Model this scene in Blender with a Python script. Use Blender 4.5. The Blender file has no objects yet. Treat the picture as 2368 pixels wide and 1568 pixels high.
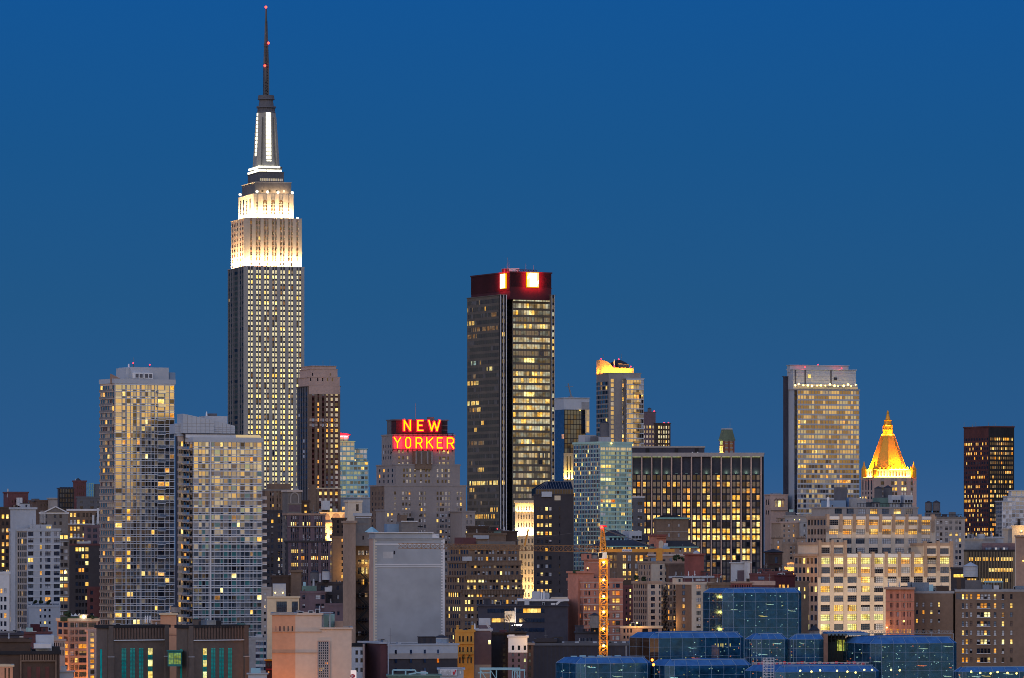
import bpy, math, random
from mathutils import Vector
from math import radians as R, sin, cos, atan, pi, sqrt
SC = bpy.context.scene
COL = SC.collection
rng = random.Random(7); crng = random.Random(21)
# ------------------------------------------------------------------ camera, sky, light, exposure
FP, CX, HY, CZ = 11400.0, 1184.0, 1264.0, 60.0      # focal length, centre, horizon in photo pixels (2368 wide); eye height in metres
cam = bpy.data.cameras.new('camera'); camo = bpy.data.objects.new('camera', cam); COL.objects.link(camo)
cam.sensor_width = 36; cam.lens = 36 * FP / 2368; cam.shift_y = (HY - 784) / 2368
cam.clip_start = 5; cam.clip_end = 60000
camo.location = (0, 0, CZ); camo.rotation_euler = (R(90), 0, 0)
SC.camera = camo
SC.view_settings.view_transform = 'Standard'; SC.view_settings.look = 'None'
SC.view_settings.exposure = 0; SC.view_settings.gamma = 1
SC.cycles.filter_width = .95; SC.cycles.max_bounces = 4; SC.cycles.diffuse_bounces = 2; SC.cycles.glossy_bounces = 3
SC.cycles.transparent_max_bounces = 6; SC.cycles.sample_clamp_indirect = 4

W = bpy.data.worlds.new('World'); SC.world = W; W.use_nodes = True
nt = W.node_tree; N = nt.nodes; Lk = nt.links
N.clear()
out = N.new('ShaderNodeOutputWorld'); bg = N.new('ShaderNodeBackground')
tc = N.new('ShaderNodeTexCoord'); sp = N.new('ShaderNodeSeparateXYZ')
Lk.new(tc.outputs['Generated'], sp.inputs[0])
def ramp(nt, src, stops, lo, hi):
    mr = nt.nodes.new('ShaderNodeMapRange'); mr.inputs[1].default_value = lo; mr.inputs[2].default_value = hi
    nt.links.new(src, mr.inputs[0])
    cr = nt.nodes.new('ShaderNodeValToRGB'); nt.links.new(mr.outputs[0], cr.inputs[0])
    el = cr.color_ramp.elements
    while len(el) < len(stops): el.new(0.5)
    for e, (p, c) in zip(el, stops):
        e.position = (p - lo) / (hi - lo); e.color = (*c, 1)
    return cr.outputs[0]
# dusk sky in the east: deep blue, paler near the horizon
east = ramp(nt, sp.outputs[2], [(0.0, (.042, .112, .258)), (.018, (.0235, .098, .250)), (.050, (.0155, .0935, .239)),
                                (.080, (.0100, .0905, .262)), (.112, (.0066, .0895, .300)), (.30, (.006, .06, .24))], 0, .30)
# afterglow in the west, behind the camera
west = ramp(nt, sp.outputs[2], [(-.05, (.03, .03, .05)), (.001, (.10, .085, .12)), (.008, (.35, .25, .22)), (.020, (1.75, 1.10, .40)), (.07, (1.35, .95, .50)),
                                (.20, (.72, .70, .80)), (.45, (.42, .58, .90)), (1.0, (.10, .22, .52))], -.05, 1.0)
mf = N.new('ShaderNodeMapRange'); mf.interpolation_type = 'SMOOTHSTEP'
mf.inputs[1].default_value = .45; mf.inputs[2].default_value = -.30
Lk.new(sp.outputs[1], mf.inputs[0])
mx = N.new('ShaderNodeMix'); mx.data_type = 'RGBA'
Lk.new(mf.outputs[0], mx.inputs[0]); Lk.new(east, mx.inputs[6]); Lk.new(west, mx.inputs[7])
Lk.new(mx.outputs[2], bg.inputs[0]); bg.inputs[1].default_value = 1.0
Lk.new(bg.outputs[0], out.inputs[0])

sun = bpy.data.lights.new('sun', 'SUN'); suno = bpy.data.objects.new('sun', sun); COL.objects.link(suno)
sun.energy = .35; sun.angle = R(35); sun.color = (1, .80, .70)     # the glow left over the western horizon after sunset
suno.rotation_euler = (R(80), 0, R(-38))

# ------------------------------------------------------------------ materials
MATS = {}
def newmat(name):
    m = bpy.data.materials.new(name); m.use_nodes = True
    m.node_tree.nodes.clear()
    o = m.node_tree.nodes.new('ShaderNodeOutputMaterial')
    return m, m.node_tree, o
def pos_noise(t, scale, sx=1, sy=1, sz=1, detail=3):
    g = t.nodes.new('ShaderNodeNewGeometry'); mp = t.nodes.new('ShaderNodeMapping')
    mp.inputs['Scale'].default_value = (sx, sy, sz)
    t.links.new(g.outputs['Position'], mp.inputs[0])
    n = t.nodes.new('ShaderNodeTexNoise'); n.inputs['Scale'].default_value = scale; n.inputs['Detail'].default_value = detail
    t.links.new(mp.outputs[0], n.inputs['Vector'])
    return n.outputs[0]
def mrange(t, src, a, b, lo=.3, hi=.7):
    m = t.nodes.new('ShaderNodeMapRange'); m.inputs[1].default_value = lo; m.inputs[2].default_value = hi
    m.inputs[3].default_value = a; m.inputs[4].default_value = b; t.links.new(src, m.inputs[0]); return m.outputs[0]
def mul(t, a, b):
    m = t.nodes.new('ShaderNodeMath'); m.operation = 'MULTIPLY'; t.links.new(a, m.inputs[0]); t.links.new(b, m.inputs[1]); return m.outputs[0]
def scol(t, col, fac):
    m = t.nodes.new('ShaderNodeVectorMath'); m.operation = 'SCALE'; m.inputs[0].default_value = col
    t.links.new(fac, m.inputs['Scale']); return m.outputs[0]
def wall(name, col, var=.22, rough=.9, metal=0, fine=.8, streak=.22):
    if name in MATS: return name
    m, t, o = newmat(name)
    p = t.nodes.new('ShaderNodeBsdfPrincipled'); p.inputs['Roughness'].default_value = rough; p.inputs['Metallic'].default_value = metal
    f = mul(t, mrange(t, pos_noise(t, .07), 1 - var * .6, 1 + var * .6), mrange(t, pos_noise(t, fine, detail=4), 1 - var * .5, 1 + var * .5))
    f = mul(t, f, mrange(t, pos_noise(t, streak, 1, 1, .10), 1 - var * .45, 1 + var * .35))
    t.links.new(scol(t, col, f), p.inputs['Base Color']); t.links.new(p.outputs[0], o.inputs[0])
    MATS[name] = m; return name
def emit(name, col, s, var=.5, scale=.35, lamp=False):
    m, t, o = newmat(name)
    e = t.nodes.new('ShaderNodeEmission'); e.inputs[0].default_value = (*col, 1)
    if var >= .3:                                          # rooms differ: some lamps whiter, some redder
        cm = t.nodes.new('ShaderNodeMix'); cm.data_type = 'RGBA'
        cm.inputs[6].default_value = (col[0], col[1] * .74, col[2] * .5, 1); cm.inputs[7].default_value = (col[0], min(1, col[1] * 1.15 + .03), min(1, col[2] * 1.5 + .08), 1)
        t.links.new(mrange(t, pos_noise(t, .23, 1, 1, 1.3, 1), 0, 1, .35, .65), cm.inputs[0]); t.links.new(cm.outputs[2], e.inputs[0])
    if var:
        f = mul(t, mrange(t, pos_noise(t, scale, 1, 1, 1.6), s * (1 - var), s * (1 + var)), mrange(t, pos_noise(t, scale * 4), .6, 1.4))
        t.links.new(f, e.inputs[1])
    else: e.inputs[1].default_value = s
    t.links.new(e.outputs[0], o.inputs[0])
    m.cycles.emission_sampling = 'AUTO' if lamp else 'NONE'
    MATS[name] = m; return name
def glass(name, base, refl=.35, tint=(1, 1, 1), rough=.04, trans=0, var=.25):
    m, t, o = newmat(name)
    d = t.nodes.new('ShaderNodeBsdfDiffuse')
    f = mrange(t, pos_noise(t, .45, 1, 1, 1.2), 1 - var, 1 + var)
    t.links.new(scol(t, base, f), d.inputs[0])
    g = t.nodes.new('ShaderNodeBsdfGlossy'); g.inputs['Roughness'].default_value = rough; g.inputs[0].default_value = (*tint, 1)
    a = t.nodes.new('ShaderNodeMixShader'); a.inputs[0].default_value = refl
    t.links.new(d.outputs[0], a.inputs[1]); t.links.new(g.outputs[0], a.inputs[2]); res = a.outputs[0]
    if trans:
        tr = t.nodes.new('ShaderNodeBsdfTransparent'); b = t.nodes.new('ShaderNodeMixShader'); b.inputs[0].default_value = trans
        t.links.new(res, b.inputs[1]); t.links.new(tr.outputs[0], b.inputs[2]); res = b.outputs[0]
    t.links.new(res, o.inputs[0]); MATS[name] = m; return name

# window panes
glass('dark', (.010, .012, .020), .07); glass('blue', (.035, .055, .10), .30, (.75, .88, 1))
glass('sky', (.17, .23, .32), .44, (.8, .9, 1)); glass('pale', (.62, .66, .74), .24, (.85, .92, 1))
glass('cur', (.52, .44, .30), .15); glass('gold_glass', (.06, .055, .05), .42, (1, .93, .75))
glass('clear_glass', (.04, .065, .10), .36, (.85, .95, 1)); glass('teal', (.07, .24, .26), .28, (.75, .98, 1))
glass('navy', (.014, .026, .058), .11, (.6, .75, 1)); glass('bronze_glass', (.05, .04, .028), .17, (1, .85, .6))
glass('rail_glass', (.30, .22, .17), .25, (1, .85, .7)); glass('mirror_blue', (.03, .08, .17), .22, (.6, .8, 1)); glass('grey_pane', (.15, .14, .14), .10)
glass('green_glass', (.01, .46, .44), .10, (.5, 1, .95)); glass('brown_pane', (.10, .055, .035), .10)
emit('dim', (1, .62, .26), .26); emit('amber', (1, .46, .06), .95); emit('orange', (1, .30, .03), .85); emit('gold', (1, .62, .11), 1.15)
emit('yel', (1, .76, .20), 1.5); emit('white', (1, .88, .50), 2.0); emit('lemon', (1, .95, .22), 1.2); emit('esbw', (1, .85, .50), .84, .29)
emit('office', (.80, .66, .32), .66, .4, .12); emit('office_dim', (.60, .50, .27), .30, .5, .12); emit('lime', (.80, 1, .30), .8); emit('redw', (1, .08, .05), .8)
emit('cool', (.62, .85, .70), .75); emit('pink', (1, .52, .30), .55)
# lamps and signs
emit('red_lamp', (1, .03, .05), 5, 0); emit('red_core', (1, .16, .015), 3.2, 0); emit('lamp', (1, .62, .12), 9, 0); emit('white_lamp', (1, .95, .85), 9, 0)
emit('neon_yellow', (1, .72, .0), 1.6, 0); emit('neon_red', (1, .02, .045), 1.7, 0)
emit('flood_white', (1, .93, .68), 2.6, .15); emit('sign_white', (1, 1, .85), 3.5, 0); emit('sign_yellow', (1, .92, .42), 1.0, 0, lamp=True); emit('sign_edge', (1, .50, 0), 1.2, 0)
# masonry, metal, roofing
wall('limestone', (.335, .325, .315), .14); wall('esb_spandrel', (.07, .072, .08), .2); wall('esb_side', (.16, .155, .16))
wall('tar', (.055, .055, .062), .4); wall('gravel_roof', (.13, .125, .13), .3); wall('tan', (.37, .265, .205)); wall('tan_pale', (.74, .63, .53), .12)
wall('sand', (.60, .51, .42), .12); wall('pink_brick', (.50, .205, .145)); wall('red_brick', (.24, .075, .065)); wall('maroon', (.13, .05, .055))
wall('brown_brick', (.145, .095, .078)); wall('dark_brown', (.075, .048, .038)); wall('umber', (.19, .128, .095)); wall('grey_brick', (.19, .17, .165)); wall('taupe', (.36, .325, .315), .14)
wall('dark_brick', (.052, .046, .055)); wall('black_panel', (.018, .018, .024), .3); wall('grey', (.32, .32, .34)); wall('dark_grey', (.12, .12, .14))
wall('pale_grey', (.43, .46, .52), .12); wall('white_wall', (.60, .61, .65), .10); wall('white_trim', (.66, .66, .70), .08); wall('navy_wall', (.05, .05, .075))
wall('orange_wall', (.60, .31, .19), .12); wall('cream', (.66, .52, .36), .12); wall('metal_panel', (.44, .48, .55), .08, .45, .0); wall('blue_panel', (.20, .30, .44), .1, .5)
wall('rose_stone', (.50, .35, .30), .15); wall('rust_pier', (.23, .13, .10)); wall('oxblood', (.12, .04, .038)); wall('steel', (.20, .21, .24), .2, .5); wall('copper_green', (.22, .42, .40), .2)
wall('wood_tank', (.26, .235, .235), .3, streak=2.0); wall('slate', (.035, .038, .055), .3); wall('blue_roof', (.10, .21, .42), .15, .5); wall('crane_yellow', (.62, .27, .035), .15, .5)
wall('crane_dull', (.26, .125, .045), .15, .5); wall('gold_leaf', (.88, .36, .015), .15, .35, .2); wall('hotel_brick', (.285, .25, .25), .12); wall('warm_brown', (.20, .135, .10), .2); wall('blank_wall', (.35, .375, .42), .16, streak=.05, fine=.25); wall('plant_brick', (.125, .098, .088), .2); wall('beige_wall', (.60, .475, .395), .10, streak=.1); wall('mullion', (.36, .37, .41), .1); wall('mast_metal', (.34, .33, .30), .1, .5); wall('dark_steel', (.09, .09, .10), .2, .5); wall('ochre', (.62, .30, .06), .15); wall('mauve', (.15, .105, .13)); wall('green_roof', (.13, .22, .20)); wall('bronze', (.135, .112, .088), .2, .6)
wall('slab_line', (.64, .67, .74), .08); wall('slab_warm', (.55, .46, .42), .1); wall('mint', (.36, .56, .54), .1); wall('olive_mansard', (.14, .17, .11)); wall('black_iron', (.012, .012, .014))
wall('leaf', (.035, .06, .03), .5); wall('bark', (.06, .045, .035)); wall('asphalt', (.045, .045, .05), .3); wall('canvas', (.75, .72, .68), .05); wall('poster', (.62, .64, .70), .2, fine=3.0)
wall('cyan_trim', (.30, .52, .62), .1); wall('white_paint', (.78, .80, .84), .05); wall('sign_blue', (.02, .06, .30), .05); wall('sign_red', (.60, .03, .05), .05); wall('terra', (.36, .24, .19)); wall('dark_red', (.055, .010, .018), .25)

# ------------------------------------------------------------------ mesh helpers
class MB:
    def __init__(s): s.v = []; s.f = []; s.m = []
    def quad(s, a, b, c, d, m=0):
        i = len(s.v); s.v += [a, b, c, d]; s.f.append((i, i + 1, i + 2, i + 3)); s.m.append(m)
    def box(s, x0, x1, y0, y1, z0, z1, m=0, back=True):
        i = len(s.v)
        s.v += [(x0, y0, z0), (x1, y0, z0), (x1, y1, z0), (x0, y1, z0), (x0, y0, z1), (x1, y0, z1), (x1, y1, z1), (x0, y1, z1)]
        fs = [(0, 1, 5, 4), (1, 2, 6, 5), (3, 0, 4, 7), (4, 5, 6, 7), (3, 2, 1, 0)]
        if back: fs.append((2, 3, 7, 6))
        for f in fs: s.f.append(tuple(i + k for k in f)); s.m.append(m)
        return s
    def loft(s, p0, z0, p1, z1, m=0, cap=True, bot=False):
        n = len(p0); i = len(s.v)
        s.v += [(x, y, z0) for x, y in p0] + [(x, y, z1) for x, y in p1]
        for k in range(n):
            j = (k + 1) % n; s.f.append((i + k, i + j, i + n + j, i + n + k)); s.m.append(m)
        if cap: s.f.append(tuple(range(i + n, i + 2 * n))); s.m.append(m)
        if bot: s.f.append(tuple(range(i + n - 1, i - 1, -1))); s.m.append(m)
        return s
    def cyl(s, cx, cy, z0, z1, r0, r1=None, n=14, m=0, cap=True, bot=False):
        r1 = r0 if r1 is None else r1
        c = lambda r: [(cx + r * cos(2 * pi * k / n), cy + r * sin(2 * pi * k / n)) for k in range(n)]
        return s.loft(c(r0), z0, c(r1), z1, m, cap, bot)
    def prof(s, cx, cy, zr, n=14, m=0):
        for (z0, r0), (z1, r1) in zip(zr, zr[1:]): s.cyl(cx, cy, z0, z1, r0, r1, n, m, (z1, r1) == tuple(zr[-1]))
        return s
    def bar(s, p, q, w, m=0):
        p, q = Vector(p), Vector(q); d = (q - p)
        if d.length < 1e-6: return
        d.normalize(); a = d.cross(Vector((0, 0, 1)))
        if a.length < .01: a = Vector((1, 0, 0))
        a.normalize(); b = d.cross(a); a *= w / 2; b *= w / 2; i = len(s.v)
        for c in (p, q): s.v += [tuple(c + a + b), tuple(c - a + b), tuple(c - a - b), tuple(c + a - b)]
        for f in ((0, 1, 5, 4), (1, 2, 6, 5), (2, 3, 7, 6), (3, 0, 4, 7), (3, 2, 1, 0), (4, 5, 6, 7)): s.f.append(tuple(i + k for k in f)); s.m.append(m)
        return s
    def ball(s, c, r, m=0, n=8):
        k = n // 2
        for j in range(k):
            a0, a1 = -pi / 2 + pi * j / k, -pi / 2 + pi * (j + 1) / k
            s.cyl(c[0], c[1], c[2] + r * sin(a0), c[2] + r * sin(a1), max(r * cos(a0), 1e-4), max(r * cos(a1), 1e-4), n, m, False)
        return s
    def mesh(s, name, mats):
        me = bpy.data.meshes.new(name); me.from_pydata(s.v, [], s.f)
        for k in mats: me.materials.append(MATS[k])
        if len(mats) > 1: me.polygons.foreach_set('material_index', s.m)
        me.update(); return me
    def build(s, name, mats, parent=None, loc=(0, 0, 0), rz=0):
        if isinstance(mats, str): mats = [mats]
        o = bpy.data.objects.new(name, s.mesh(name, mats)); COL.objects.link(o)
        o.location = loc; o.rotation_euler = (0, 0, rz)
        if parent: o.parent = parent
        return o
def tag(o, label=None, cat=None, group=None, kind=None):
    for k, v in (('label', label), ('category', cat), ('group', group), ('kind', kind)):
        if v: o[k] = v
    return o
def empty(name, loc, rz=0):
    o = bpy.data.objects.new(name, None); COL.objects.link(o); o.location = loc; o.rotation_euler = (0, 0, rz); o.empty_display_size = 1
    return o
def Z(y, d): return CZ + (HY - y) * d / FP
def X(x, d): return (x - CX) * d / FP

# ------------------------------------------------------------------ columns and rows of windows
def U(n, w=.55, m0=.03, m1=None):                       # n even windows across a face
    m1 = m0 if m1 is None else m1; p = (1 - m0 - m1) / n
    return [(m0 + p * (i + .5 - w / 2), m0 + p * (i + .5 + w / 2)) for i in range(n)]
def G(n, k, g=.8, w=.8, m0=.02, m1=None):               # n groups of k windows
    m1 = m0 if m1 is None else m1; p = (1 - m0 - m1) / n; r = []
    for i in range(n):
        a = m0 + p * i + p * (1 - g) / 2; q = p * g / k
        r += [(a + q * (j + .5 - w / 2), a + q * (j + .5 + w / 2)) for j in range(k)]
    return r
def rw(y0, pitch, n, h): return [(y0 + i * pitch, y0 + i * pitch + h) for i in range(n)]
def pick(pal, prev=None, keep=0):
    if prev and rng.random() < keep: return prev
    t = sum(pal.values()); r = rng.random() * t
    for k, v in pal.items():
        r -= v
        if r <= 0: return k
    return k
def pal(s):
    return {a.split(':')[0]: float(a.split(':')[1]) for a in s.split()}
ALT = dict(dark='navy', blue='dark', sky='blue', pale='dark', cur='dark', gold='dim', amber='dim', yel='amber', white='yel', dim='dark', orange='dim')
WCACHE = {}
def window_mb(w, h, mu, fr, mat, alt, pt):
    m = MB(); mxn, myn = mu
    for i in range(mxn):
        for j in range(myn):
            k = 0
            if pt == 1 and j < myn / 2: k = 1
            if pt == 2 and j >= myn / 2: k = 1
            if pt == 3 and i == 0: k = 1
            x0, x1 = -w / 2 + w * i / mxn, -w / 2 + w * (i + 1) / mxn; z0, z1 = -h / 2 + h * j / myn, -h / 2 + h * (j + 1) / myn
            m.quad((x0, 0, z0), (x1, 0, z0), (x1, 0, z1), (x0, 0, z1), k)
    if fr:
        t = fr
        for i in range(mxn + 1):
            x = -w / 2 + w * i / mxn; m.box(x - t / 2, x + t / 2, -.07, -.01, -h / 2, h / 2, 2, False)
        for j in range(myn + 1):
            z = -h / 2 + h * j / myn; m.box(-w / 2, w / 2, -.06, -.011, z - t / 2, z + t / 2, 2, False)
    return m

class Tier: pass
class Bld:
    def __init__(s, name, label, d, x0, xc, x1, th=20, cat='building', group=None, frame='slate'):
        s.d = d; kc = (xc - CX) / FP
        s.th = R(th) if x0 is not None else -atan(kc)
        s.root = tag(empty(name, (kc * d, d, 0), s.th), label, cat, group)
        s.u = (cos(s.th), sin(s.th)); s.o = (kc * d, d)
        s.wmats = []; s.w = MB(); s.win = []; s.frame = frame; s.nwin = 100
    def loc(s, x, d):                                      # ground point seen at photo column x, d metres away -> local
        px, py = X(x, d) - s.o[0], d - s.o[1]
        return (px * s.u[0] + py * s.u[1], -px * s.u[1] + py * s.u[0])
    def mi(s, m):
        if m not in s.wmats: s.wmats.append(m)
        return s.wmats.index(m)
    def tier(s, x0, xc, x1, yt, yb=None, dd=0, mat='tan', par=.9, depth=22, roof='tar', coping=None):
        t = Tier(); t.b = s; d = t.d = s.d + dd; t.s = d / FP; t.xc, t.x1, t.mat = xc, x1, mat
        t.ox, t.oy = s.loc(xc, d); k1 = (x1 - CX) / FP; Xc = X(xc, d); c, sn = cos(s.th), sin(s.th)
        t.W = (k1 * d - Xc) / (c - k1 * sn)
        if x0 is None: t.D = depth
        else:
            k0 = (x0 - CX) / FP; t.D = (Xc - k0 * d) / (sn + k0 * c)
        t.zt = Z(yt, d); t.z1 = t.zt - par; t.z0 = 0 if yb is None else Z(yb, d)
        s.w.box(t.ox, t.ox + t.W, t.oy, t.oy + t.D, t.z0, t.z1, s.mi(mat))
        if par > 0:
            m = MB(); e = .45; q = .35
            x_0, x_1, y_0, y_1 = t.ox - e, t.ox + t.W + e, t.oy - e, t.oy + t.D + e
            m.box(x_0, x_1, y_0, y_0 + q + e, t.z1, t.zt); m.box(x_0, x_1, y_1 - q - e, y_1, t.z1, t.zt)
            m.box(x_0, x_0 + q + e, y_0 + q + e, y_1 - q - e, t.z1, t.zt); m.box(x_1 - q - e, x_1, y_0 + q + e, y_1 - q - e, t.z1, t.zt)
            m.build('parapet', coping or mat, s.root)
            MB().box(x_0 + .5, x_1 - .5, y_0 + .5, y_1 - .5, t.z1 - .2, t.z1 + .12).build('roof', roof, s.root)
            if t.z1 < 75 and t.W > 7 and par >= .5 and t.z1 > 12:      # what collects on a flat roof: vents, hatches, pipes, small plant
                for _ in range(crng.randint(2, 5) + int(t.W / 14)):
                    a = t.ox + crng.uniform(.06, .94) * t.W; y = t.oy + crng.uniform(.12, .75) * t.D; zb = t.z1 + .1; k = crng.random(); m = MB(); mt = crng.choice(('pale_grey', 'grey', 'dark_grey', 'metal_panel', 'slate', 'umber', 'white_trim'))
                    if k < .35: m.cyl(a, y, zb, zb + crng.uniform(1.1, 2.6), .14, .14, 6); m.cyl(a, y, zb + 1.0, zb + 1.25, .28, .28, 6); m.build('vent_pipe', mt, s.root)
                    elif k < .75:
                        w, h = crng.uniform(.6, 1.9), crng.uniform(.8, 1.7); m.box(a - w / 2, a + w / 2, y, y + 1.6, zb + .2, zb + h, 0); m.box(a - w / 2 + .1, a + w / 2 - .1, y + .1, y + 1.5, zb, zb + .2, 1); m.box(a - w * .35, a + w * .35, y - .04, y - .005, zb + .35, zb + h - .15, 1); m.build('vent_box', [mt, 'black_panel'], s.root)
                    elif k < .9:
                        w = crng.uniform(1.6, 3.2); m.box(a - w / 2, a + w / 2, y + 2, y + 4.6, zb, zb + 2.2, 0); m.box(a - w / 2 - .15, a + w / 2 + .15, y + 1.85, y + 4.7, zb + 2.2, zb + 2.4, 1); m.box(a - .4, a + .4, y + 1.95, y + 1.995, zb, zb + 1.8, 1); m.build('stair_bulkhead', [t.mat, 'slate'], s.root)
                    else: m.cyl(a, y, zb, zb + crng.uniform(3, 5), .07, .05, 5); m.bar((a - .6, y, zb + 2.6), (a + .6, y, zb + 2.6), .07); m.build('antenna', 'steel', s.root)
        return t
    def face(s, t, f, cols, rows, pl, mp=None, mb=None, p=None, q=None, fr=0, mu=(1, 1), keep=0, tilt=0, alt=None, ptp=.35, px=False, half=0, lit=None):
        """one facade: piers and bands stand proud of the core, the panes sit back between them"""
        L = t.W if f == 'F' else t.D; fr *= .65
        if p is None: p = .30 if f == 'F' else .10
        if q is None: q = p * .9
        if f == 'L': p, q = min(p, .12), min(q, .11 if p <= .12 else q * .35)
        if px:
            a0, a1 = (t.xc, t.x1) if f == 'F' else px
            cols = [((a - a0) / (a1 - a0), (b - a0) / (a1 - a0)) for a, b in cols]
        cols = [(a * L, b * L) for a, b in cols]
        rws = [(Z(b, t.d), Z(a, t.d)) for a, b in rows]; rws = sorted(r for r in rws if r[0] > t.z0 + .2 and r[1] < t.z1 + .01)
        mp_, mb_ = s.mi(mp or t.mat), s.mi(mb or mp or t.mat)
        pl = pal(pl) if isinstance(pl, str) else pl
        lo, hi = t.z0, t.z1
        def slab(a0, a1, z0, z1, pr, m):
            if a1 - a0 < .01 or z1 - z0 < .01: return
            if f == 'F': s.w.box(t.ox + a0, t.ox + a1, t.oy - pr, t.oy, z0, z1, m, False)
            else: s.w.box(t.ox - pr, t.ox, t.oy + L - a1, t.oy + L - a0, z0, z1, m)
        e0, e1 = (-p, L + .05) if f == 'F' else (0, L)
        if p > 0:
            ed = [e0] + [v for c in cols for v in c] + [e1]
            for i in range(0, len(ed), 2): slab(ed[i], ed[i + 1], lo, hi, p, mp_)
        if q > 0:
            ed = [lo] + [v for c in rws for v in c] + [hi]
            for i in range(0, len(ed), 2): slab(e0 if f == 'L' else -q, L + (.045 if f == 'F' else -.005), ed[i], ed[i + 1], q, mb_)
        for ri, (z0, z1) in enumerate(reversed(rws)):
            prev = None
            for ci, (a0, a1) in enumerate(cols):
                pp = lit(ri, ci) if lit else None
                if isinstance(pp, str): k = pp
                else: k = prev = pick(pp or pl, prev, keep)
                if half: z1_ = z0 + (z1 - z0) * half
                a, z, w, h = (a0 + a1) / 2, (z0 + z1) / 2, round(a1 - a0, 2), round(z1 - z0, 2)
                pt = rng.choice((1, 2, 3)) if (mu != (1, 1) and rng.random() < ptp) else 0
                loc = (t.ox + a, t.oy - .04, z) if f == 'F' else (t.ox - .04, t.oy + L - a, z)
                s.win.append((w * h * (1 if f == 'F' else .4), loc, 0 if f == 'F' else -pi / 2, (w, h, mu, fr, k, alt or ALT.get(k, k), pt), tilt))
    def part(s, name, mb, mats, loc=(0, 0, 0), rz=0): return mb.build(name, mats, s.root, loc, rz)
    def bx(s, t, name, x0, x1, yt, yb, back=3, dep=5, mat='grey', lean=0):
        """a boxy part on or in front of a tier: photo columns and rows, metres behind the front plane"""
        sh = max(0, back) * math.tan(s.th); a0, a1 = s.fx(t, x0) + sh, s.fx(t, x1) + sh; z1 = Z(yt, t.d); z0 = t.z1 if yb is None else Z(yb, t.d)
        m = MB().box(a0, a1, t.oy + back, t.oy + back + dep, z0, z1, 0)
        return s.part(name, m, mat)
    def fx(s, t, x): return t.ox + (x - t.xc) / (t.x1 - t.xc) * t.W
    def beacon(s, t, x, y, back=2, r=1.9, mast=True, ms=('red_core', 'red_lamp', 'black_iron')):
        z = Z(y, t.d); a = s.fx(t, x) + max(0, back) * math.tan(s.th); m = MB(); q = r * t.s
        m.ball((a, t.oy + back - .3 * q, z), q * .62, 0); m.ball((a, t.oy + back, z), q, 1)
        if mast: m.box(a - .1, a + .1, t.oy + back - .1, t.oy + back + .1, t.z1, z - q, 2)
        return s.part('beacon_light', m, list(ms))
    def pole(s, t, x, yt, yb, back=4, w=.35, mat='steel', name='antenna'):
        a = s.fx(t, x) + max(0, back) * math.tan(s.th); z0 = t.z1 if yb is None else Z(yb, t.d)
        m = MB(); m.cyl(a, t.oy + back, z0, Z(yt, t.d), w / 2, w / 3, 6)
        return s.part(name, m, mat)
    def done(s):
        s.w.build('wall', s.wmats, s.root)
        s.win.sort(key=lambda w: (-round(w[0], 1), -w[1][2]))
        for a, loc, rz, key, tilt in s.win[:s.nwin]:
            ck = key + (s.frame,)
            if ck not in WCACHE: WCACHE[ck] = window_mb(*key).mesh('window', [key[4], key[5], s.frame])
            o = bpy.data.objects.new('window', WCACHE[ck]); COL.objects.link(o); o.parent = s.root; o.location = loc
            o.rotation_euler = (R(rng.uniform(-tilt, tilt)), 0, rz + R(rng.uniform(-tilt, tilt)))
        rest = s.win[s.nwin:]
        if rest:
            m = MB(); mats = []
            def ix(k):
                if k not in mats: mats.append(k)
                return mats.index(k)
            for a, loc, rz, key, tilt in rest:
                wm = window_mb(*key); mp = (ix(key[4]), ix(key[5]), ix(s.frame)); i = len(m.v)
                cz, sz = cos(rz + R(rng.uniform(-tilt, tilt))), sin(rz + R(rng.uniform(-tilt, tilt))); tx = math.tan(R(rng.uniform(-tilt, tilt)))
                for x, y, z in wm.v:
                    y -= z * tx; m.v.append((loc[0] + x * cz - y * sz, loc[1] + x * sz + y * cz, loc[2] + z))
                m.f += [tuple(i + k for k in f) for f in wm.f]; m.m += [mp[k] for k in wm.m]
            o = m.build('window', mats, s.root); o['kind'] = 'stuff'
        return s

def area_light(name, parent, loc, rot, sx, sy, power, col, spread=180):
    l = bpy.data.lights.new(name, 'AREA'); l.shape = 'RECTANGLE'; l.size = sx; l.size_y = sy; l.energy = power; l.color = col; l.spread = R(spread)
    o = bpy.data.objects.new(name, l); COL.objects.link(o); o.parent = parent; o.location = loc; o.rotation_euler = rot; return o
def point_light(name, parent, loc, power, col, r=.5):
    l = bpy.data.lights.new(name, 'POINT'); l.energy = power; l.color = col; l.shadow_soft_size = r
    o = bpy.data.objects.new(name, l); COL.objects.link(o); o.location = loc
    if parent: o.parent = parent
    return o

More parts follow.
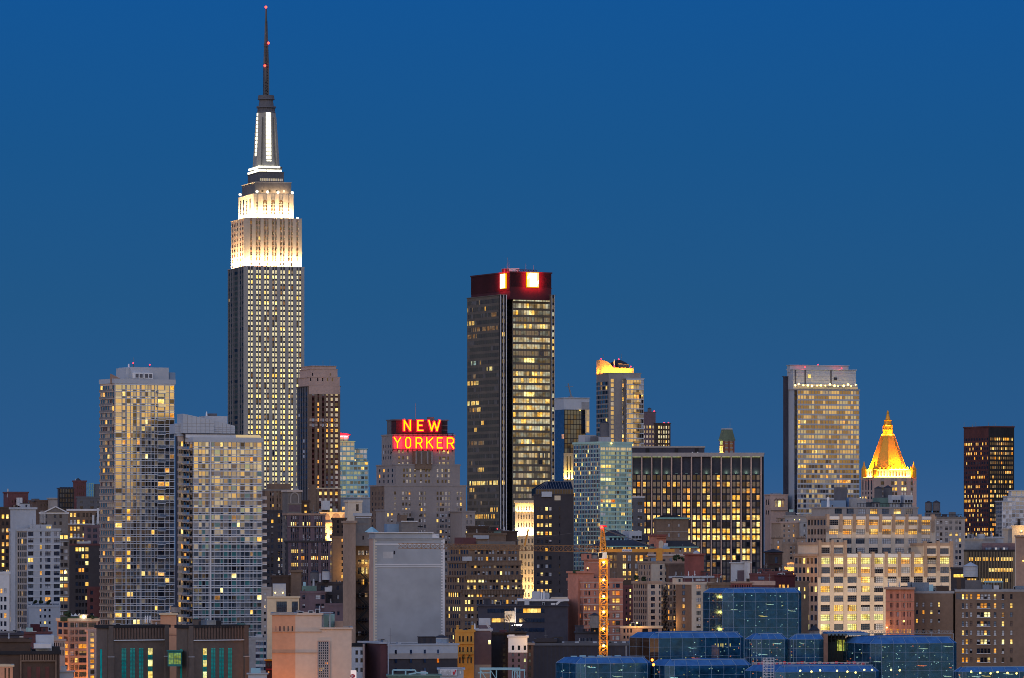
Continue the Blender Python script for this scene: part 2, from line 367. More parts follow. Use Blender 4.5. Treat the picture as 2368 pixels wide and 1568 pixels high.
# ------------------------------------------------------------------ things that stand on roofs
def water_tank(x, yt, yb, w, d, label, legs=6, mat='wood_tank', roofmat='slate', group='rooftop water tanks'):
    """wooden rooftop tank: apex row yt, foot row yb, width w, all in photo pixels, d metres away; legs = share of pixels below the tub"""
    s = d / FP; r = w * s / 2; z1, z0 = Z(yt, d), Z(yb, d); zl = z0 + legs * s; zr = z1 - w * .28 * s
    o = tag(empty('water_tank', (X(x, d), d + r, z0), .2), label, 'water tank', group)
    m = MB(); m.cyl(0, 0, zl - z0, zr - z0, r, r * .98, 20)
    for k in range(4):
        zz = (zl - z0) + (zr - zl) * (k + .5) / 4; m.cyl(0, 0, zz - .06, zz + .06, r * 1.02, r * 1.02, 20)
    m.build('tub', mat, o)
    MB().cyl(0, 0, zr - z0, z1 - z0, r * 1.08, .12, 20, bot=True).build('lid', roofmat, o)
    if legs:
        for a in (1, 3, 5, 7):
            c = (r * .8 * cos(a * pi / 4), r * .8 * sin(a * pi / 4)); m = MB(); m.bar((c[0], c[1], 0), (c[0], c[1], zl - z0), .4); m.build('leg', 'black_iron', o)
        m = MB(); q = r * .57
        for a, b in (((-q, -q), (q, -q)), ((q, -q), (q, q)), ((q, q), (-q, q)), ((-q, q), (-q, -q))):
            m.bar((*a, .3), (*b, zl - z0 - .3), .22); m.bar((*b, .3), (*a, zl - z0 - .3), .22); m.bar((*a, zl - z0 - .2), (*b, zl - z0 - .2), .35)
        m.build('brace', 'black_iron', o)
    return o
def shrub(x, yt, yb, w, d, label, n=260, name='rooftop_shrub'):
    s = d / FP; z0 = Z(yb, d); h = (yb - yt) * s; r = w * s / 2
    o = tag(empty(name, (X(x, d), d, z0)), label, 'plant', 'plants on roof terraces')
    MB().cyl(0, 0, 0, h * .55, .12, .06, 6).build('trunk', 'bark', o)
    m = MB()
    cl = [(rng.uniform(-.7, .7) * r, rng.uniform(-.6, .6) * r, h * rng.uniform(.3, .85), rng.uniform(.3, .6) * r) for _ in range(7)]
    for i in range(n):
        c = rng.choice(cl); v = Vector((rng.gauss(0, 1), rng.gauss(0, 1), rng.gauss(0, 1))); v.normalize(); v *= c[3] * rng.uniform(.5, 1)
        p = Vector(c[:3]) + v; a = Vector((rng.gauss(0, 1), rng.gauss(0, 1), rng.gauss(0, 1))).normalized() * .35; b = v.cross(a).normalized() * .28
        m.quad(tuple(p - a), tuple(p - b), tuple(p + a), tuple(p + b))
    m.build('crown', 'leaf', o)
    return o
# ------------------------------------------------------------------ setting
g = MB(); g.quad((-9000, -9000, 0), (9000, -9000, 0), (9000, 16000, 0), (-9000, 16000, 0)); tag(g.build('ground', 'asphalt'), kind='structure')
glass('water', (.02, .03, .05), .25, rough=.15)
g = MB(); g.quad((-9000, 60, .004), (9000, 60, .004), (9000, 1150, .004), (-9000, 1150, .004)); tag(g.build('river', 'water'), kind='structure')

# ------------------------------------------------------------------ the tall floodlit tower
b = Bld('skyscraper', 'tallest skyscraper, pale stone with a brilliantly floodlit crown and a needle antenna', 3500, 527, 565.5, 703, 17)
E = b.tier(527, 565.5, 703, 615, mat='limestone', par=.5)
cf = []
for i in range(7):
    x = 573.3 + 18.66 * i; cf += [(x, x + 4.0), (x + 6.5, x + 10.6)]
def lit_e(r, c):
    bay = c // 2
    if r in (1, 6) and 1 <= bay <= 3 and rng.random() < .7: return 'yel'
    if r == 20 and 2 <= bay <= 5: return 'yel'
    if r in (24,) and bay in (1, 3): return 'yel'
    if r in (30, 31, 33, 36) and 1 < bay < 6 and rng.random() < .8: return 'yel'
    if r > 27 and rng.random() < .25: return 'yel'
    return None
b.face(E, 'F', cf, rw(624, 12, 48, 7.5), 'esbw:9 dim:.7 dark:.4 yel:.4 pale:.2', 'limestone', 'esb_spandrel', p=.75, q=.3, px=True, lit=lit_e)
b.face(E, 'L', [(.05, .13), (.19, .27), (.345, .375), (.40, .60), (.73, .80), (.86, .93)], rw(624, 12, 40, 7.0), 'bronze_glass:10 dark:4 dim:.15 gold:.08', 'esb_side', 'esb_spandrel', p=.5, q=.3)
U1 = b.tier(534.5, 568, 697, 503, 616, dd=4, mat='limestone', par=.4)
cf = []
for i in range(7):
    x = 578.5 + 18.6 * i - (5 if i == 0 else 0); cf += [(x, x + 4.6), (x + 6.2, x + 10.8)] if i < 6 else [(x, x + 4.6)]
cf[0:2] = [(574, 578.5), ]; cf = [(577.8, 582.2)] + [v for i in range(5) for v in ((590.5 + 18.6 * i, 595.2 + 18.6 * i), (596.8 + 18.6 * i, 601.6 + 18.6 * i))] + [(684.5, 689.2)]
b.face(U1, 'F', cf, rw(510.5, 12, 9, 7.4), 'grey_pane:6 brown_pane:3 dark:1.2 dim:1 gold:.3', 'limestone', 'terra', p=1.1, q=.3, px=True)
b.face(U1, 'L', [(.06, .16), (.22, .32), (.40, .47), (.62, .70), (.78, .86)], rw(510.5, 12, 9, 7.4), 'brown_pane:4 dark:2 grey_pane:1', 'limestone', 'terra', p=.8, q=.3)
U2 = b.tier(552, 589, 678, 447, 504, dd=9, mat='limestone', par=.4)
b.face(U2, 'F', [(592, 595.5), (607.5, 611.5), (613.2, 617.2), (626, 630), (631.6, 635.6), (644.5, 648.5), (650.1, 654.1), (665.5, 668.5)], [(467, 471.5), (473, 479), (481, 487), (489, 494)], 'brown_pane:3 grey_pane:2 dim:2', 'limestone', 'limestone', p=.9, q=.5, px=True)
b.face(U2, 'L', [(.10, .18), (.28, .36), (.48, .56), (.68, .76)], [(455, 492)], 'brown_pane:1 dark:1', 'limestone', 'limestone', p=.9, q=.5)
for k, x in enumerate((612.3, 630.8, 649.3)):             # arched heads over the three middle bays
    a = b.fx(U2, x); m = MB(); rr = 5 * U2.s
    for j in range(8):
        t0, t1 = pi * j / 8, pi * (j + 1) / 8
        m.quad((a + rr * cos(t0), U2.oy - .96, Z(467, U2.d) + rr * 1.1 * sin(t0)), (a, U2.oy - .96, Z(467, U2.d)), (a, U2.oy - .96, Z(467, U2.d)), (a + rr * cos(t1), U2.oy - .96, Z(467, U2.d) + rr * 1.1 * sin(t1)))
    b.part('arch', m, 'brown_pane')
U3 = b.tier(560, 590, 673, 420, 448, dd=12, mat='esb_side', par=.6, coping='limestone')
b.face(U3, 'F', U(4, .28, .10), [(438, 444)], 'dark:2 pale:1', p=.35, q=.3)
U3b = b.tier(573, 599, 656, 397, 421, dd=16, mat='dark_grey', par=.4)
b.face(U3b, 'F', U(13, .8, .03), [(412, 418)], 'sky:3 pale:1', 'dark_grey', 'dark_grey', p=.2, q=.15)
U3c = b.tier(577, 602, 652, 385, 398, dd=17, mat='dark_grey', par=.3)
for yy, x0, x1 in ((383.5, 596.5, 647), (392, 588, 650.5)):  # two lit bands round the foot of the mast
    for a0, a1 in ((x0, x0 + 12), (x0 + 13.5, x0 + 27), (x0 + 28.5, x1)):
        b.bx(U3c, 'light_strip', a0, a1, yy, yy + 4.2, -.9, .8, 'flood_white')
m = MB(); m.box(U3c.ox - 1.0, U3c.ox - .2, U3c.oy, U3c.oy + U3c.D, Z(387.7, U3c.d), Z(383.5, U3c.d)); m.box(U3c.ox - 1.4, U3c.ox - .21, U3c.oy, U3c.oy + U3c.D, Z(396, U3c.d), Z(392, U3c.d)); b.part('light_strip', m, 'flood_white')
# the rounded mast
md = 3500 + 28; mxc, myc = b.loc(615.5, md); s = md / FP
def octo(r, k=.42):
    c = r * k; return [(mxc + x, myc + y) for x, y in ((-c, -r), (c, -r), (r, -c), (r, c), (c, r), (-c, r), (-r, c), (-r, -c))]
m = MB()
for y0, r0, y1, r1 in ((386, 29, 370, 25.5), (370, 25.5, 340, 23), (340, 23, 300, 21.3), (300, 21.3, 262, 20.5)): m.loft(octo(r0 * s), Z(y0, md), octo(r1 * s), Z(y1, md), 0)
for sx in (-1, 1):                                         # wing buttresses on the corners
    for sy in (-1, 1):
        a = [(mxc + sx * u * s, myc + sy * v * s) for u, v in ((12, 12), (27, 20), (20, 27))]
        c = [(mxc + sx * u * s, myc + sy * v * s) for u, v in ((12, 12), (20.5, 15), (15, 20.5))]
        if sx * sy < 0: a.reverse(); c.reverse()
        m.loft(a, Z(386, md), c, Z(272, md), 0)
b.part('mast', m, 'mast_metal')
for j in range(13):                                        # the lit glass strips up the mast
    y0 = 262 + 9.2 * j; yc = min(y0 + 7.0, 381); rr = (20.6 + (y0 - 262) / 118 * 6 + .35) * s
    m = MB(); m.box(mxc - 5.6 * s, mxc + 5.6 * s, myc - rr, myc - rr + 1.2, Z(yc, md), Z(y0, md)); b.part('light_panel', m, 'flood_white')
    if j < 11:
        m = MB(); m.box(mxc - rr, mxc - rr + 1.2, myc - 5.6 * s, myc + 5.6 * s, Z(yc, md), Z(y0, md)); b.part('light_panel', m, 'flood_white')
m = MB()
for y0, y1, r in ((262, 258, 21.5), (258, 250, 19.5), (250, 246.5, 23), (246.5, 238, 17.5), (238, 231, 16.2), (231, 229, 20), (229, 221, 19)): m.cyl(mxc, myc, Z(y0, md), Z(y1, md), r * s, r * s * .97, 18)
for k in range(14):
    a = 2 * pi * k / 14; m.box(mxc + 19.5 * s * cos(a) - .25, mxc + 19.5 * s * cos(a) + .25, myc + 19.5 * s * sin(a) - .25, myc + 19.5 * s * sin(a) + .25, Z(262, md), Z(246, md))
b.part('mast_cap', m, 'dark_grey')
m = MB(); aw = [(221, 4.6), (158, 4.4), (97, 2.2), (48, 1.0), (20, .5)]
for (y0, w0), (y1, w1) in zip(aw, aw[1:]):
    n = max(2, int((y0 - y1) / 6))
    for sx, sy in ((-1, -1), (1, -1), (1, 1), (-1, 1)):
        m.bar((mxc + sx * w0 * s, myc + sy * w0 * s, Z(y0, md)), (mxc + sx * w1 * s, myc + sy * w1 * s, Z(y1, md)), .75 if y0 > 90 else .5)
    for k in range(n):
        za, zb = Z(y0 + (y1 - y0) * k / n, md), Z(y0 + (y1 - y0) * (k + 1) / n, md); wa = (w0 + (w1 - w0) * k / n) * s; wb = (w0 + (w1 - w0) * (k + 1) / n) * s
        for p, q in (((-1, -1), (1, -1)), ((1, -1), (1, 1)), ((1, 1), (-1, 1)), ((-1, 1), (-1, -1))):
            m.bar((mxc + p[0] * wa, myc + p[1] * wa, za), (mxc + q[0] * wb, myc + q[1] * wb, zb), .4); m.bar((mxc + p[0] * wa, myc + p[1] * wa, za), (mxc + q[0] * wa, myc + q[1] * wa, za), .4)
m.cyl(mxc, myc, Z(221, md), Z(100, md), .9, .8, 8)
m.cyl(mxc - 2.5 * s, myc - 1, Z(187, md), Z(156, md), .9, .9, 8); m.cyl(mxc - 1.6 * s, myc - .5, Z(97, md), Z(50, md), .6, .5, 8)
for y in (101, 106, 115, 121, 126):
    for a in range(8): m.bar((mxc, myc, Z(y, md)), (mxc + 6 * s * cos(a * pi / 4), myc + 6 * s * sin(a * pi / 4), Z(y + 1, md)), .4)
    m.cyl(mxc, myc, Z(y + .6, md), Z(y, md), 5.2 * s, 5.2 * s, 12)
b.part('antenna', m, 'dark_steel')
for x, y in ((614.9, 17.5), (620.5, 100.5), (612.5, 153)):
    lx, ly = b.loc(x, md - 3); m = MB(); m.ball((lx, ly - .4, Z(y, md)), .65, 0); m.ball((lx, ly, Z(y, md)), .95, 1); b.part('beacon_light', m, ['red_core', 'red_lamp'])
FLC = (1, .60, .25)
def flood(b, t, y, off, power, col=FLC, faces='FL', tilt=62, x0=None, x1=None, depth_w=1.2):
    """row of floodlights standing on a setback, aimed up the wall behind"""
    a0 = t.ox if x0 is None else b.fx(t, x0); a1 = t.ox + t.W if x1 is None else b.fx(t, x1); z = Z(y, t.d)
    if 'F' in faces:
        area_light('floodlight', b.root, ((a0 + a1) / 2, t.oy - off, z), (R(180 - (90 - tilt)), 0, 0), a1 - a0, depth_w, power * (a1 - a0) / 30, col)
        n = max(2, int((a1 - a0) / 3))
        for i in range(n):
            x = a0 + (a1 - a0) * (i + .5) / n; m = MB(); m.box(x - .35, x + .35, t.oy - off - .3, t.oy - off + .3, z - 1.3, z - .5); b.part('floodlight', m, 'black_iron')
    if 'L' in faces:
        area_light('floodlight', b.root, (t.ox - off, t.oy + t.D / 2, z), (R(180 - (90 - tilt)), 0, R(-90)), t.D, depth_w, power * t.D / 30, col)
flood(b, U1, 613, 3.2, 56000)
flood(b, U2, 501, 3.0, 80000)
flood(b, U3, 446, 2.2, 2500, faces='F', x0=600, x1=665)
for x, y in ((594, 443), (618.5, 443.5), (642.5, 443.5), (675.5, 444), (555, 451)):   # bright lamps along the parapets
    lx = b.fx(U2, x); m = MB(); m.ball((lx, U2.oy - .5, Z(y, U2.d)), 1.1); b.part('lamp', m, 'flood_white')
for i in range(9):
    lx = b.fx(U1, 572 + 14.5 * i); m = MB(); m.box(lx - .9, lx + .9, U1.oy - .5, U1.oy + .4, Z(503, U1.d), Z(498 + (i % 3), U1.d)); b.part('lamp', m, 'flood_white')
b.done()

# ------------------------------------------------------------------ two glass residential towers on the left
b = Bld('residential_tower', 'tall glass apartment tower at left, golden upper floors, white roof box with two red beacons', 2100, 232, 265.5, 403, 30)
t = b.tier(232, 265.5, 403, 875.5, mat='navy_wall', par=2.0, coping='metal_panel')
FX1 = [(267, 281), (283, 289.5), (293, 301), (302.5, 307), (308, 314.5), (316, 322.5), (327, 334.5), (336, 341), (342.5, 348), (350, 356.5), (358, 363.5), (365, 379.5), (382, 391), (392.5, 402)]
rows = []
for i in range(36): rows += [(889.5 + 16 * i, 899.5 + 16 * i), (900.6 + 16 * i, 904 + 16 * i)]
def lit_a(r, c):
    if r % 2: return 'navy' if c in (1, 4, 6, 9, 11) else ('gold_glass' if rng.random() < .6 else 'sky')
    if r < 36 and rng.random() < .5: return 'cur' if rng.random() < .35 else None
    if c in (2,) and r > 24 and rng.random() < .45: return 'gold'
    return None
b.face(t, 'F', FX1, rows, 'gold_glass:8 cur:.6 clear_glass:4 gold:.45 amber:.2 dark:1.6 yel:.15 dim:.5', 'mullion', 'slab_line', p=.10, q=.25, px=True, tilt=.12, lit=lit_a)
rows = [(891 + 16 * i, 901.5 + 16 * i) for i in range(35)]
b.face(t, 'L', U(6, .82, .02), rows, 'gold_glass:8 cur:2.5 dim:1 amber:.5 gold:.35 brown_pane:1', 'rose_stone', 'slab_warm', p=.15, q=.3, tilt=.4)
for i in range(35):                                         # a balcony row on every floor of the left side
    z = Z(905 + 16 * i, t.d); m = MB(); m.box(t.ox - .8, t.ox - .31, t.oy + .5, t.oy + t.D - .5, z - .2, z); m.box(t.ox - .8, t.ox - .74, t.oy + .5, t.oy + t.D - .5, z, z + .9, 1)
    b.part('balcony', m, ['slab_warm', 'rail_glass'])
for i in range(17):
    z = Z(907 + 32 * i, t.d); a0, a1 = b.fx(t, 363), b.fx(t, 380); m = MB(); m.box(a0, a1, t.oy - 1.4, t.oy - .3, z - .25, z); m.box(a0, a1, t.oy - 1.4, t.oy - 1.3, z, z + 1.05, 1); b.part('balcony', m, ['slab_line', 'sky'])
b.bx(t, 'penthouse', 301, 388.5, 847, None, 4, 12, 'metal_panel'); b.bx(t, 'penthouse', 289, 300.5, 849, None, 5, 10, 'metal_panel'); b.bx(t, 'penthouse', 389.2, 403, 857.5, None, 6, 8, 'blue_panel')
m = MB(); a = b.fx(t, 261.5), b.fx(t, 285); m.v = [(a[0], t.oy + 2, t.z1), (a[1], t.oy + 2, t.z1), (a[1], t.oy + 2, Z(876, t.d)), (a[0], t.oy + 2, Z(864, t.d)), (a[0], t.oy + 3, t.z1), (a[1], t.oy + 3, t.z1), (a[1], t.oy + 3, Z(876, t.d)), (a[0], t.oy + 3, Z(864, t.d))]
m.f = [(0, 1, 2, 3), (3, 2, 6, 7), (4, 0, 3, 7), (5, 4, 7, 6), (1, 5, 6, 2)]; m.m = [0] * 5; b.part('screen_wall', m, 'terra')
for x0 in (311, 333):
    o = b.bx(t, 'cooling_unit', x0, x0 + 20, 860.5, 874, 1.5, 2.4, 'white_paint'); m = MB()
    for k in range(2):
        a0, a1 = b.fx(t, x0 + 1.5 + 9.5 * k) + 1.5 * math.tan(b.th), b.fx(t, x0 + 8.5 + 9.5 * k) + 1.5 * math.tan(b.th); m.box(a0, a1, t.oy + 1.42, t.oy + 1.5, Z(872, t.d), Z(863, t.d))
    m.build('louvre', 'dark_grey', o)
for x, y in ((305, 837.5), (343.5, 840.5)): b.beacon(t, x, y, 6, 1.7)
b.pole(t, 293.5, 839, 849, 8, .9, 'white_paint'); b.pole(t, 305.5, 824, 846, 8, .3); b.done()

# the dark tower whose outline is mirrored in that glass front; it stands west of it, beyond the right edge of the view
r_ = tag(empty('office_tower', (304, 1788, 0), R(55.6)), 'dark tower out of frame, seen only as an outline mirrored in left glass tower', 'building')
MB().box(0, 30, -26, 0, 0, 125).build('wall', 'dark_brick', r_); MB().box(8, 30, -20, -.5, 124.9, 130).build('penthouse', 'navy_wall', r_)
wm_ = window_mb(2.2, 1.7, (1, 1), 0, 'dim', 'dim', 0).mesh('window', ['dim', 'dim', 'slate']); wd_ = window_mb(2.2, 1.7, (1, 1), 0, 'navy', 'navy', 0).mesh('window', ['navy', 'navy', 'slate'])
for i in range(9):
    for j in range(11):
        q_ = bpy.data.objects.new('window', wm_ if rng.random() < .12 else wd_); COL.objects.link(q_); q_.parent = r_; q_.location = (28.4 - 3.3 * i, .05, 118 - 3.6 * j); q_.rotation_euler = (0, 0, pi)
b = Bld('residential_tower', 'pale glass apartment tower with slanted white crown, second tower from the left', 2000, 424, 447, 606)
t = b.tier(424, 447, 606, 1011, mat='navy_wall', par=1.8, coping='metal_panel')
FX2 = [(448.5, 458), (459.5, 466), (467.5, 474), (475, 482), (489, 494), (496, 508), (509.5, 515), (517, 526), (528, 534), (535.5, 546), (548, 554), (556, 565), (566.5, 577), (578.5, 584), (586, 593), (595, 604.5)]
rows = []
for i in range(29): rows += [(1022.5 + 16.9 * i, 1032.3 + 16.9 * i), (1033.6 + 16.9 * i, 1037 + 16.9 * i)]
def lit_b(r, c):
    if r % 2: return 'navy' if c in (1, 3, 6, 8, 11, 13) else ('sky' if rng.random() < .7 else 'clear_glass')
    if r < 18 and rng.random() < .55: return 'cur' if rng.random() < .3 else 'gold_glass'
    if r > 18 and rng.random() < .55: return rng.choice(('clear_glass', 'teal', 'sky', 'clear_glass'))
    if c in (4, 13, 8) and r > 16 and rng.random() < .6: return 'dark'
    if r > 42 and rng.random() < .12: return 'gold'
    return None
b.face(t, 'F', FX2, rows, 'gold_glass:4 sky:4 clear_glass:7 gold:.4 amber:.15 dark:1.4 yel:.25 dim:.4 teal:4', 'mullion', 'slab_line', p=.10, q=.28, px=True, tilt=.35, lit=lit_b)
b.face(t, 'L', U(3, .75, .03), [(1026 + 16.9 * i, 1036 + 16.9 * i) for i in range(28)], 'dark:5 clear_glass:3 dim:1 amber:.4 gold:.25', 'dark_grey', 'slab_warm', p=.15, q=.3)
for i in range(29):
    z = Z(1038.3 + 16.9 * i, t.d); m = MB(); m.box(t.ox - 1.6, t.ox - .31, t.oy + .5, t.oy + t.D - .5, z - .25, z); m.box(t.ox - 1.6, t.ox - 1.5, t.oy + .5, t.oy + t.D - .5, z, z + 1.05, 1); b.part('balcony', m, ['slab_warm', 'sky'])
for i in range(21):
    z = Z(1153 + 16.9 * i, t.d); m = MB(); m.box(t.ox + t.W, t.ox + t.W + 2.2, t.oy + .5, t.oy + 6, z - .25, z); m.box(t.ox + t.W, t.ox + t.W + 2.2, t.oy + .5, t.oy + .6, z, z + 1.0, 1); m.box(t.ox + t.W + 2.1, t.ox + t.W + 2.2, t.oy + .6, t.oy + 6, z, z + 1.0, 1); b.part('balcony', m, ['slab_line', 'slab_warm'])
m = MB(); a0, a1 = b.fx(t, 484.5), b.fx(t, 487.2); m.box(a0, a1, t.oy - .5, t.oy - .29, 2, t.z1); b.part('pilaster', m, 'white_trim')
w2 = b.tier(405.5, 412, 424, 1003, dd=9, mat='navy_wall', par=1.0, coping='metal_panel')
b.face(w2, 'F', U(2, .85, .04), [(1006, 1017)] + [(1021 + 16.9 * i, 1032 + 16.9 * i) for i in range(28)], 'gold_glass:5 cur:3 gold:1.4 amber:1 dim:1', 'taupe', 'slab_warm', p=.12, q=.25, tilt=.4)
pt = b.tier(424, 430, 546, 1002, 1012, dd=6, mat='navy_wall', par=.3)
b.face(pt, 'F', U(14, .86, .01), [(1003.3, 1010.5)], 'amber:2 gold_glass:2 orange:1 gold:1 redw:.3', 'slab_line', 'slab_line', p=.12, q=.15, keep=.5)
def slant(b, t, x0, x1, ya, yb, yl, back, dep, mat, name='crown_wall'):
    a0, a1 = b.fx(t, x0), b.fx(t, x1); y0, y1 = t.oy + back, t.oy + back + dep; z0 = Z(yl, t.d); za, zb = Z(ya, t.d), Z(yb, t.d); m = MB()
    m.v = [(a0, y0, z0), (a1, y0, z0), (a1, y1, z0), (a0, y1, z0), (a0, y0, za), (a1, y0, zb), (a1, y1, zb), (a0, y1, za)]
    m.f = [(0, 1, 5, 4), (1, 2, 6, 5), (2, 3, 7, 6), (3, 0, 4, 7), (4, 5, 6, 7)]; m.m = [0] * 5; o = b.part(name, m, mat)
    m = MB(); n = max(2, int((x1 - x0) / 9))                # panel joints
    for i in range(1, n):
        a = a0 + (a1 - a0) * i / n; zt = za + (zb - za) * i / n; m.box(a - .08, a + .08, y0 - .03, y0 - .002, z0, zt - .1)
    for k in range(1, 4):
        z = z0 + (min(za, zb) - z0) * k / 4; m.box(a0, a1, y0 - .028, y0 - .002, z - .07, z + .07)
    m.build('joint', 'grey', o); return o
slant(b, pt, 425, 496.6, 956.5, 971, 1001.5, 1.0, 9, 'metal_panel'); slant(b, pt, 497, 546, 971.5, 983.6, 1001.5, 1.6, 9, 'metal_panel'); slant(b, w2, 405.5, 424, 981, 977, 1002.6, .6, 8, 'metal_panel')
b.bx(pt, 'penthouse', 468, 521, 959.5, 990, 14, 8, 'metal_panel'); b.bx(pt, 'cooling_unit', 478, 496, 953, 960, 16, 4, 'dark_grey'); b.pole(pt, 472, 949, 960, 15, .8, 'white_paint', 'vent_pipe')
m = MB(); a0, a1 = b.fx(t, 547), b.fx(t, 604); m.box(a0, a1, t.oy + 1.2, t.oy + 1.3, t.zt, Z(1004.5, t.d)); b.part('glass_screen', m, 'sky')
b.done()
b = Bld('apartment_building', 'low pale grey extension with wide windows at the foot of the second glass tower', 1950, None, 574, 617)
t = b.tier(None, 574, 617, 1474, mat='grey', depth=18, par=1)
b.face(t, 'F', [(.40, .62), (.64, .80), (.82, .96)], rw(1484, 14.5, 6, 8.5), 'navy:2 sky:2 teal:1', 'grey', 'pale_grey', fr=.12)
b.bx(t, 'stair_bulkhead', 590, 606, 1468, None, 4, 5, 'pale_grey'); b.done()
b = Bld('apartment_building', 'tan side wall block right beside the second glass tower', 1990, None, 606, 629)
t = b.tier(None, 606, 629, 1358, mat='taupe', depth=14)
b.face(t, 'F', [(.18, .42)], rw(1370, 15, 9, 6), 'pale:2 dark:2', fr=.1); b.done()

# ------------------------------------------------------------------ brown slab right of the tall tower, and the blue glass block behind it
b = Bld('office_tower', 'slim brown brick tower with pale pink stone top beside the tallest skyscraper', 3100, 687, 713.5, 786)
t = b.tier(687, 713.5, 786, 892, mat='brown_brick', par=.6)
DC = [(720.5, 727), (733.5, 737.5), (744, 749.5), (753.5, 758), (764, 770), (774.5, 781.5)]
DR = rw(907, 12.05, 19, 7.3)
def lit_d(r, c):
    if c == 1: return 'amber' if rng.random() < .75 else 'brown_pane'
    if c in (0, 2): return 'oxglass' if r not in (0, 5, 6) else 'pale'
    return None
glass('oxglass', (.035, .014, .012), .04)
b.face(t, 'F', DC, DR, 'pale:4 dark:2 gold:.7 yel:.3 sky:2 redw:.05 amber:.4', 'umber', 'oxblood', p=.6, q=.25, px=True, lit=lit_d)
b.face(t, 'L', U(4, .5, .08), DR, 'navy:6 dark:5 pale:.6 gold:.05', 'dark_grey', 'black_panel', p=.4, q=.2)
t1 = b.tier(690, 715, 785, 871, 893, dd=3, mat='rose_stone', par=.5)
b.face(t1, 'F', [(716.8, 719.4)] + [(733 + 11.3 * i, 736 + 11.3 * i) for i in range(4)], [(873.5, 881), ], 'dark:1', p=.3, q=.25, px=True)
cm = b.bx(t, 'cornice', 714, 785.8, 892.5, 911, -.62, .6, 'rose_stone')
t2 = b.tier(693, 718.5, 780, 853, 872, dd=5, mat='rose_stone', par=.3)
b.face(t2, 'F', [(721.5, 724), (762, 764.5)], [(862.5, 869)], 'dark:1', p=.25, q=.22, px=True)
t3 = b.tier(697, 721.5, 777, 845.5, 854, dd=7, mat='rose_stone', par=.3)
for yy in (968, 980): 
    for c in (714.5, 728, 738.5, 750.5, 759.5, 771.5): b.bx(t, 'band_stone', c + .5, c + 5.5, yy, yy + 5.5, -.75, .13, 'rose_stone')
b.pole(t3, 746, 831, 846, 6, .3); b.pole(t3, 762, 829, 846, 8, .25); b.done()
b = Bld('office_building', 'brown base block with lit top floor below the slim brown tower', 2950, 715, 731, 787)
t = b.tier(715, 731, 787, 1128, mat='umber', par=.7, coping='cream')
b.face(t, 'F', U(4, .5, .06), [(1137, 1145)] + rw(1152, 12, 14, 7), 'pale:3 dark:3 gold:1 dim:1', 'umber', 'oxblood', p=.5, q=.25, fr=.1, lit=lambda r, c: 'gold' if r == 0 else None)
b.bx(t, 'pier_block', 716, 730, 1121, 1240, -1, 3, 'umber'); b.bx(t, 'stair_bulkhead', 741, 756, 1158, 1179, -6, 5, 'white_wall'); b.done()
b = Bld('apartment_building', 'turquoise glass block with a red lit slanted roof behind the slim brown tower', 3300, None, 772, 852)
t = b.tier(None, 772, 820, 1020, mat='teal', depth=25, par=.5)
b.face(t, 'F', U(5, .8, .02), rw(1023, 11.2, 12, 7.5), 'teal:6 sky:3 gold:.4 pale:2', 'mint', 'cyan_trim', p=.12, q=.2, tilt=.3, keep=.3, lit=lambda r, c: ('cur' if rng.random() < .7 else 'gold') if r < 1 else None)
t2 = b.tier(None, 815, 849, 1037, dd=4, mat='teal', depth=25, par=.5, coping='cyan_trim')
b.face(t2, 'F', U(4, .84, .02), rw(1040, 11.2, 12, 7.8), 'teal:6 sky:4 gold:.5 amber:.3 navy:2', 'mint', 'cyan_trim', p=.12, q=.2, tilt=.3, keep=.3, lit=lambda r, c: ('pale' if rng.random() < .5 else 'cur') if r < 2 else None)
t3 = b.tier(None, 800, 852, 1066, dd=-2, mat='teal', depth=25, par=.4, coping='cyan_trim')
b.face(t3, 'F', U(6, .8, .02), rw(1068.5, 11, 12, 6.5), 'teal:6 sky:3 gold:.6 amber:.3 navy:3', 'mint', 'cyan_trim', p=.12, q=.22, tilt=.3, keep=.3)
t4 = b.tier(None, 772, 805.5, 1007, 1021, dd=2, mat='cream', depth=16, par=.3)
b.face(t4, 'F', U(3, .8, .03), [(1009, 1017)], 'cur:2 pale:1', p=.15, q=.15)
m = MB(); a0, a1 = b.fx(t4, 772), b.fx(t4, 811); y0 = t4.oy - 1.5; m.v = [(a0, y0, Z(998.5, t4.d)), (a1, y0, Z(1004, t4.d)), (a1, y0 + 16, Z(1004, t4.d)), (a0, y0 + 16, Z(998.5, t4.d)), (a0, y0, Z(1005, t4.d)), (a1, y0, Z(1006, t4.d)), (a1, y0 + 16, Z(1006, t4.d)), (a0, y0 + 16, Z(1005, t4.d))]
m.f = [(0, 3, 2, 1), (4, 5, 6, 7), (0, 1, 5, 4), (1, 2, 6, 5), (3, 0, 4, 7)]; m.f = [tuple(reversed(f)) for f in m.f]; m.m = [0] * 5; b.part('roof', m, 'dark_red')
area_light('red_floodlight', b.root, ((a0 + a1) / 2, t4.oy - 3, Z(1009, t4.d)), (R(150), 0, 0), 9, 1, 6000, (1, .05, .08))
b.done()
b = Bld('parking_structure', 'pale ribbed wall block under the turquoise glass block', 2980, None, 787, 858)
t = b.tier(None, 787, 858, 1150, mat='metal_panel', depth=20, par=.5)
b.face(t, 'F', U(7, .92, .01), [(1152.5, 1250)], 'grey_rib:1', 'pale_grey', 'pale_grey', p=.2, q=.15, lit=lambda r, c: 'grey_rib') if wall('grey_rib', (.36, .40, .47), .1) else None
b.done()

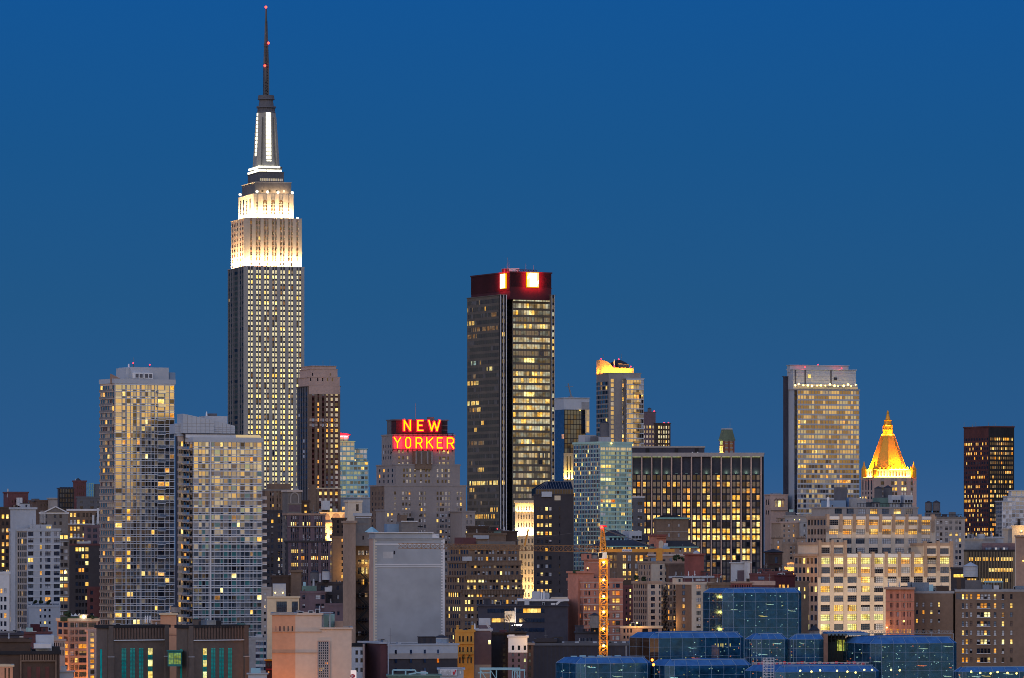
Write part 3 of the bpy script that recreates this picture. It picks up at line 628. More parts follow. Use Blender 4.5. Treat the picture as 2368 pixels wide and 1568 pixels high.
# ------------------------------------------------------------------ the stepped hotel with the red sign
b = Bld('hotel_tower', 'stepped grey brick hotel tower under the big red rooftop letters', 2700, 856.5, 884, 1077)
HP = 'dark:3 blue:4 pale:4 gold:.8 amber:.25 dim:.5 sky:2'
def cols_groups(*g): return [c for x, n in g for c in [(x + 7.45 * i, x + 7.45 * i + 4.4) for i in range(n)]]
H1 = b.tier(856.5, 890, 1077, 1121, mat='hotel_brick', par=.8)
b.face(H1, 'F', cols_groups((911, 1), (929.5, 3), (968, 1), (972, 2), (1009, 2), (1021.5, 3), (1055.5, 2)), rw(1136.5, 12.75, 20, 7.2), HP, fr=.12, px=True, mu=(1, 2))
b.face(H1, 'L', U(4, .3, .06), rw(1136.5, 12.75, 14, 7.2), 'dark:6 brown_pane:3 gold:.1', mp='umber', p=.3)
H1b = b.tier(869, 891, 950, 1178, dd=-4, mat='hotel_brick', par=.8)
b.face(H1b, 'F', cols_groups((895, 1), (903.5, 1), (919, 1), (931, 3)), rw(1187, 12.75, 12, 7.4), HP, fr=.12, px=True, mu=(1, 2), lit=lambda r, c: 'gold' if r == 0 and c < 2 else None)
H1c = b.tier(1030, 1069, 1098, 1181, dd=-5, mat='hotel_brick', par=.8)
b.face(H1c, 'F', [(1077, 1081.4), (1086, 1090.4)], rw(1190.5, 12.75, 12, 7.4), HP, fr=.12, px=True, mu=(1, 2), lit=lambda r, c: 'gold' if r == 0 and c == 0 else None)
H2 = b.tier(871, 915.5, 1063, 1073, 1124, dd=4, mat='hotel_brick', par=.8)
b.face(H2, 'F', cols_groups((931.5, 3), (957, 1), (970.5, 1), (982, 2), (1009.5, 1), (1020.5, 3)), rw(1083.5, 12.75, 4, 7.2), HP, fr=.12, px=True, mu=(1, 2))
b.face(H2, 'L', U(4, .28, .06), rw(1083.5, 12.75, 4, 7.2), 'dark:4 gold:.6 amber:.5', p=.3)
H3 = b.tier(883, 908, 1051, 1004, 1075, dd=8, mat='hotel_brick', par=.8)
b.face(H3, 'F', [(920.5, 925), (929.5, 933.5), (940.5, 944.5), (962.5, 966.5), (975, 980), (988.5, 994), (1014.5, 1018.5), (1022.5, 1029.5), (1034, 1038)], [(1040.7, 1048.2), (1055, 1062.3), (1068, 1074)], HP, mp='hotel_brick', fr=.12, px=True, mu=(1, 2), lit=lambda r, c: 'dark' if c in (3, 4, 5) else None)
b.face(H3, 'L', U(4, .32, .06), rw(1028, 13.3, 4, 7.2), 'dark:5 brown_pane:2 pale:.5', mp='hotel_brick', p=.3)
H3a = b.tier(951, 961, 998, 1043, 1085, dd=6.6, mat='umber', par=0)
for x in (960.5, 972.5, 986.5, 996.5): b.bx(H3a, 'pilaster', x, x + 3.2, 1044, 1073, -.7, .7, 'hotel_brick')
H4 = b.tier(895, 913, 1035, 969.5, 1006, dd=14, mat='dark_grey', par=.6)
for x0 in (897, 1020):
    for y in (973, 984, 995): b.bx(H4, 'louvre', x0 if x0 > 1000 else 915, x0 + 14 if x0 > 1000 else 925, y, y + 8, -.35, .35, 'black_panel')
H5 = b.tier(905, 916, 1021, 972, 1006, dd=11, mat='dark_red', par=.3)  # backing tier: the sign's red glow is put into its wall colour
b.bx(H5, 'bulkhead', 994, 1004, 963, 973, 4, 5, 'dark_grey'); b.pole(H5, 960, 931, 972, 6, .35)
bb = b.bx(H1b, 'railing', 940, 975, 1216, 1219, -2, .2, 'black_iron')
b.done()
# the sign: letters on a frame in front of the top tiers
so = tag(empty('rooftop_sign', (X(975, 2696), 2696, Z(1040, 2696)), b.th), 'glowing red and yellow letters reading NEW YORKER on the stepped hotel', 'sign')
YO, sd = 14.0, 2709; ss = sd / FP
LET = {'N': [[(0, 0), (0, 1), (1, 0), (1, 1)]], 'E': [[(1, 0), (0, 0), (0, 1), (1, 1)], [(0, .52), (.8, .52)]], 'W': [[(0, 1), (.25, 0), (.5, .85), (.75, 0), (1, 1)]],
       'Y': [[(0, 1), (.5, .48), (1, 1)], [(.5, .48), (.5, 0)]], 'O': [[(.25, 0), (0, .2), (0, .8), (.25, 1), (.75, 1), (1, .8), (1, .2), (.75, 0), (.25, 0)]],
       'R': [[(0, 0), (0, 1), (.75, 1), (1, .85), (1, .6), (.75, .46), (0, .46)], [(.55, .46), (1, 0)]], 'K': [[(0, 0), (0, 1)], [(1, 1), (0, .42)], [(.3, .6), (1, 0)]]}
def sx_(px, y=YO):
    c, sn = cos(b.th), sin(b.th); k = (px - CX) / FP; o_ = so.location
    return (k * (o_.y + y * c) - o_.x + y * sn) / (c - k * sn)
def sz_(py): return Z(py, sd) - so.location.z
def letter(ch, x0, x1, yt, yb):
    a0, w, h, z0 = sx_(x0), sx_(x1) - sx_(x0), (yb - yt) * ss, sz_(yb)
    mo, mi_ = MB(), MB(); wt = 5.9 * ss; wi = 2.7 * ss
    for pl in LET[ch]:
        for p, q in zip(pl, pl[1:]):
            P, Q = (Vector((a0 + wt / 2 + u * (w - wt), YO, z0 + wt / 2 + v * (h - wt))) for u, v in (p, q))
            dv = (Q - P).normalized(); nv = Vector((-dv.z, 0, dv.x))
            for mb, wd, ext, yy, th in ((mo, wt, .5, 0, .8), (mi_, wi, .42, -.14, .12)):
                e = dv * wd * ext; A, B = P - e, Q + e; nn = nv * wd / 2; i = len(mb.v)
                for y_ in (yy, yy + th): mb.v += [tuple(v + Vector((0, y_, 0))) for v in (A - nn, B - nn, B + nn, A + nn)]
                for f in ((0, 1, 2, 3), (0, 4, 5, 1), (1, 5, 6, 2), (2, 6, 7, 3), (3, 7, 4, 0)): mb.f.append(tuple(i + k for k in f)); mb.m.append(0)
    l = mo.build('letter', 'neon_red', so); mi_.build('neon_tube', 'neon_yellow', l)
for ch, a, c in (('N', 932, 951.5), ('E', 963.6, 980.6), ('W', 989, 1019.5)): letter(ch, a, c, 969.5, 998)
for ch, a, c in (('Y', 909, 929), ('O', 935.4, 952), ('R', 959.5, 978), ('K', 984, 1003.5), ('E', 1008.5, 1025), ('R', 1031.5, 1051.5)): letter(ch, a, c, 1009.2, 1038.4)
m = MB()
for y in (1002, 1006.5, 1040): m.box(sx_(909), sx_(1051), YO + 1.2, YO + 1.4, sz_(y) - .15, sz_(y) + .15)
for i in range(13):
    px = 911 + 11.5 * i; a = sx_(px); m.box(a - .15, a + .15, YO + 1.4, YO + 1.6, sz_(1041), sz_(1002 if i in (0, 1, 11, 12) else 972)); m.bar((a, YO + 1.5, sz_(1041)), (a, YO + 6, sz_(1050)), .3)
m.build('sign_frame', 'black_iron', so)
area_light('sign_glow', so, (sx_(980), YO + 1.0, sz_(1024)), (R(90), 0, 0), 140 * ss, 28 * ss, 5000, (1, .03, .06))
area_light('sign_glow', so, (sx_(976), YO + 1.0, sz_(984)), (R(90), 0, 0), 90 * ss, 26 * ss, 4000, (1, .03, .06))

# ------------------------------------------------------------------ dark glass slab with red roof sign
b = Bld('office_tower', 'tall dark glass office slab crowned by glowing red and white signs', 2900, 1080.6, 1155.5, 1283, 26)
t = b.tier(1080.6, 1155.5, 1171, 681, mat='bronze', par=.4)
GR = rw(690, 15.6, 36, 9.6)
def lit_gl(r, c):
    n = 46
    rowlit = {1: (.12, .16, 'dim'), 2: (.7, .9, 'dim'), 3: (0, .2, 'gold'), 4: (.1, .95, 'dim'), 5: (0, .3, 'dim'), 9: (0, .25, 'cool'), 10: (.6, .8, 'yel'), 12: (0, .33, 'gold'), 15: (0, .35, 'yel'), 16: (.05, .3, 'dim'), 19: (.2, .3, 'gold'), 21: (.05, .5, 'dim'), 25: (.3, .5, 'gold'), 27: (.03, .95, 'yel'), 28: (.05, .22, 'gold'), 31: (.7, .95, 'gold'), 32: (.1, .9, 'gold'), 38: (.2, .9, 'gold')}
    f = c / n
    if r in rowlit and rowlit[r][0] <= f <= rowlit[r][1] and rng.random() < .72: return rowlit[r][2]
    return None
b.face(t, 'L', U(46, .62, .01), GR, 'bronze_glass:30 dark:6 grey_pane:5 dim:.5 gold:.25', 'bronze', 'bronze', p=.09, q=.06, keep=.55, lit=lit_gl)
b.face(t, 'F', [(.34, .72)], GR, 'dark:3 grey_pane:3 bronze_glass:3 gold:.5', 'black_panel', 'black_panel', p=.2, q=.15)
for x in (1156.3, 1163.2, 1169.6): b.bx(t, 'corner_mullion', x, x + 1.3, 681.5, 1260, -.75, .4, 'white_trim')
t2 = b.tier(1171, 1185, 1274, 664, dd=10, mat='bronze', par=.4)
def lit_gf(r, c):
    full = {0: .95, 1: .95, 2: .5, 3: .3, 5: .8, 7: .9, 8: .9, 12: .95, 13: .95, 14: .95, 16: .95, 17: .95, 18: .9, 19: .95, 20: .8, 22: .7, 23: .6, 28: .75}
    if r in full and rng.random() < full[r]: return 'office' if rng.random() < .8 else 'gold'
    if r in (3, 10, 15, 22) and 3 < c < 8 and rng.random() < .8: return 'yel'
    if r in (9, 11, 6, 4): return 'office_dim' if rng.random() < .4 else 'grey_pane'
    if r > 23: return rng.choice(('navy', 'blue', 'office_dim', 'grey_pane', 'sky', 'office'))
    return 'office_dim'
b.face(t2, 'F', U(14, .90, .01), rw(670, 15.72, 38, 10.2), 'office:1', 'bronze', 'bronze', p=.16, q=.13, keep=.4, lit=lit_gf)
b.face(t2, 'L', [(.15, .45), (.55, .9)], rw(690, 15.6, 36, 9.6), 'dark:8 bronze_glass:4 dim:.3 gold:.25', 'black_panel', 'black_panel', p=.2, q=.15)
t3 = b.tier(1271, 1274.5, 1283, 681.5, dd=12, mat='bronze', par=.4)
b.face(t3, 'F', [(.12, .72)], rw(690, 15.72, 36, 9.6), 'dark:4 office:3 gold:1 grey_pane:2', 'black_panel', 'black_panel', p=.2, q=.15)
for x in (1274.8, 1281): b.bx(t3, 'corner_mullion', x, x + 1.3, 682, 1260, -.6, .35, 'pale_grey')
t4 = b.tier(1089.6, 1180, 1275, 627.5, 692, dd=5, mat='dark_red', par=.8, coping='dark_red')
m = MB()
for i in range(40):
    a = t4.ox + t4.W * (i + .5) / 40; m.box(a - .14, a + .14, t4.oy - .25, t4.oy, Z(662, t4.d), t4.z1 - .02)
for i in range(70):
    a = t4.oy + t4.D * (i + .5) / 70; m.box(t4.ox - .25, t4.ox, a - .14, a + .14, Z(672, t4.d), t4.z1 - .02)
b.part('cladding', m, 'dark_red')
b.bx(t4, 'penthouse', 1176, 1201, 618, None, 8, 6, 'white_wall'); b.bx(t4, 'penthouse', 1171, 1176.5, 619, None, 8, 6, 'dark_red')
m = MB(); a0, a1 = b.fx(t4, 1200), b.fx(t4, 1247); zt = Z(622, t4.d); m.bar((a0, t4.oy + 4, zt), (a1, t4.oy + 4, zt), .3)
for i in range(9):
    a = a0 + (a1 - a0) * i / 8; m.bar((a, t4.oy + 4, t4.z1), (a, t4.oy + 4, zt), .25)
    if i < 8: m.bar((a, t4.oy + 4, t4.z1 + .6), (a + (a1 - a0) / 8, t4.oy + 4, zt), .2)
b.part('railing', m, 'black_iron')
for x, y in ((1160, 620), (1166, 616), (1173, 593), (1177, 600), (1216, 606), (1234, 611)): b.pole(t4, x, y, None, 6, .3)
def one_mark(x0, x1, y0, y1, flip):                        # the figure 1 on the glowing panel, drawn the right way up and turned over
    z0, z1 = Z(y1, t4.d), Z(y0, t4.d); a0, a1 = b.fx(t4, x0), b.fx(t4, x1); w = a1 - a0; h = z1 - z0; m = MB()
    for q in ([(.44, 0), (.98, 0), (.98, 1), (.44, 1)], [(.44, .70), (.44, 1), (0, .74), (0, .52)]):
        P = [(a0 + (1 - u if flip else u) * w, t4.oy - 1.75, z0 + (1 - v if flip else v) * h) for u, v in q]
        m.quad(*P); m.quad(*[(x, y + .2, z) for x, y, z in P])
        for i in range(4): p, r = P[i], P[(i + 1) % 4]; m.quad(p, r, (r[0], r[1] + .2, r[2]), (p[0], p[1] + .2, p[2]))
    return m
sgn = tag(empty('illuminated_sign', tuple(Vector(b.root.location)), b.th), 'wide glowing yellow panel with white figure 1 on the dark slab roof', 'sign')
m = MB(); a0, a1 = b.fx(t4, 1217), b.fx(t4, 1243); m.box(a0, a1, t4.oy - 1.5, t4.oy - .3, Z(662.5, t4.d), Z(629.7, t4.d)); m.build('panel', 'sign_yellow', sgn)
m = MB(); m.box(a0 - .35, a1 + .35, t4.oy - 1.2, t4.oy - .28, Z(663.6, t4.d), Z(628.7, t4.d)); m.build('frame', 'sign_edge', sgn)
one_mark(1217.5, 1229, 630.3, 662, False).build('figure', 'sign_white', sgn); one_mark(1231, 1242.5, 630.3, 662, True).build('figure', 'sign_white', sgn)
sgn = tag(empty('illuminated_sign', tuple(Vector(b.root.location)), b.th), 'narrow glowing white upright panel on the left corner of the dark slab roof', 'sign')
yb0 = t4.oy + t4.D * .09; yb1 = t4.oy + t4.D * .205
m = MB(); m.box(t4.ox - 1.4, t4.ox - .3, yb0, yb1, Z(665, t4.d), Z(632.5, t4.d)); m.build('panel', 'sign_white', sgn)
m = MB(); m.box(t4.ox - 1.1, t4.ox - .28, yb0 - .6, yb1 + .6, Z(666.2, t4.d), Z(631.4, t4.d)); m.build('frame', 'sign_edge', sgn)
zc = Z(646, t4.d)
area_light('sign_glow', b.root, ((a0 + a1) / 2, t4.oy - 2.3, zc), (R(90), 0, 0), 12, 12, 6500, (1, .02, .04))
area_light('sign_glow', b.root, (t4.ox - 2.2, (yb0 + yb1) / 2, zc), (R(90), 0, R(-90)), 12, 12, 6500, (1, .02, .04))
b.done()
# ------------------------------------------------------------------ towers right of centre
b = Bld('office_tower', 'slim blue glass tower with pale top band and leaning crane mast on its roof', 3250, 1280, 1305, 1363, 22)
t = b.tier(1280, 1305, 1363, 919, 947, mat='metal_panel', par=.5)
b.bx(t, 'louvre_panel', 1345, 1362, 929, 946, -.3, .3, 'grey')
t = b.tier(1281, 1305, 1354, 946, dd=.6, mat='mirror_blue', par=0)
b.face(t, 'F', U(7, .9, .01), rw(949, 11, 20, 9.5), 'navy:8 dark:6 gold:.12 dim:.1', 'black_panel', 'black_panel', p=.1, q=.12, tilt=.3)
b.face(t, 'L', U(4, .95, .01), rw(949, 11, 20, 10.2), 'mirror_blue:12 sky:.3 pink:.1', 'mirror_blue', 'mirror_blue', p=.05, q=.04, tilt=.2)
t2 = b.tier(1353, 1355, 1363, 947, 1002, dd=2, mat='cream', par=0)
b.face(t2, 'F', [(.15, .9)], rw(948, 13, 4, 12), 'gold_glass:2 cur:3', 'cream', 'cream', p=.1, q=.08)
m = MB(); a = b.fx(t, 1329); z0 = Z(916, t.d); m.box(a - 1.2, a + 1.2, t.oy + 5, t.oy + 8, Z(919, t.d) - .5, z0); m.bar((a, t.oy + 6, z0), (a - 2.2, t.oy + 6, Z(886, t.d)), .7); m.bar((a - 4, t.oy + 6, Z(893, t.d)), (a + 1.5, t.oy + 6, Z(893, t.d)), .25); b.part('mast', m, 'steel')
b.beacon(t, 1340, 948.5, -1, .9, False, ('lamp', 'lamp', 'lamp')); b.done()
b = Bld('office_building', 'yellow floodlit block with tall dark window strips before the slim blue tower', 3000, None, 1305, 1329)
t = b.tier(None, 1305, 1329, 1047.5, mat='cream', depth=14, par=.4)
b.face(t, 'F', [(.22, .36), (.52, .66), (.82, .95)], [(1055, 1088), (1091, 1112)], 'dark:3 gold:1 dim:1', 'cream', 'cream', p=.4, q=.3)
area_light('floodlight', b.root, (t.ox + t.W / 2, t.oy - 2, Z(1106, t.d)), (R(152), 0, 0), t.W, 1, 2600, (1, .72, .16)); b.done()

b = Bld('residential_tower', 'beige apartment tower with a curved orange floodlit crown and four red beacons', 3000, 1379.6, 1415, 1488.5, 20)
t = b.tier(1379.6, 1408, 1481, 861.5, mat='taupe', par=.6)
b.face(t, 'F', [(1412, 1419.5), (1438.5, 1442)], rw(876, 10.7, 17, 8.2), 'gold_glass:3 cur:4 pale:2 gold:.6 amber:.3', px=True, q=.24, tilt=.3)
b.face(t, 'L', U(4, .6, .08), rw(882, 10.7, 17, 7.5), 'gold_glass:3 dark:4 clear_glass:3 dim:.8 gold:.2', 'dark_grey', 'taupe', p=.3, q=.35, tilt=.3)
t2 = b.tier(1446, 1449, 1488.5, 874, dd=.5, mat='taupe', par=.5, coping='metal_panel')
b.face(t2, 'F', [(.02, .13), (.15, .24), (.26, .40), (.42, .56), (.58, .72), (.74, .84), (.86, .98)], rw(878.5, 11.35, 16, 9.0), 'gold_glass:6 cur:4 pale:1.5 gold:.5 amber:.3 dark:.7', 'slab_warm', 'slab_line', p=.12, q=.35, tilt=.35, keep=.2)
for i in range(9):
    z = Z(888 + 22.7 * i, t2.d); m = MB(); a0, a1 = b.fx(t2, 1465), b.fx(t2, 1479); m.box(a0, a1, t2.oy - 1.6, t2.oy - .4, z - .2, z); m.box(a0, a1, t2.oy - 1.6, t2.oy - 1.5, z, z + 1, 1); b.part('balcony', m, ['slab_line', 'bronze_glass'])
# crown: a low screen with a swooping end
SH = 14 * math.tan(b.th); cfx = lambda x: b.fx(t, x) + SH
m = MB(); pr = [(1389, 830.5), (1393, 830.7), (1400, 832), (1406, 834.6), (1411, 838), (1415, 842), (1418.5, 846.5), (1421, 848), (1464.5, 848)]
y0, y1 = t.oy + 14, t.oy + 15.2
for (xa, ya), (xb, yb_) in zip(pr, pr[1:]):
    a0, a1, za, zb, zz = cfx(xa), cfx(xb), Z(ya, t.d), Z(yb_, t.d), t.z1
    m.quad((a0, y0, zz), (a1, y0, zz), (a1, y0, zb), (a0, y0, za)); m.quad((a1, y1, zz), (a0, y1, zz), (a0, y1, za), (a1, y1, zb)); m.quad((a0, y0, za), (a1, y0, zb), (a1, y1, zb), (a0, y1, za))
a = cfx(1389); m.box(a - .5, a, y0 + .05, y0 + 5, t.z1, Z(830.5, t.d)); m.box(cfx(1464.5), cfx(1464.5) + .6, y0 + .05, y0 + 5, t.z1, Z(848, t.d)); b.part('crown_wall', m, 'cream_crown') if wall('cream_crown', (.70, .46, .22), .08) else None
area_light('floodlight', b.root, ((cfx(1389) + cfx(1465)) / 2, t.oy + 11.4, Z(861, t.d)), (R(150), 0, 0), 19, .8, 5600, (1, .38, .03))
area_light('floodlight', b.root, (cfx(1389) - 2.2, t.oy + 16, Z(861, t.d)), (R(150), 0, R(-90)), 5, .8, 700, (1, .38, .03))
m = MB(); cx, cy = b.fx(t, 1432) + 22 * math.tan(b.th), t.oy + 22; m.prof(cx, cy, [(t.z1, 24 * t.s), (Z(842, t.d), 24 * t.s), (Z(836, t.d), 20 * t.s), (Z(830, t.d), 8 * t.s), (Z(828, t.d), .3)], 12); b.part('dome', m, 'slate')
b.bx(t, 'bulkhead', 1431, 1440, 837, None, 15.5, 2, 'dark_grey'); b.bx(t, 'bulkhead', 1440, 1456, 839, None, 15.5, 2, 'dark_grey'); b.pole(t, 1421.5, 829, 850, 15.6, .9, 'white_paint', 'vent_pipe')
for x, y in ((1391.5, 828), (1432, 828.5), (1422, 844.5), (1460, 845)): b.beacon(t, x, y, 13.6, 1.7, False)
b.pole(t, 1396, 818, 830, 4, .25); b.pole(t, 1437.5, 816, 830, 8, .25); b.done()

b = Bld('office_building', 'narrow grey tower with one red beacon right of the orange crowned tower', 3250, None, 1484, 1516)
t = b.tier(None, 1484, 1516, 952, mat='mauve', depth=20, par=.5)
b.face(t, 'F', U(4, .62, .06), [(984, 991)] + rw(995, 11.2, 6, 6.5), 'cur:3 pale:3 dim:2 gold:.6', p=.3, fr=.2)
b.beacon(t, 1513, 951, 1.5, 1.6); b.done()
water_tank(1502, 942.5, 954, 9, 3254, 'small dark tank on the narrow grey tower with one red beacon', 0, 'dark_grey')
b = Bld('office_building', 'dark tower with bright gridded windows and two red beacons at its top', 3150, 1513, 1520, 1550)
t = b.tier(1513, 1520, 1550, 978, mat='dark_brown', par=.5)
b.face(t, 'F', U(5, .62, .03), rw(984.5, 10.9, 8, 7.4), 'esbw:4 cur:3 gold:1.2 pale:1', 'dark_brown', 'dark_brown', p=.35, q=.2, fr=.25)
for x in (1536, 1546): b.beacon(t, x, 977.5, 1.5, 1.7)
b.done()

# ------------------------------------------------------------------ broad slab with pale vertical piers
b = Bld('office_building', 'broad dark office block striped by pale full height piers, many windows lit yellow', 2750, None, 1461, 1766)
t = b.tier(None, 1461, 1766, 1047, mat='black_panel', depth=34, par=1.2, coping='taupe')
px0, pit = 1459.5, 23.0
LC = []
for i in range(14):
    x = px0 + pit * i; LC += [(x + 4.6, x + 11.2), (x + 14.2, x + 20.8)]
LC = [c for c in LC if c[1] < 1763]
rowp = {1: .25, 2: .2, 3: .18, 4: .5, 5: .12, 6: .85, 7: .12, 8: .85, 9: .9, 10: .08, 11: .7, 12: .6, 13: .1, 14: .08, 15: .35, 16: .1}
def lit_l(r, c):
    p = rowp.get(r, .05)
    if rng.random() < p: return 'gold' if rng.random() < .6 else ('yel' if r > 5 else 'amber')
    return 'grey_pane' if rng.random() < .5 else ('dim' if rng.random() < .5 and r > 0 else 'dark')
b.face(t, 'F', LC, rw(1099, 15.45, 17, 10.6), 'dark:1', 'black_panel', 'navy_wall', p=.12, q=.10, px=True, lit=lit_l)
m = MB()
for i in range(14):
    a = b.fx(t, px0 + pit * i), b.fx(t, px0 + pit * i + 3.0); m = MB(); m.box(max(a[0], t.ox - .2), a[1], t.oy - 1.5, t.oy - .02, 0, Z(1056, t.d)); b.part('pier', m, 'rose_stone')
b.bx(t, 'cornice', 1460.5, 1766.3, 1048, 1056.2, -1.7, 1.7, 'taupe')
b.bx(t, 'mechanical_screen', 1462.5, 1764.5, 1058, 1096, -.15, .148, 'slate')
for i in range(13):                                         # uplights and a lit soffit in the tall dark band
    xm = px0 + pit * i + 13
    lm = b.bx(t, 'lamp', xm - 3, xm + 3, 1094.5, 1096, -.9, .5, 'green_roof')
    if i in (0, 1, 2, 7, 9, 10, 11, 12, 3): point_light('uplight', b.root, (b.fx(t, xm), t.oy - 1.0, Z(1092.5, t.d)), 110, (.75, 1, .62), .3)
    if i in (0, 1, 2, 3, 4, 8, 9, 10, 11, 12): b.bx(t, 'light_strip', xm - 9.5, xm + 9.5, 1056.4, 1057.4, -1.2, .6, 'lime')
t2 = b.tier(None, 1461, 1629, 1032, 1049, dd=5, mat='navy_wall', depth=22, par=.8, coping='taupe')
for x in (1493, 1560, 1607): b.bx(t2, 'louvre', x, x + 8, 1037, 1046, -.35, .33, 'black_panel')
for x in (1600, 1612): b.bx(t, 'lamp', x, x + 3, 1045, 1047, .5, .6, 'white_wall')
b.done()
b = Bld('office_building', 'dark grey brick building wedged between teal glass tower and striped office block', 2450, None, 1455, 1490)
t = b.tier(None, 1455, 1490, 1148, mat='dark_grey', depth=20, par=.6, coping='white_trim')
b.face(t, 'F', [(.14, .27), (.56, .69), (.73, .86)], rw(1161, 16.2, 10, 7.5), 'pale:2 dark:2 gold:1.5 amber:.5', fr=.15, mu=(1, 2)); b.done()
b = Bld('clock_tower', 'small brick tower with green mansard cap and yellow lit corner', 3400, 1664, 1673, 1698, 24)
t = b.tier(1664, 1673, 1698, 1019, mat='red_brick', par=.3, coping='grey')
b.face(t, 'F', U(2, .62, .06), [(1021, 1025), (1027, 1034), (1037, 1042)], 'maroonp:1', 'red_brick', 'grey', p=.3, q=.25) if glass('maroonp', (.16, .05, .05), .05) else None
m = MB(); e = .5; p0 = [(t.ox - e, t.oy - e), (t.ox + t.W + e, t.oy - e), (t.ox + t.W + e, t.oy + t.D + e), (t.ox - e, t.oy + t.D + e)]; cx, cy = t.ox + t.W / 2, t.oy + t.D / 2
sc_ = lambda k: [(cx + (x - cx) * k, cy + (y - cy) * k) for x, y in p0]
m.loft(sc_(1.02), Z(1019, t.d), sc_(1.02), Z(1016, t.d)); m.loft(sc_(.98), Z(1016, t.d), sc_(.66), Z(993, t.d)); b.part('mansard_roof', m, 'olive_mansard')
m = MB(); m.loft(sc_(.68), Z(993, t.d), sc_(.66), Z(990, t.d)); b.part('coping', m, 'pale_grey'); b.pole(t, 1689, 972, 991, 5, .3); b.pole(t, 1684, 986, 991, 4, .4)
area_light('floodlight', b.root, (t.ox - 1.6, t.oy + t.D / 2, Z(1049, t.d)), (R(157), 0, R(-90)), t.D, 1, 2500, (.95, 1, .15))
m = MB(); m.box(t.ox - .6, t.ox - .02, t.oy + .8, t.oy + t.D * .75, Z(1044, t.d), Z(1031, t.d)); b.part('light_panel', m, 'lemon'); m = MB(); m.box(t.ox - .6, t.ox - .02, t.oy + 1, t.oy + t.D * .6, Z(1028, t.d), Z(1020, t.d)); b.part('light_panel', m, 'lime')
b.done()

# ------------------------------------------------------------------ right hand towers
b = Bld('hotel_tower', 'tall tan and gold glass tower with white top and a row of terrace lamps', 2900, 1811, 1845, 1987, 20)
t = b.tier(1820, 1844, 1987, 899, mat='navy_wall', par=.6, coping='taupe')
NCOL = U(22, .84, .005)
def lit_n(r, c):
    if r in (6, 7, 10, 15) and c < 3 and rng.random() < .8: return 'gold'
    if r > 18: return rng.choice(('navy', 'sky', 'clear_glass', 'gold_glass', 'dark'))
    return None
b.face(t, 'F', NCOL, rw(903, 11.45, 26, 7.6), 'gold_glass:8 bronze_glass:7 cur:.5 gold:.4 amber:.15 clear_glass:3', 'taupe', 'metal_panel', p=.10, q=.22, tilt=.35, keep=.45, lit=lit_n)
b.face(t, 'L', [(.72, .98)], rw(903, 11.45, 26, 10.6), 'navy:6 dark:5 amber:.1 gold:.12', 'metal_panel', 'navy_wall', p=.12, q=.05)
t2 = b.tier(1820, 1834, 1979.5, 853, 901, dd=5, mat='metal_panel', par=.5)
for i, x in enumerate((1838, 1860.5, 1920)):
    m = MB(); a = b.fx(t2, x); m.box(a - .1, a + .9, t2.oy - .06, t2.oy - .01, Z(892, t2.d), t2.z1); b.part('joint', m, 'dark_grey')
for k in range(1, 5):
    m = MB(); z = Z(853 + 8.6 * k, t2.d); m.box(t2.ox, t2.ox + t2.W, t2.oy - .035, t2.oy - .005, z - .08, z + .08); b.part('joint', m, 'grey')
t3 = b.tier(1820, 1827, 1962, 843.5, 860, dd=8, mat='metal_panel', par=.4)
b.bx(t2, 'louvre', 1928, 1935.5, 871.5, 878, -.2, .18, 'slate'); b.bx(t2, 'light_panel', 1868, 1875, 865, 873, -.25, .2, 'gold')
t4 = b.tier(1811, 1813.5, 1822, 870, dd=11, mat='navy_wall', par=.4)
for i in range(15):
    x = 1838 + 10.2 * i + rng.uniform(-2, 2); m = MB(); m.ball((b.fx(t, x), t.oy + .6, Z(rng.choice((891, 892, 888)), t.d)), rng.choice((.45, .6, .7))); b.part('lamp', m, 'lamp')
for x0, x1 in ((1846, 1867), (1884, 1911), (1956, 1983)): b.bx(t, 'terrace_glazing', x0, x1, 892.5, 898, -.35, .3, 'cur')
b.bx(t, 'terrace_wall', 1843, 1984, 887.5, 891, 3, 1, 'pale_grey')
for x, y in ((1860, 848.5), (1892, 842.5), (1945, 850)): b.beacon(t2 if y > 845 else t3, x, y, -.6 if y > 845 else 2, 1.7, False)
for x in (1855, 1940): point_light('beacon_glow', b.root, (b.fx(t2, x), t2.oy - 1.0, Z(849, t2.d)), 260, (1, .05, .06), .3)
b.done()

b = Bld('skyscraper', 'stone tower with a glowing golden pyramid spire and floodlit balustrade', 3600, 1991, 2021, 2118.5, 22)
t = b.tier(1991, 2021, 2118.5, 1104, mat='rose_stone', par=.6, coping='cream')
b.face(t, 'F', [(2036, 2044), (2060, 2066), (2068, 2074), (2084, 2089), (2090.5, 2095.5), (2105, 2110)], [(1113, 1121)] + rw(1127, 11.3, 7, 7.3), 'yel:3 gold:2 dark:3 pale:1', 'rose_stone', 'taupe', p=.6, q=.25, px=True, fr=.2, lit=lambda r, c: 'dark' if (c > 4 and r < 2) or c == 0 else None)
b.face(t, 'L', [(.12, .2), (.35, .43), (.55, .63), (.78, .86)], [(1110, 1133), (1137, 1143), (1148, 1154)], 'dark:3 dim:1 gold:.5', 'rose_stone', 'taupe', p=.5, q=.25)
pd = 3600 + 22; s = pd / FP; pcx, pcy = b.loc(2053, pd)
def octp(r, k=.45): 
    c = r * k * s; r = r * s; return [(pcx + x, pcy + y) for x, y in ((-c, -r), (c, -r), (r, -c), (r, c), (c, r), (-c, r), (-r, c), (-r, -c))]
m = MB(); m.loft(octp(43), Z(1086, pd), octp(38), Z(1081, pd)); m.loft(octp(38), Z(1081, pd), octp(13.2), Z(1005.5, pd)); b.part('spire_roof', m, 'gold_leaf')
m = MB(); P0, P1 = octp(38.4), octp(13.6)
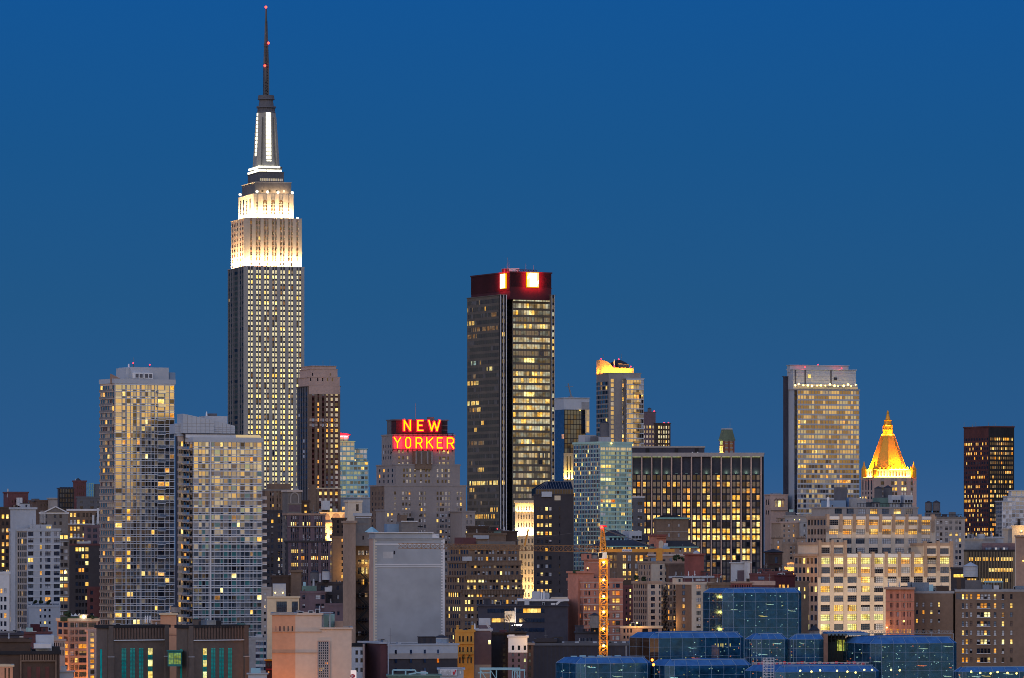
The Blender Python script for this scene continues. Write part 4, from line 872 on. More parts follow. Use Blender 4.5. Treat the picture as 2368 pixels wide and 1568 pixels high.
for (x0, y0), (x1, y1) in zip(P0, P1): m.bar((x0, y0, Z(1081, pd)), (x1, y1, Z(1005.5, pd)), .28)
b.part('rib', m, 'gold_leaf')
m = MB(); pf = [(1007, 14.5), (1004, 14.5), (1003, 12.5), (997, 11), (994, 12.2), (992, 10.5), (985, 10), (983, 11.5), (981, 9.2), (974, 8.5), (971.5, 9.5), (970, 5.6), (963, 4.3), (957, 2.6), (954, 2.9), (951, 1.6), (948.5, .2)]
m.prof(pcx, pcy, [(Z(y, pd), r * s) for y, r in pf], 12)
for k in range(8):
    a = pi * k / 4 + pi / 8; m.cyl(pcx + 10.5 * s * cos(a), pcy + 10.5 * s * sin(a), Z(1003, pd), Z(985, pd), 1.5 * s, 1.2 * s, 6)
b.part('lantern', m, 'gold_leaf')
t5 = b.tier(1997, 2024, 2113, 1085, 1105, dd=3, mat='cream', par=.4)
b.face(t5, 'F', U(12, .62, .03), [(1089, 1101)], 'gold:3 yel:1 amber:1', 'cream', 'cream', p=.5, q=.25); b.face(t5, 'L', U(5, .6, .05), [(1089, 1101)], 'gold:3 amber:1', 'cream', 'cream', p=.5, q=.25)
for xq, yq in ((1998, 3603), (2113, 3608), (2023, 3600)):     # corner pinnacles
    lx, ly = b.loc(xq, yq + 3); m = MB(); m.prof(lx, ly, [(Z(1104, 3603), 6.5 * s), (Z(1087, 3603), 6.3 * s), (Z(1086, 3603), 7.5 * s), (Z(1079, 3603), 3.6 * s), (Z(1074, 3603), 1.6 * s), (Z(1071, 3603), 1.9 * s), (Z(1067, 3603), .2)], 8); b.part('pinnacle', m, 'gold_leaf')
for i in range(9):
    lx, ly = b.fx(t5, 2034 + 9.2 * i), t5.oy + .2; m = MB(); m.prof(lx, ly, [(t5.z1, .8), (Z(1083, t5.d), .8), (Z(1081.5, t5.d), 1.1), (Z(1078, t5.d), .15)], 6); b.part('finial', m, 'gold_leaf')
GC = (1, .34, .018)
area_light('floodlight', b.root, (t.ox + t.W / 2, t5.oy - 2.0, Z(1103, t.d)), (R(156), 0, 0), t.W * .95, 1, 26000, (1, .44, .06))
area_light('floodlight', b.root, (t5.ox - 2.0, t5.oy + t5.D / 2, Z(1103, t.d)), (R(156), 0, R(-90)), t5.D * .9, 1, 16000, (1, .44, .06))
area_light('floodlight', b.root, (pcx + 2, pcy - 46 * s, Z(1086, pd)), (R(150), 0, 0), 46 * s, 1.5, 66000, GC)
area_light('floodlight', b.root, (pcx - 46 * s, pcy, Z(1086, pd)), (R(150), 0, R(-90)), 30 * s, 1.5, 36000, GC)
area_light('floodlight', b.root, (pcx + 30 * s, pcy - 30 * s, Z(1086, pd)), (R(150), 0, R(45)), 8, 1.5, 18000, GC)
area_light('floodlight', b.root, (pcx, pcy - 16 * s, Z(1006, pd)), (R(155), 0, 0), 18 * s, .6, 3600, (1, .50, .06))
area_light('floodlight', b.root, (pcx - 16 * s, pcy, Z(1006, pd)), (R(155), 0, R(-90)), 18 * s, .6, 2200, (1, .50, .06))
b.done()

b = Bld('office_tower', 'dark maroon office tower with scattered amber lit windows at far right', 3000, 2229, 2287, 2344.5, 26)
t = b.tier(2229, 2287, 2344.5, 985, mat='oxblood', par=.8, coping='oxblood')
def lit_p(r, c):
    rl = {1: .75, 2: .25, 3: .45, 4: .25, 5: .15, 8: .45, 10: .5, 12: .7, 13: .85, 15: .55, 16: .3, 17: .4, 19: .6, 20: .75, 21: .3, 22: .5}
    if rng.random() < rl.get(r, .10): return 'gold' if rng.random() < .5 else 'amber'
    return None
b.face(t, 'L', U(15, .62, .02), rw(1012, 11.0, 27, 6.2), 'dark:10 brown_pane:1', 'oxblood', 'oxblood', p=.35, q=.2, keep=.5, lit=lambda r, c: lit_p(r, c))
b.face(t, 'F', U(11, .72, .03), rw(1012, 11.0, 27, 6.2), 'dark:8 dim:3 brown_pane:2', 'black_panel', 'black_panel', p=.3, q=.2, keep=.5, lit=lambda r, c: lit_p(r + 1, c))
for x in (2231, 2250, 2258, 2287, 2298, 2304, 2325, 2343): b.pole(t, x, 985 - rng.uniform(3, 9), None, 3, .35)
b.done()
b = Bld('apartment_building', 'pale glazed stepped block in front of the dark maroon tower at the right edge', 2500, 2303, 2318, 2375, 20)
t = b.tier(2303, 2318, 2340, 1158, mat='pale_grey', par=.6)
b.face(t, 'F', U(3, .9, .02), rw(1162, 9.3, 12, 7.6), 'sky:5 pale:3 blue:1', 'slab_line', 'slab_line', p=.1, q=.2)
b.face(t, 'L', U(3, .7, .05), rw(1162, 9.3, 12, 6.6), 'blue:2 navy:2', 'grey', 'grey', p=.15, q=.12)
t2 = b.tier(2320, 2330, 2375, 1147, dd=5, mat='pale_grey', par=.6); b.face(t2, 'F', U(5, .9, .02), rw(1151, 9.3, 12, 7.6), 'sky:6 pale:3 blue:1', 'slab_line', 'slab_line', p=.1, q=.2)
t3 = b.tier(2332, 2338, 2375, 1133, dd=9, mat='pale_grey', par=.6); b.face(t3, 'F', U(3, .9, .02), rw(1136, 9.3, 4, 7.6), 'sky:5 pale:4', 'slab_line', 'slab_line', p=.1, q=.2)
b.done()

# ------------------------------------------------------------------ teal glass tower, dark brick building, floodlit white building
b = Bld('residential_tower', 'teal green glass apartment tower standing behind the orange crane', 2350, 1326.5, 1388, 1461, 30)
t = b.tier(1326.5, 1388, 1461, 1021, mat='dark_grey', par=1.0, coping='mint')
YC = [(.01, .08), (.09, .15), (.17, .24), (.26, .33), (.345, .46), (.47, .50), (.515, .60), (.61, .64), (.66, .78), (.79, .82), (.835, .88), (.89, .985)]
def lit_y(r, c):
    if r == 0: return 'sky'
    if r in (4, 7) and c < 4: return 'yel'
    if r == 12 and c < 5: return 'gold' if rng.random() < .8 else 'orange'
    if r in (17, 13) and rng.random() < .15: return 'lemon'
    return 'navy' if c in (5, 7, 9, 10) and rng.random() < .8 else None
b.face(t, 'F', YC, rw(1024.5, 10.05, 32, 6.6), 'teal:12 sky:1.5 pale:.4 gold:.12 dark:.6', 'mint', 'mint', p=.12, q=.25, tilt=.3, keep=.35, lit=lit_y)
b.face(t, 'L', U(17, .72, .01), rw(1029, 10.05, 32, 7.4), 'clear_glass:8 navy:4 teal:2 dim:.9 gold:.5 lemon:.2 bronze_glass:2', 'grey', 'mint', p=.2, q=.22, tilt=.3)
b.bx(t, 'penthouse', 1392, 1414, 1010, None, 6, 6, 'pale_grey'); b.bx(t, 'penthouse', 1354, 1380, 1004, None, 16, 6, 'pale_grey'); b.bx(t, 'cooling_unit', 1376, 1392, 1008, None, 9, 4, 'dark_grey')
b.beacon(t, 1412, 1025, -.8, 1.7, False, ('lamp', 'lamp', 'lamp')); b.done()
water_tank(1398, 972, 1009, 21, 2362, 'grey roof tank on top of the teal green glass tower', 0, 'dark_grey')

b = Bld('office_building', 'dark blackened brick building with paired yellow windows and rooftop greenhouse', 2250, 1234, 1237, 1326, 8)
t = b.tier(1234, 1237, 1326, 1142, mat='dark_brick', par=.8)
b.face(t, 'F', [(1241.5, 1247.5), (1250, 1256), (1261, 1267), (1269.5, 1275.5), (1293, 1295.5)], rw(1172.5, 18.95, 14, 8.2), 'dark:3 gold:1.5 navy:2 pale:1 yel:.8', px=True, fr=.15, mu=(1, 2), lit=lambda r, c: 'dark' if c == 4 else ('gold' if r in (1, 2) and rng.random() < .8 else ('yel' if r == 3 else None)))
m = MB(); a0, a1 = b.fx(t, 1240), b.fx(t, 1326); y0 = t.oy + 1; zb, zm, zt = t.z1, Z(1131, t.d), Z(1113, t.d)
m.quad((a0, y0, zb), (a1, y0, zb), (a1, y0, zm), (a0, y0, zm)); m.quad((a0, y0, zm), (a1, y0, zm), (a1, y0 + 7, zt), (a0 + 6, y0 + 7, zt)); m.quad((a0, y0 + 14, zb), (a0, y0, zb), (a0, y0, zm), (a0, y0 + 14, zm)); m.quad((a0 + 6, y0 + 7, zt), (a1, y0 + 7, zt), (a1, y0 + 14, zb), (a0 + 6, y0 + 14, zb)); m.quad((a0, y0 + 14, zm), (a0, y0, zm), (a0 + 6, y0 + 7, zt), (a0 + 6, y0 + 14, zt))
gh = b.part('greenhouse', m, 'dark'); m = MB()
for i in range(15):
    a = a0 + (a1 - a0) * i / 14; m.bar((a, y0 - .05, zb), (a, y0 - .05, zm), .2); m.bar((a, y0 - .05, zm), (max(a, a0 + 6), y0 + 7, zt), .2)
m.bar((a0, y0 - .05, zm), (a1, y0 - .05, zm), .3); m.bar((a0 + 6, y0 + 7, zt), (a1, y0 + 7, zt), .3); m.build('frame', 'dark_grey', gh)
b.bx(t, 'stair_bulkhead', 1252, 1276, 1137, 1149, -1.0, .9, 'metal_panel'); b.bx(t, 'skylight', 1282, 1296, 1146, 1157, -.4, .3, 'sky'); b.done()
b = Bld('office_building', 'narrow white ornate building brilliantly lit from a ledge halfway up', 2320, None, 1201, 1237)
t = b.tier(None, 1201, 1237, 1238, mat='cream', depth=20, par=.5)
b.face(t, 'F', U(4, .42, .06), rw(1246, 17.8, 9, 10), 'grey_pane:3 dim:2 gold:1 brown_pane:1', 'cream', 'cream', p=.5, q=.4, fr=.2)
t2 = b.tier(None, 1193.5, 1236, 1158, 1240, dd=.9, mat='cream', depth=22, par=.6)
b.face(t2, 'F', U(6, .40, .06), [(1171, 1180), (1190, 1200), (1209, 1219)], 'grey_pane:3 dim:2 gold:.5', 'cream', 'cream', p=.5, q=.4, fr=.2)
m = MB(); m.box(t2.ox - 1.0, t2.ox + t2.W + .8, t2.oy - 1.5, t2.oy - .5, Z(1163, t2.d), Z(1157.2, t2.d)); b.part('cornice', m, 'cream')
for yy in (1182, 1239): m = MB(); m.box(t2.ox - .5, t2.ox + t2.W + .5, t2.oy - 1.0, t2.oy - .52, Z(yy + 2.5, t2.d), Z(yy, t2.d)); b.part('ledge', m, 'cream')
WC = (1, .68, .30)
area_light('floodlight', b.root, (t2.ox + t2.W / 2, t2.oy - 1.9, Z(1237, t2.d)), (R(162), 0, 0), t2.W, .8, 4200, WC)
for i in range(6): point_light('uplight', b.root, (t2.ox + t2.W * (i + .5) / 6, t2.oy - 1.3, Z(1235, t2.d)), 420, WC, .25)
for i in range(6): m = MB(); m.ball((t2.ox + t2.W * (i + .5) / 6, t2.oy - .8, Z(1182.5, t2.d)), .45); b.part('lamp', m, 'lamp')
area_light('floodlight', b.root, (t2.ox + t2.W / 2, t2.oy - 1.4, Z(1182, t2.d)), (R(160), 0, 0), t2.W, .5, 1400, WC)
area_light('floodlight', b.root, (t.ox + t.W / 2, t.oy - 9, Z(1385, t.d)), (R(140), 0, 0), t.W * 1.6, 2, 5200, WC)
b.done()
# ------------------------------------------------------------------ left background
RES = 'dark:4 blue:3 pale:3 gold:.7 amber:.3 dim:.6 sky:1.5'
b = Bld('office_building', 'dark brown building with a column of bright windows at the far left edge', 2500, None, -30, 24)
t = b.tier(None, -30, 24, 1172, mat='dark_brown', depth=25)
b.face(t, 'F', U(5, .55, .04), rw(1190, 16, 18, 9), 'dark:3 gold:2 yel:1 amber:1 dim:1', p=.3); b.done()
b = Bld('apartment_building', 'red brown block with a lone vent stack on the far left skyline', 2900, 8, 20, 65)
t = b.tier(8, 20, 65, 1137, mat='maroon'); b.pole(t, 17, 1130, 1150, 3, 1.2, 'pale_grey', 'vent_pipe'); b.face(t, 'F', U(5, .3, .1), rw(1156, 13, 6, 6), 'dark:4 dim:.4')
b.bx(t, 'bulkhead', 36, 46, 1151, 1170, -6, 4, 'white_wall'); b.done()
b = Bld('office_building', 'low brown skyline block left of the black scaffolded tower', 2850, 66, 86, 134)
t = b.tier(66, 86, 134, 1156, mat='brown_brick'); t2 = b.tier(110, 116, 134, 1151, dd=-3, mat='taupe'); b.bx(t, 'bulkhead', 76, 90, 1153, None, 3, 5, 'dark_grey'); b.face(t, 'F', U(5, .3, .1), rw(1165, 14, 5, 6), 'dark:4 dim:.5'); b.done()
b = Bld('office_building', 'black shrouded tower on the left skyline', 2750, 133, 137, 171)
t = b.tier(133, 137, 171, 1128, mat='navy_wall', par=.5); b.face(t, 'F', U(9, .6, .02), rw(1131, 11, 14, 8), 'dark:5 navy:3', 'black_panel', 'black_panel', p=.15, q=.12)
for i in range(5): b.bx(t, 'bulkhead', 139 + 6.4 * i, 143 + 6.4 * i, 1126.5, None, 2, 2, 'black_panel')
b.done()
b = Bld('apartment_building', 'narrow red brick block with little roof cap on the left skyline', 2800, 169, 172, 199)
t = b.tier(169, 172, 199, 1111, mat='maroon'); m = MB(); c = b.fx(t, 187); m.cyl(c, t.oy + 6, t.zt - 1, t.zt + 1.4, 3.2, .3, 4); b.part('roof_cap', m, 'slate'); b.face(t, 'F', U(4, .25, .15), rw(1124, 15, 4, 6), 'dark:5 dim:.5'); b.pole(t, 174, 1107, None, 2, .8, 'pale_grey', 'vent_pipe'); b.done()
b = Bld('office_building', 'grey block with open lattice roof frame beside the glass tower at left', 2700, 177, 180, 232)
t = b.tier(177, 180, 232, 1148, mat='dark_grey'); b.face(t, 'F', [(.08, .22), (.55, .70), (.84, .94)], rw(1158, 13, 5, 6), 'dark:3 navy:2 lemon:.5'); m = MB()
for x in (208, 213, 218):
    a = b.fx(t, x); m.bar((a, t.oy + 2, t.z1), (a, t.oy + 2, Z(1117, t.d)), .35); m.bar((a, t.oy + 6, t.z1), (a, t.oy + 6, Z(1117, t.d)), .35)
for y in (1118, 1126, 1134, 1142): m.bar((b.fx(t, 208), t.oy + 2, Z(y, t.d)), (b.fx(t, 218), t.oy + 2, Z(y, t.d)), .3)
b.part('lattice_frame', m, 'copper_green'); b.bx(t, 'bulkhead', 219, 230, 1119, None, 3, 5, 'dark_grey'); b.done()
b = Bld('apartment_building', 'brown block with white cornices and paired windows behind the glass tower at left', 2350, None, 156, 232)
t = b.tier(None, 156, 232, 1177, mat='umber', depth=24, coping='white_trim')
b.face(t, 'F', [(.08, .15), (.19, .26), (.30, .37), (.46, .53), (.57, .64), (.68, .75), (.86, .93)], rw(1186, 15.9, 12, 9.6), 'pale:4 dark:3 gold:1.5 yel:.6 amber:.5', fr=.14, mu=(1, 2), lit=lambda r, c: 'gold' if r == 2 and c < 3 else None)
for y in (1211, 1243): b.bx(t, 'cornice', 156, 232, y, y + 2, -.8, .7, 'white_trim')
for x, y in ((213, 1191), (224, 1175)): b.bx(t, 'stair_bulkhead', x, x + 5, y, y + 36, -2.2, 1.3, 'white_wall')
b.done()
b = Bld('apartment_building', 'grey pediment fronted building with white trim on the left', 2300, None, 92, 157)
t = b.tier(None, 92, 157, 1184, mat='grey_brick', depth=22, coping='white_trim')
b.face(t, 'F', [(.08, .14), (.20, .26), (.5, .58), (.7, .78)], rw(1190, 16, 12, 8), 'dark:4 navy:2 gold:.3 pale:1')
m = MB(); a0, a1 = b.fx(t, 108), b.fx(t, 149); am = (a0 + a1) / 2; y0 = t.oy - 1; zz = t.zt
m.v = [(a0, y0, zz), (a1, y0, zz), (am, y0, zz + 2.3), (a0, y0 + 2, zz), (a1, y0 + 2, zz), (am, y0 + 2, zz + 2.3)]; m.f = [(0, 1, 2), (2, 1, 4, 5), (0, 2, 5, 3), (5, 4, 3)]; m.m = [0] * 4
m.bar((a0 - 1, y0 - .2, zz), (am, y0 - .2, zz + 2.5), .5, 1); m.bar((am, y0 - .2, zz + 2.5), (a1 + 1, y0 - .2, zz), .5, 1); b.part('pediment', m, ['grey_brick', 'white_trim'])
for x in (94, 98.5, 103): b.bx(t, 'pilaster', x, x + 1.8, 1181, 1210, -.9, .6, 'white_trim')
b.done()
b = Bld('apartment_building', 'narrow tan building with stacked pairs of glowing windows on the left', 2150, None, 137, 160)
t = b.tier(None, 137, 160, 1232, mat='grey_brick', depth=20)
b.face(t, 'F', [(.06, .40), (.50, .84)], rw(1238, 16.0, 15, 8.5), 'dark:4 yel:1 gold:.8 navy:3 pale:2', mu=(2, 1), fr=.14, lit=lambda r, c: 'yel' if r in (6, 7, 9) else None)
for i in range(7): b.bx(t, 'ledge', 137, 159, 1251 + 32 * i, 1252.5 + 32 * i, -.7, .5, 'pale_grey')
b.done()
b = Bld('apartment_building', 'dark brick building with a few yellow windows beside the left glass tower', 2200, None, 159, 230)
t = b.tier(None, 159, 230, 1257, mat='dark_brick', depth=22, coping='maroon')
b.face(t, 'F', [(.22, .30), (.32, .40), (.42, .50), (.54, .64)], rw(1266, 16, 10, 9), 'navy:5 dark:5 gold:.8 yel:.5 dim:.4', fr=.1, lit=lambda r, c: 'yel' if r == 0 and c < 3 else ('amber' if r == 3 and c in (1, 2) else None))
t2 = b.tier(None, 195, 232, 1214, dd=6, mat='mauve', depth=14); b.face(t2, 'F', [(.2, .4), (.55, .8)], rw(1222, 14, 3, 8), 'navy:3 pale:1')
b.bx(t, 'roof_railing', 178, 205, 1252, 1257, 1, 3, 'pale_grey'); b.done()
b = Bld('apartment_building', 'maroon brick rear block at the foot of the left glass tower', 2130, None, 203, 232)
t = b.tier(None, 203, 232, 1357, mat='maroon', depth=10); b.face(t, 'F', [(.2, .42)], rw(1366, 17, 5, 9), 'navy:3 dark:2', fr=.12); b.done()
b = Bld('apartment_building', 'white painted building cut off by the left edge of the photo', 1900, None, -25, 21.5)
t = b.tier(None, -25, 21.5, 1322, mat='white_wall', depth=20)
b.face(t, 'F', [(.14, .26), (.36, .48), (.56, .66), (.74, .86)], rw(1361, 19, 6, 11), 'navy:4 blue:2 amber:.5 pale:1', fr=.15, mu=(1, 2)); b.done()
b = Bld('apartment_building', 'pale apartment house with dark glazed left side and roof plants, on the left', 1950, 22, 64, 138.5, 30)
t = b.tier(22, 64, 138.5, 1222, mat='pale_grey', par=1)
b.face(t, 'F', [(.005, .17), (.37, .43), (.53, .70), (.80, .985)], rw(1229.5, 15.15, 11, 10.0), 'sky:4 navy:4 clear_glass:4 pale:2 gold:.8 amber:.5 dark:2', fr=.16, mu=(2, 2), alt='sky')
b.face(t, 'L', U(9, .66, .03), rw(1231, 15.15, 15, 11), 'bronze_glass:5 navy:3 dark:4 dim:.5 gold:.25', 'taupe', 'taupe', p=.12, q=.1)
t2 = b.tier(24, 35, 83, 1173, dd=8, mat='pale_grey', par=.8); b.bx(t, 'penthouse', 82, 119, 1213, None, 2, 6, 'pale_grey')
for x in (107, 112.5): b.bx(t, 'lit_window', x, x + 4, 1217, 1222, 1.7, .25, 'gold')
for i in range(11): b.bx(t, 'ledge', 66, 138, 1244 + 15.15 * i, 1244.8 + 15.15 * i, -.42, .1, 'slab_line')
t3 = b.tier(66, 67.5, 136.5, 1399, dd=-8, mat='pale_grey', par=1.0); b.face(t3, 'F', [(.34, .40), (.49, .56), (.64, .71)], rw(1408, 14.6, 5, 6), 'navy:4 dark:2 gold:.6 amber:.4', fr=.14)
b.bx(t3, 'roof_railing', 66, 136, 1396, None, .3, .25, 'sky'); b.pole(t, 92, 1215, 1221, 2, .4); b.done()
for x in (82, 95, 112): shrub(x, 1386 + (x % 3), 1399, 10, 1946, f'dark leafy shrub on the pale apartment terrace, {dict([(82, "leftmost"), (95, "middle"), (112, "rightmost")])[x]} of three')
b = Bld('apartment_building', 'low oxblood brick building with chimney before the pale apartment house', 1800, 30, 36, 118)
t = b.tier(30, 36, 118, 1461, mat='maroon', par=.8); b.bx(t, 'chimney', 75, 91, 1444, None, 2, 4, 'dark_red'); b.bx(t, 'roof_shed', 64, 75, 1452, None, 1, 3, 'mint'); b.done()
b = Bld('garage', 'long low black roofed building at the left edge with curved vent pipes', 1560, None, -20, 52)
t = b.tier(None, -20, 52, 1463, mat='navy_wall', depth=30, par=.8); m = MB()
for y in (1462, 1465.5): m.bar((t.ox, t.oy + 1.5, Z(y, t.d)), (b.fx(t, 34), t.oy + 1.5, Z(y, t.d)), .5)
m.bar((b.fx(t, 34), t.oy + 1.5, Z(1462, t.d)), (b.fx(t, 36), t.oy + 1.5, Z(1474, t.d)), .5); b.part('pipe', m, 'steel'); b.bx(t, 'lamp', 45, 54, 1472, 1474, -.6, .4, 'canvas'); b.done()
b = Bld('apartment_building', 'peach coloured corner building with roof garden and umbrellas, lower left', 1600, 133, 160, 226, 26)
t = b.tier(133, 160, 226, 1430, mat='terra', par=1.0, coping='cream')
b.face(t, 'F', [(.03, .16), (.19, .29), (.32, .62), (.66, .94)], rw(1440, 16.3, 9, 11.0), 'navy:4 dark:2 pale:1.5 clear_glass:3 gold:.5 dim:1', fr=.18, mu=(2, 2), alt='clear_glass', lit=lambda r, c: 'amber' if (r, c) in ((2, 3), (3, 2), (7, 3)) else None)
b.face(t, 'L', [(.1, .42), (.55, .9)], rw(1440, 16.3, 9, 10.5), 'brown_pane:3 navy:3 amber:1.2 dim:1', p=.12, q=.1, fr=.15)
area_light('street_glow', b.root, (t.ox - 6, t.oy + 5, 11), (R(125), 0, R(-90)), 8, 2, 9000, (1, .34, .06)); area_light('street_glow', b.root, (t.ox + 4, t.oy - 7, 11), (R(132), 0, 0), 9, 2, 4200, (1, .34, .06))
t2 = b.tier(200, 205, 222, 1456, dd=-6, mat='rose_stone', par=.7); b.face(t2, 'F', [(.2, .75)], rw(1463, 12.4, 9, 9), 'amber:3 brown_pane:2 orange:2 dim:1', fr=.2)
b.bx(t, 'roof_railing', 140, 226, 1426.5, None, .3, .3, 'leaf'); b.done()
for i, x in enumerate((163, 173, 182)):
    o = tag(empty('umbrella', (X(x, 1602), 1604, Z(1427, 1602))), ('leftmost', 'middle', 'rightmost')[i] + ' of three white cone umbrellas on the peach building roof', 'umbrella', 'umbrellas on the roof garden')
    m = MB(); m.cyl(0, 0, .3, 1.2, .8, .02, 10); m.build('canopy', 'canvas', o); MB().cyl(0, 0, -.9, .35, .06, .06, 6).build('pole', 'steel', o)
b2 = Bld('roof_bar', 'small lit roof bar with bright lamp on the peach coloured corner building', 1602, None, 184, 201); t = b2.tier(None, 184, 201, 1421, 1431, mat='cream', depth=3, par=.2); b2.face(t, 'F', [(.1, .5), (.58, .9)], [(1423.5, 1428)], 'yel:1', p=.15, q=.12)
m = MB(); m.ball((b2.fx(t, 194), t.oy - .8, Z(1426, t.d)), .45); b2.part('lamp', m, 'white_lamp'); b2.done()
shrub(157, 1410, 1430, 16, 1603, 'tall dark shrub left of the umbrellas on the peach building roof')
shrub(213, 1423, 1431, 12, 1603, 'low hedge plant right of the lit roof bar on the peach building')

# ------------------------------------------------------------------ lower left foreground
b = Bld('warehouse', 'dark brown brick building with recessed panels in the bottom left corner', 1300, None, -40, 138)
t = b.tier(None, -40, 138, 1506, mat='dark_brown', depth=26, par=.9, coping='black_panel'); t2 = b.tier(None, -40, 71, 1478, dd=8, mat='dark_brown', depth=20, par=.8)
m = MB(); a0, a1 = b.fx(t, 46), b.fx(t, 131); m.box(a0, a1, t.oy - .55, t.oy - .02, Z(1530, t.d), Z(1527, t.d)); m.box(a0, a0 + .4, t.oy - .55, t.oy - .02, Z(1580, t.d), Z(1530, t.d)); m.box(a1 - .4, a1, t.oy - .55, t.oy - .02, Z(1580, t.d), Z(1530, t.d)); b.part('moulding', m, 'umber')
for i in range(15): b.bx(t, 'pilaster', 47 + 5.8 * i, 49.5 + 5.8 * i, 1511, 1526.5, -.35, .33, 'umber')
for x in (63, 84, 105): b.bx(t, 'panel', x, x + 9, 1542, 1572, -.06, .05, 'oxblood')
b.bx(t, 'rooftop_shed', 75, 117, 1470, 1507, 9, 6, 'metal_panel'); b.bx(t, 'rooftop_shed', 76, 117, 1489, 1500, 2.5, 6, 'white_wall'); b.bx(t, 'cooling_unit', 118, 136, 1496, None, 3, 3, 'black_panel'); b.done()
b = Bld('garage', 'small peach wall lit by street lamps in the bottom left corner', 1240, None, -20, 29); t = b.tier(None, -20, 29, 1538, mat='orange_wall', depth=12, par=.4, coping='cream'); b.face(t, 'F', [(.62, .70), (.80, .88)], [(1545, 1580)], 'brown_pane:1')
area_light('street_glow', b.root, (6, -5, 10), (R(100), 0, 0), 6, 2, 2200, (1, .42, .12)); b.done()
b = Bld('apartment_building', 'pink low building with row of narrow windows left of the brick plant', 1480, None, 117, 150); t = b.tier(None, 117, 150, 1479, mat='rose_stone', depth=10, par=.5); b.face(t, 'F', U(6, .5, .05), [(1486, 1496), (1503, 1516)], 'brown_pane:3 dark:1'); b.bx(t, 'stair_bulkhead', 122, 134, 1472, None, 2, 3, 'taupe'); b.done()
b = Bld('shed', 'small white rooftop boxes beside the brick plant at the bottom', 1310, None, 138, 170); t = b.tier(None, 138, 170, 1552, mat='metal_panel', depth=6, par=.2); b.bx(t, 'cooling_unit', 140, 153, 1541, None, 1, 2, 'white_wall'); b.done()

def plant(label, x0, xc, x1, slots, lit_slot, dd):
    b = Bld('power_station', label, 1400 + dd, x0, xc, x1, 30)
    w_ = x1 - xc
    t = b.tier(x0, xc, x1, 1445.5, mat='plant_brick', par=.9, coping='black_panel')
    n = 18
    for i in range(n):                                      # fluted frieze
        m = MB(); a = b.fx(t, xc + w_ * (.10 + .86 * i / n)); m.box(a, a + .42, t.oy - .45, t.oy - .02, Z(1478, t.d), Z(1449, t.d)); b.part('pilaster', m, 'brown_brick')
    for q0, q1 in ((.02, .095), (.925, .995)):
        a0, a1 = b.fx(t, xc + w_ * q0), b.fx(t, xc + w_ * q1); m = MB(); m.box(a0, a1, t.oy - .9, t.oy - .01, 0, Z(1520, t.d)); m.box(a0, a1, t.oy - .5, t.oy - .011, Z(1518.5, t.d), Z(1447.5, t.d)); b.part('buttress', m, 'plant_brick')
        m = MB(); m.box(a0 - .1, a1 + .1, t.oy - 1.0, t.oy - .012, Z(1519.8, t.d), Z(1518.6, t.d)); b.part('coping', m, 'slab_line')
    m = MB(); m.box(b.fx(t, xc + w_ * .10), b.fx(t, xc + w_ * .92), t.oy - .6, t.oy - .013, Z(1482, t.d), Z(1480, t.d)); b.part('ledge', m, 'slab_line')
    for k, (a, c) in enumerate(slots):
        z0, z1 = Z(1580, t.d), Z(1500, t.d); a0, a1 = b.fx(t, a), b.fx(t, c); m = MB(); m.box(a0, a1, t.oy - .06, t.oy - .01, z0, z1, 0)
        n2 = 26
        for j in range(n2): z = z0 + (z1 - z0) * j / n2; m.box(a0, a1, t.oy - .13, t.oy - .061, z, z + .12, 1)
        m.box((a0 + a1) / 2 - .07, (a0 + a1) / 2 + .07, t.oy - .15, t.oy - .062, z0, z1, 1)
        o = b.part('window', m, ['green_glass', 'teal_frame'])
        if k == lit_slot:
            for yy in (1500, 1527, 1554): m = MB(); m.box(a0 + .05, a1 - .05, t.oy - .22, t.oy - .16, Z(yy + 15, t.d), Z(yy, t.d)); m.build('lit_pane', 'lemon2', o)
    m = MB(); m.box(t.ox - .08, t.ox - .01, t.oy + t.D * .45, t.oy + t.D * .62, Z(1580, t.d), Z(1502, t.d)); b.part('window', m, 'green_glass')
    t.b = b; return t
wall('teal_frame', (.03, .20, .20), .1); emit('lemon2', (.95, .85, .25), .95, .35, .5)
t = plant('brown brick plant with teal window strips, left of the peach chimney slab', 223, 247, 390, [(281, 291.5), (301, 311.5), (321, 331), (341.5, 352)], 3, 0); t.b.done()
t = plant('brown brick plant with teal window strips, right of the peach chimney slab', 408, 432, 574, [(468.5, 477.5), (488, 497.5), (507, 517), (527, 536)], 0, 0)
t.b.bx(t, 'vent_box', 477, 499, 1435, None, 1, 4, 'sky'); t.b.bx(t, 'vent_box', 500, 511, 1436, None, 1, 4, 'black_panel'); t.b.bx(t, 'vent_box', 555, 567, 1442.5, None, 1, 2, 'teal'); t.b.done()
b = Bld('building', 'peach coloured windowless slab standing between the two brick plants', 1440, None, 371, 408); t = b.tier(None, 371, 408, 1418, mat='orange_wall', depth=9, par=.5, coping='cream')
for y in (1445.5, 1466, 1469): m = MB(); m.box(t.ox, t.ox + t.W, t.oy - .05, t.oy - .01, Z(y + .7, t.d), Z(y, t.d)); b.part('joint', m, 'maroon')
m = MB(); m.cyl(b.fx(t, 392), t.oy + 2, t.zt, t.zt + 1.4, .2, .2, 6); b.part('vent_pipe', m, 'pale_grey'); b.done()
water_tank(404, 1398, 1420, 21, 1452, 'brown rooftop tank between the left two glass towers, behind peach slab', 4)
b = Bld('building', 'rusty pinkish rooftop shed left of the peach slab', 1455, None, 352, 372); t = b.tier(None, 352, 372, 1434, mat='rose_stone', depth=5, par=.3)
for x in (335, 340, 346): b.pole(t, x, 1424, 1440, 2, .5, 'white_paint', 'vent_pipe')
b.bx(t, 'panel', 354, 370, 1437, 1442, -.15, .1, 'terra'); b.done()
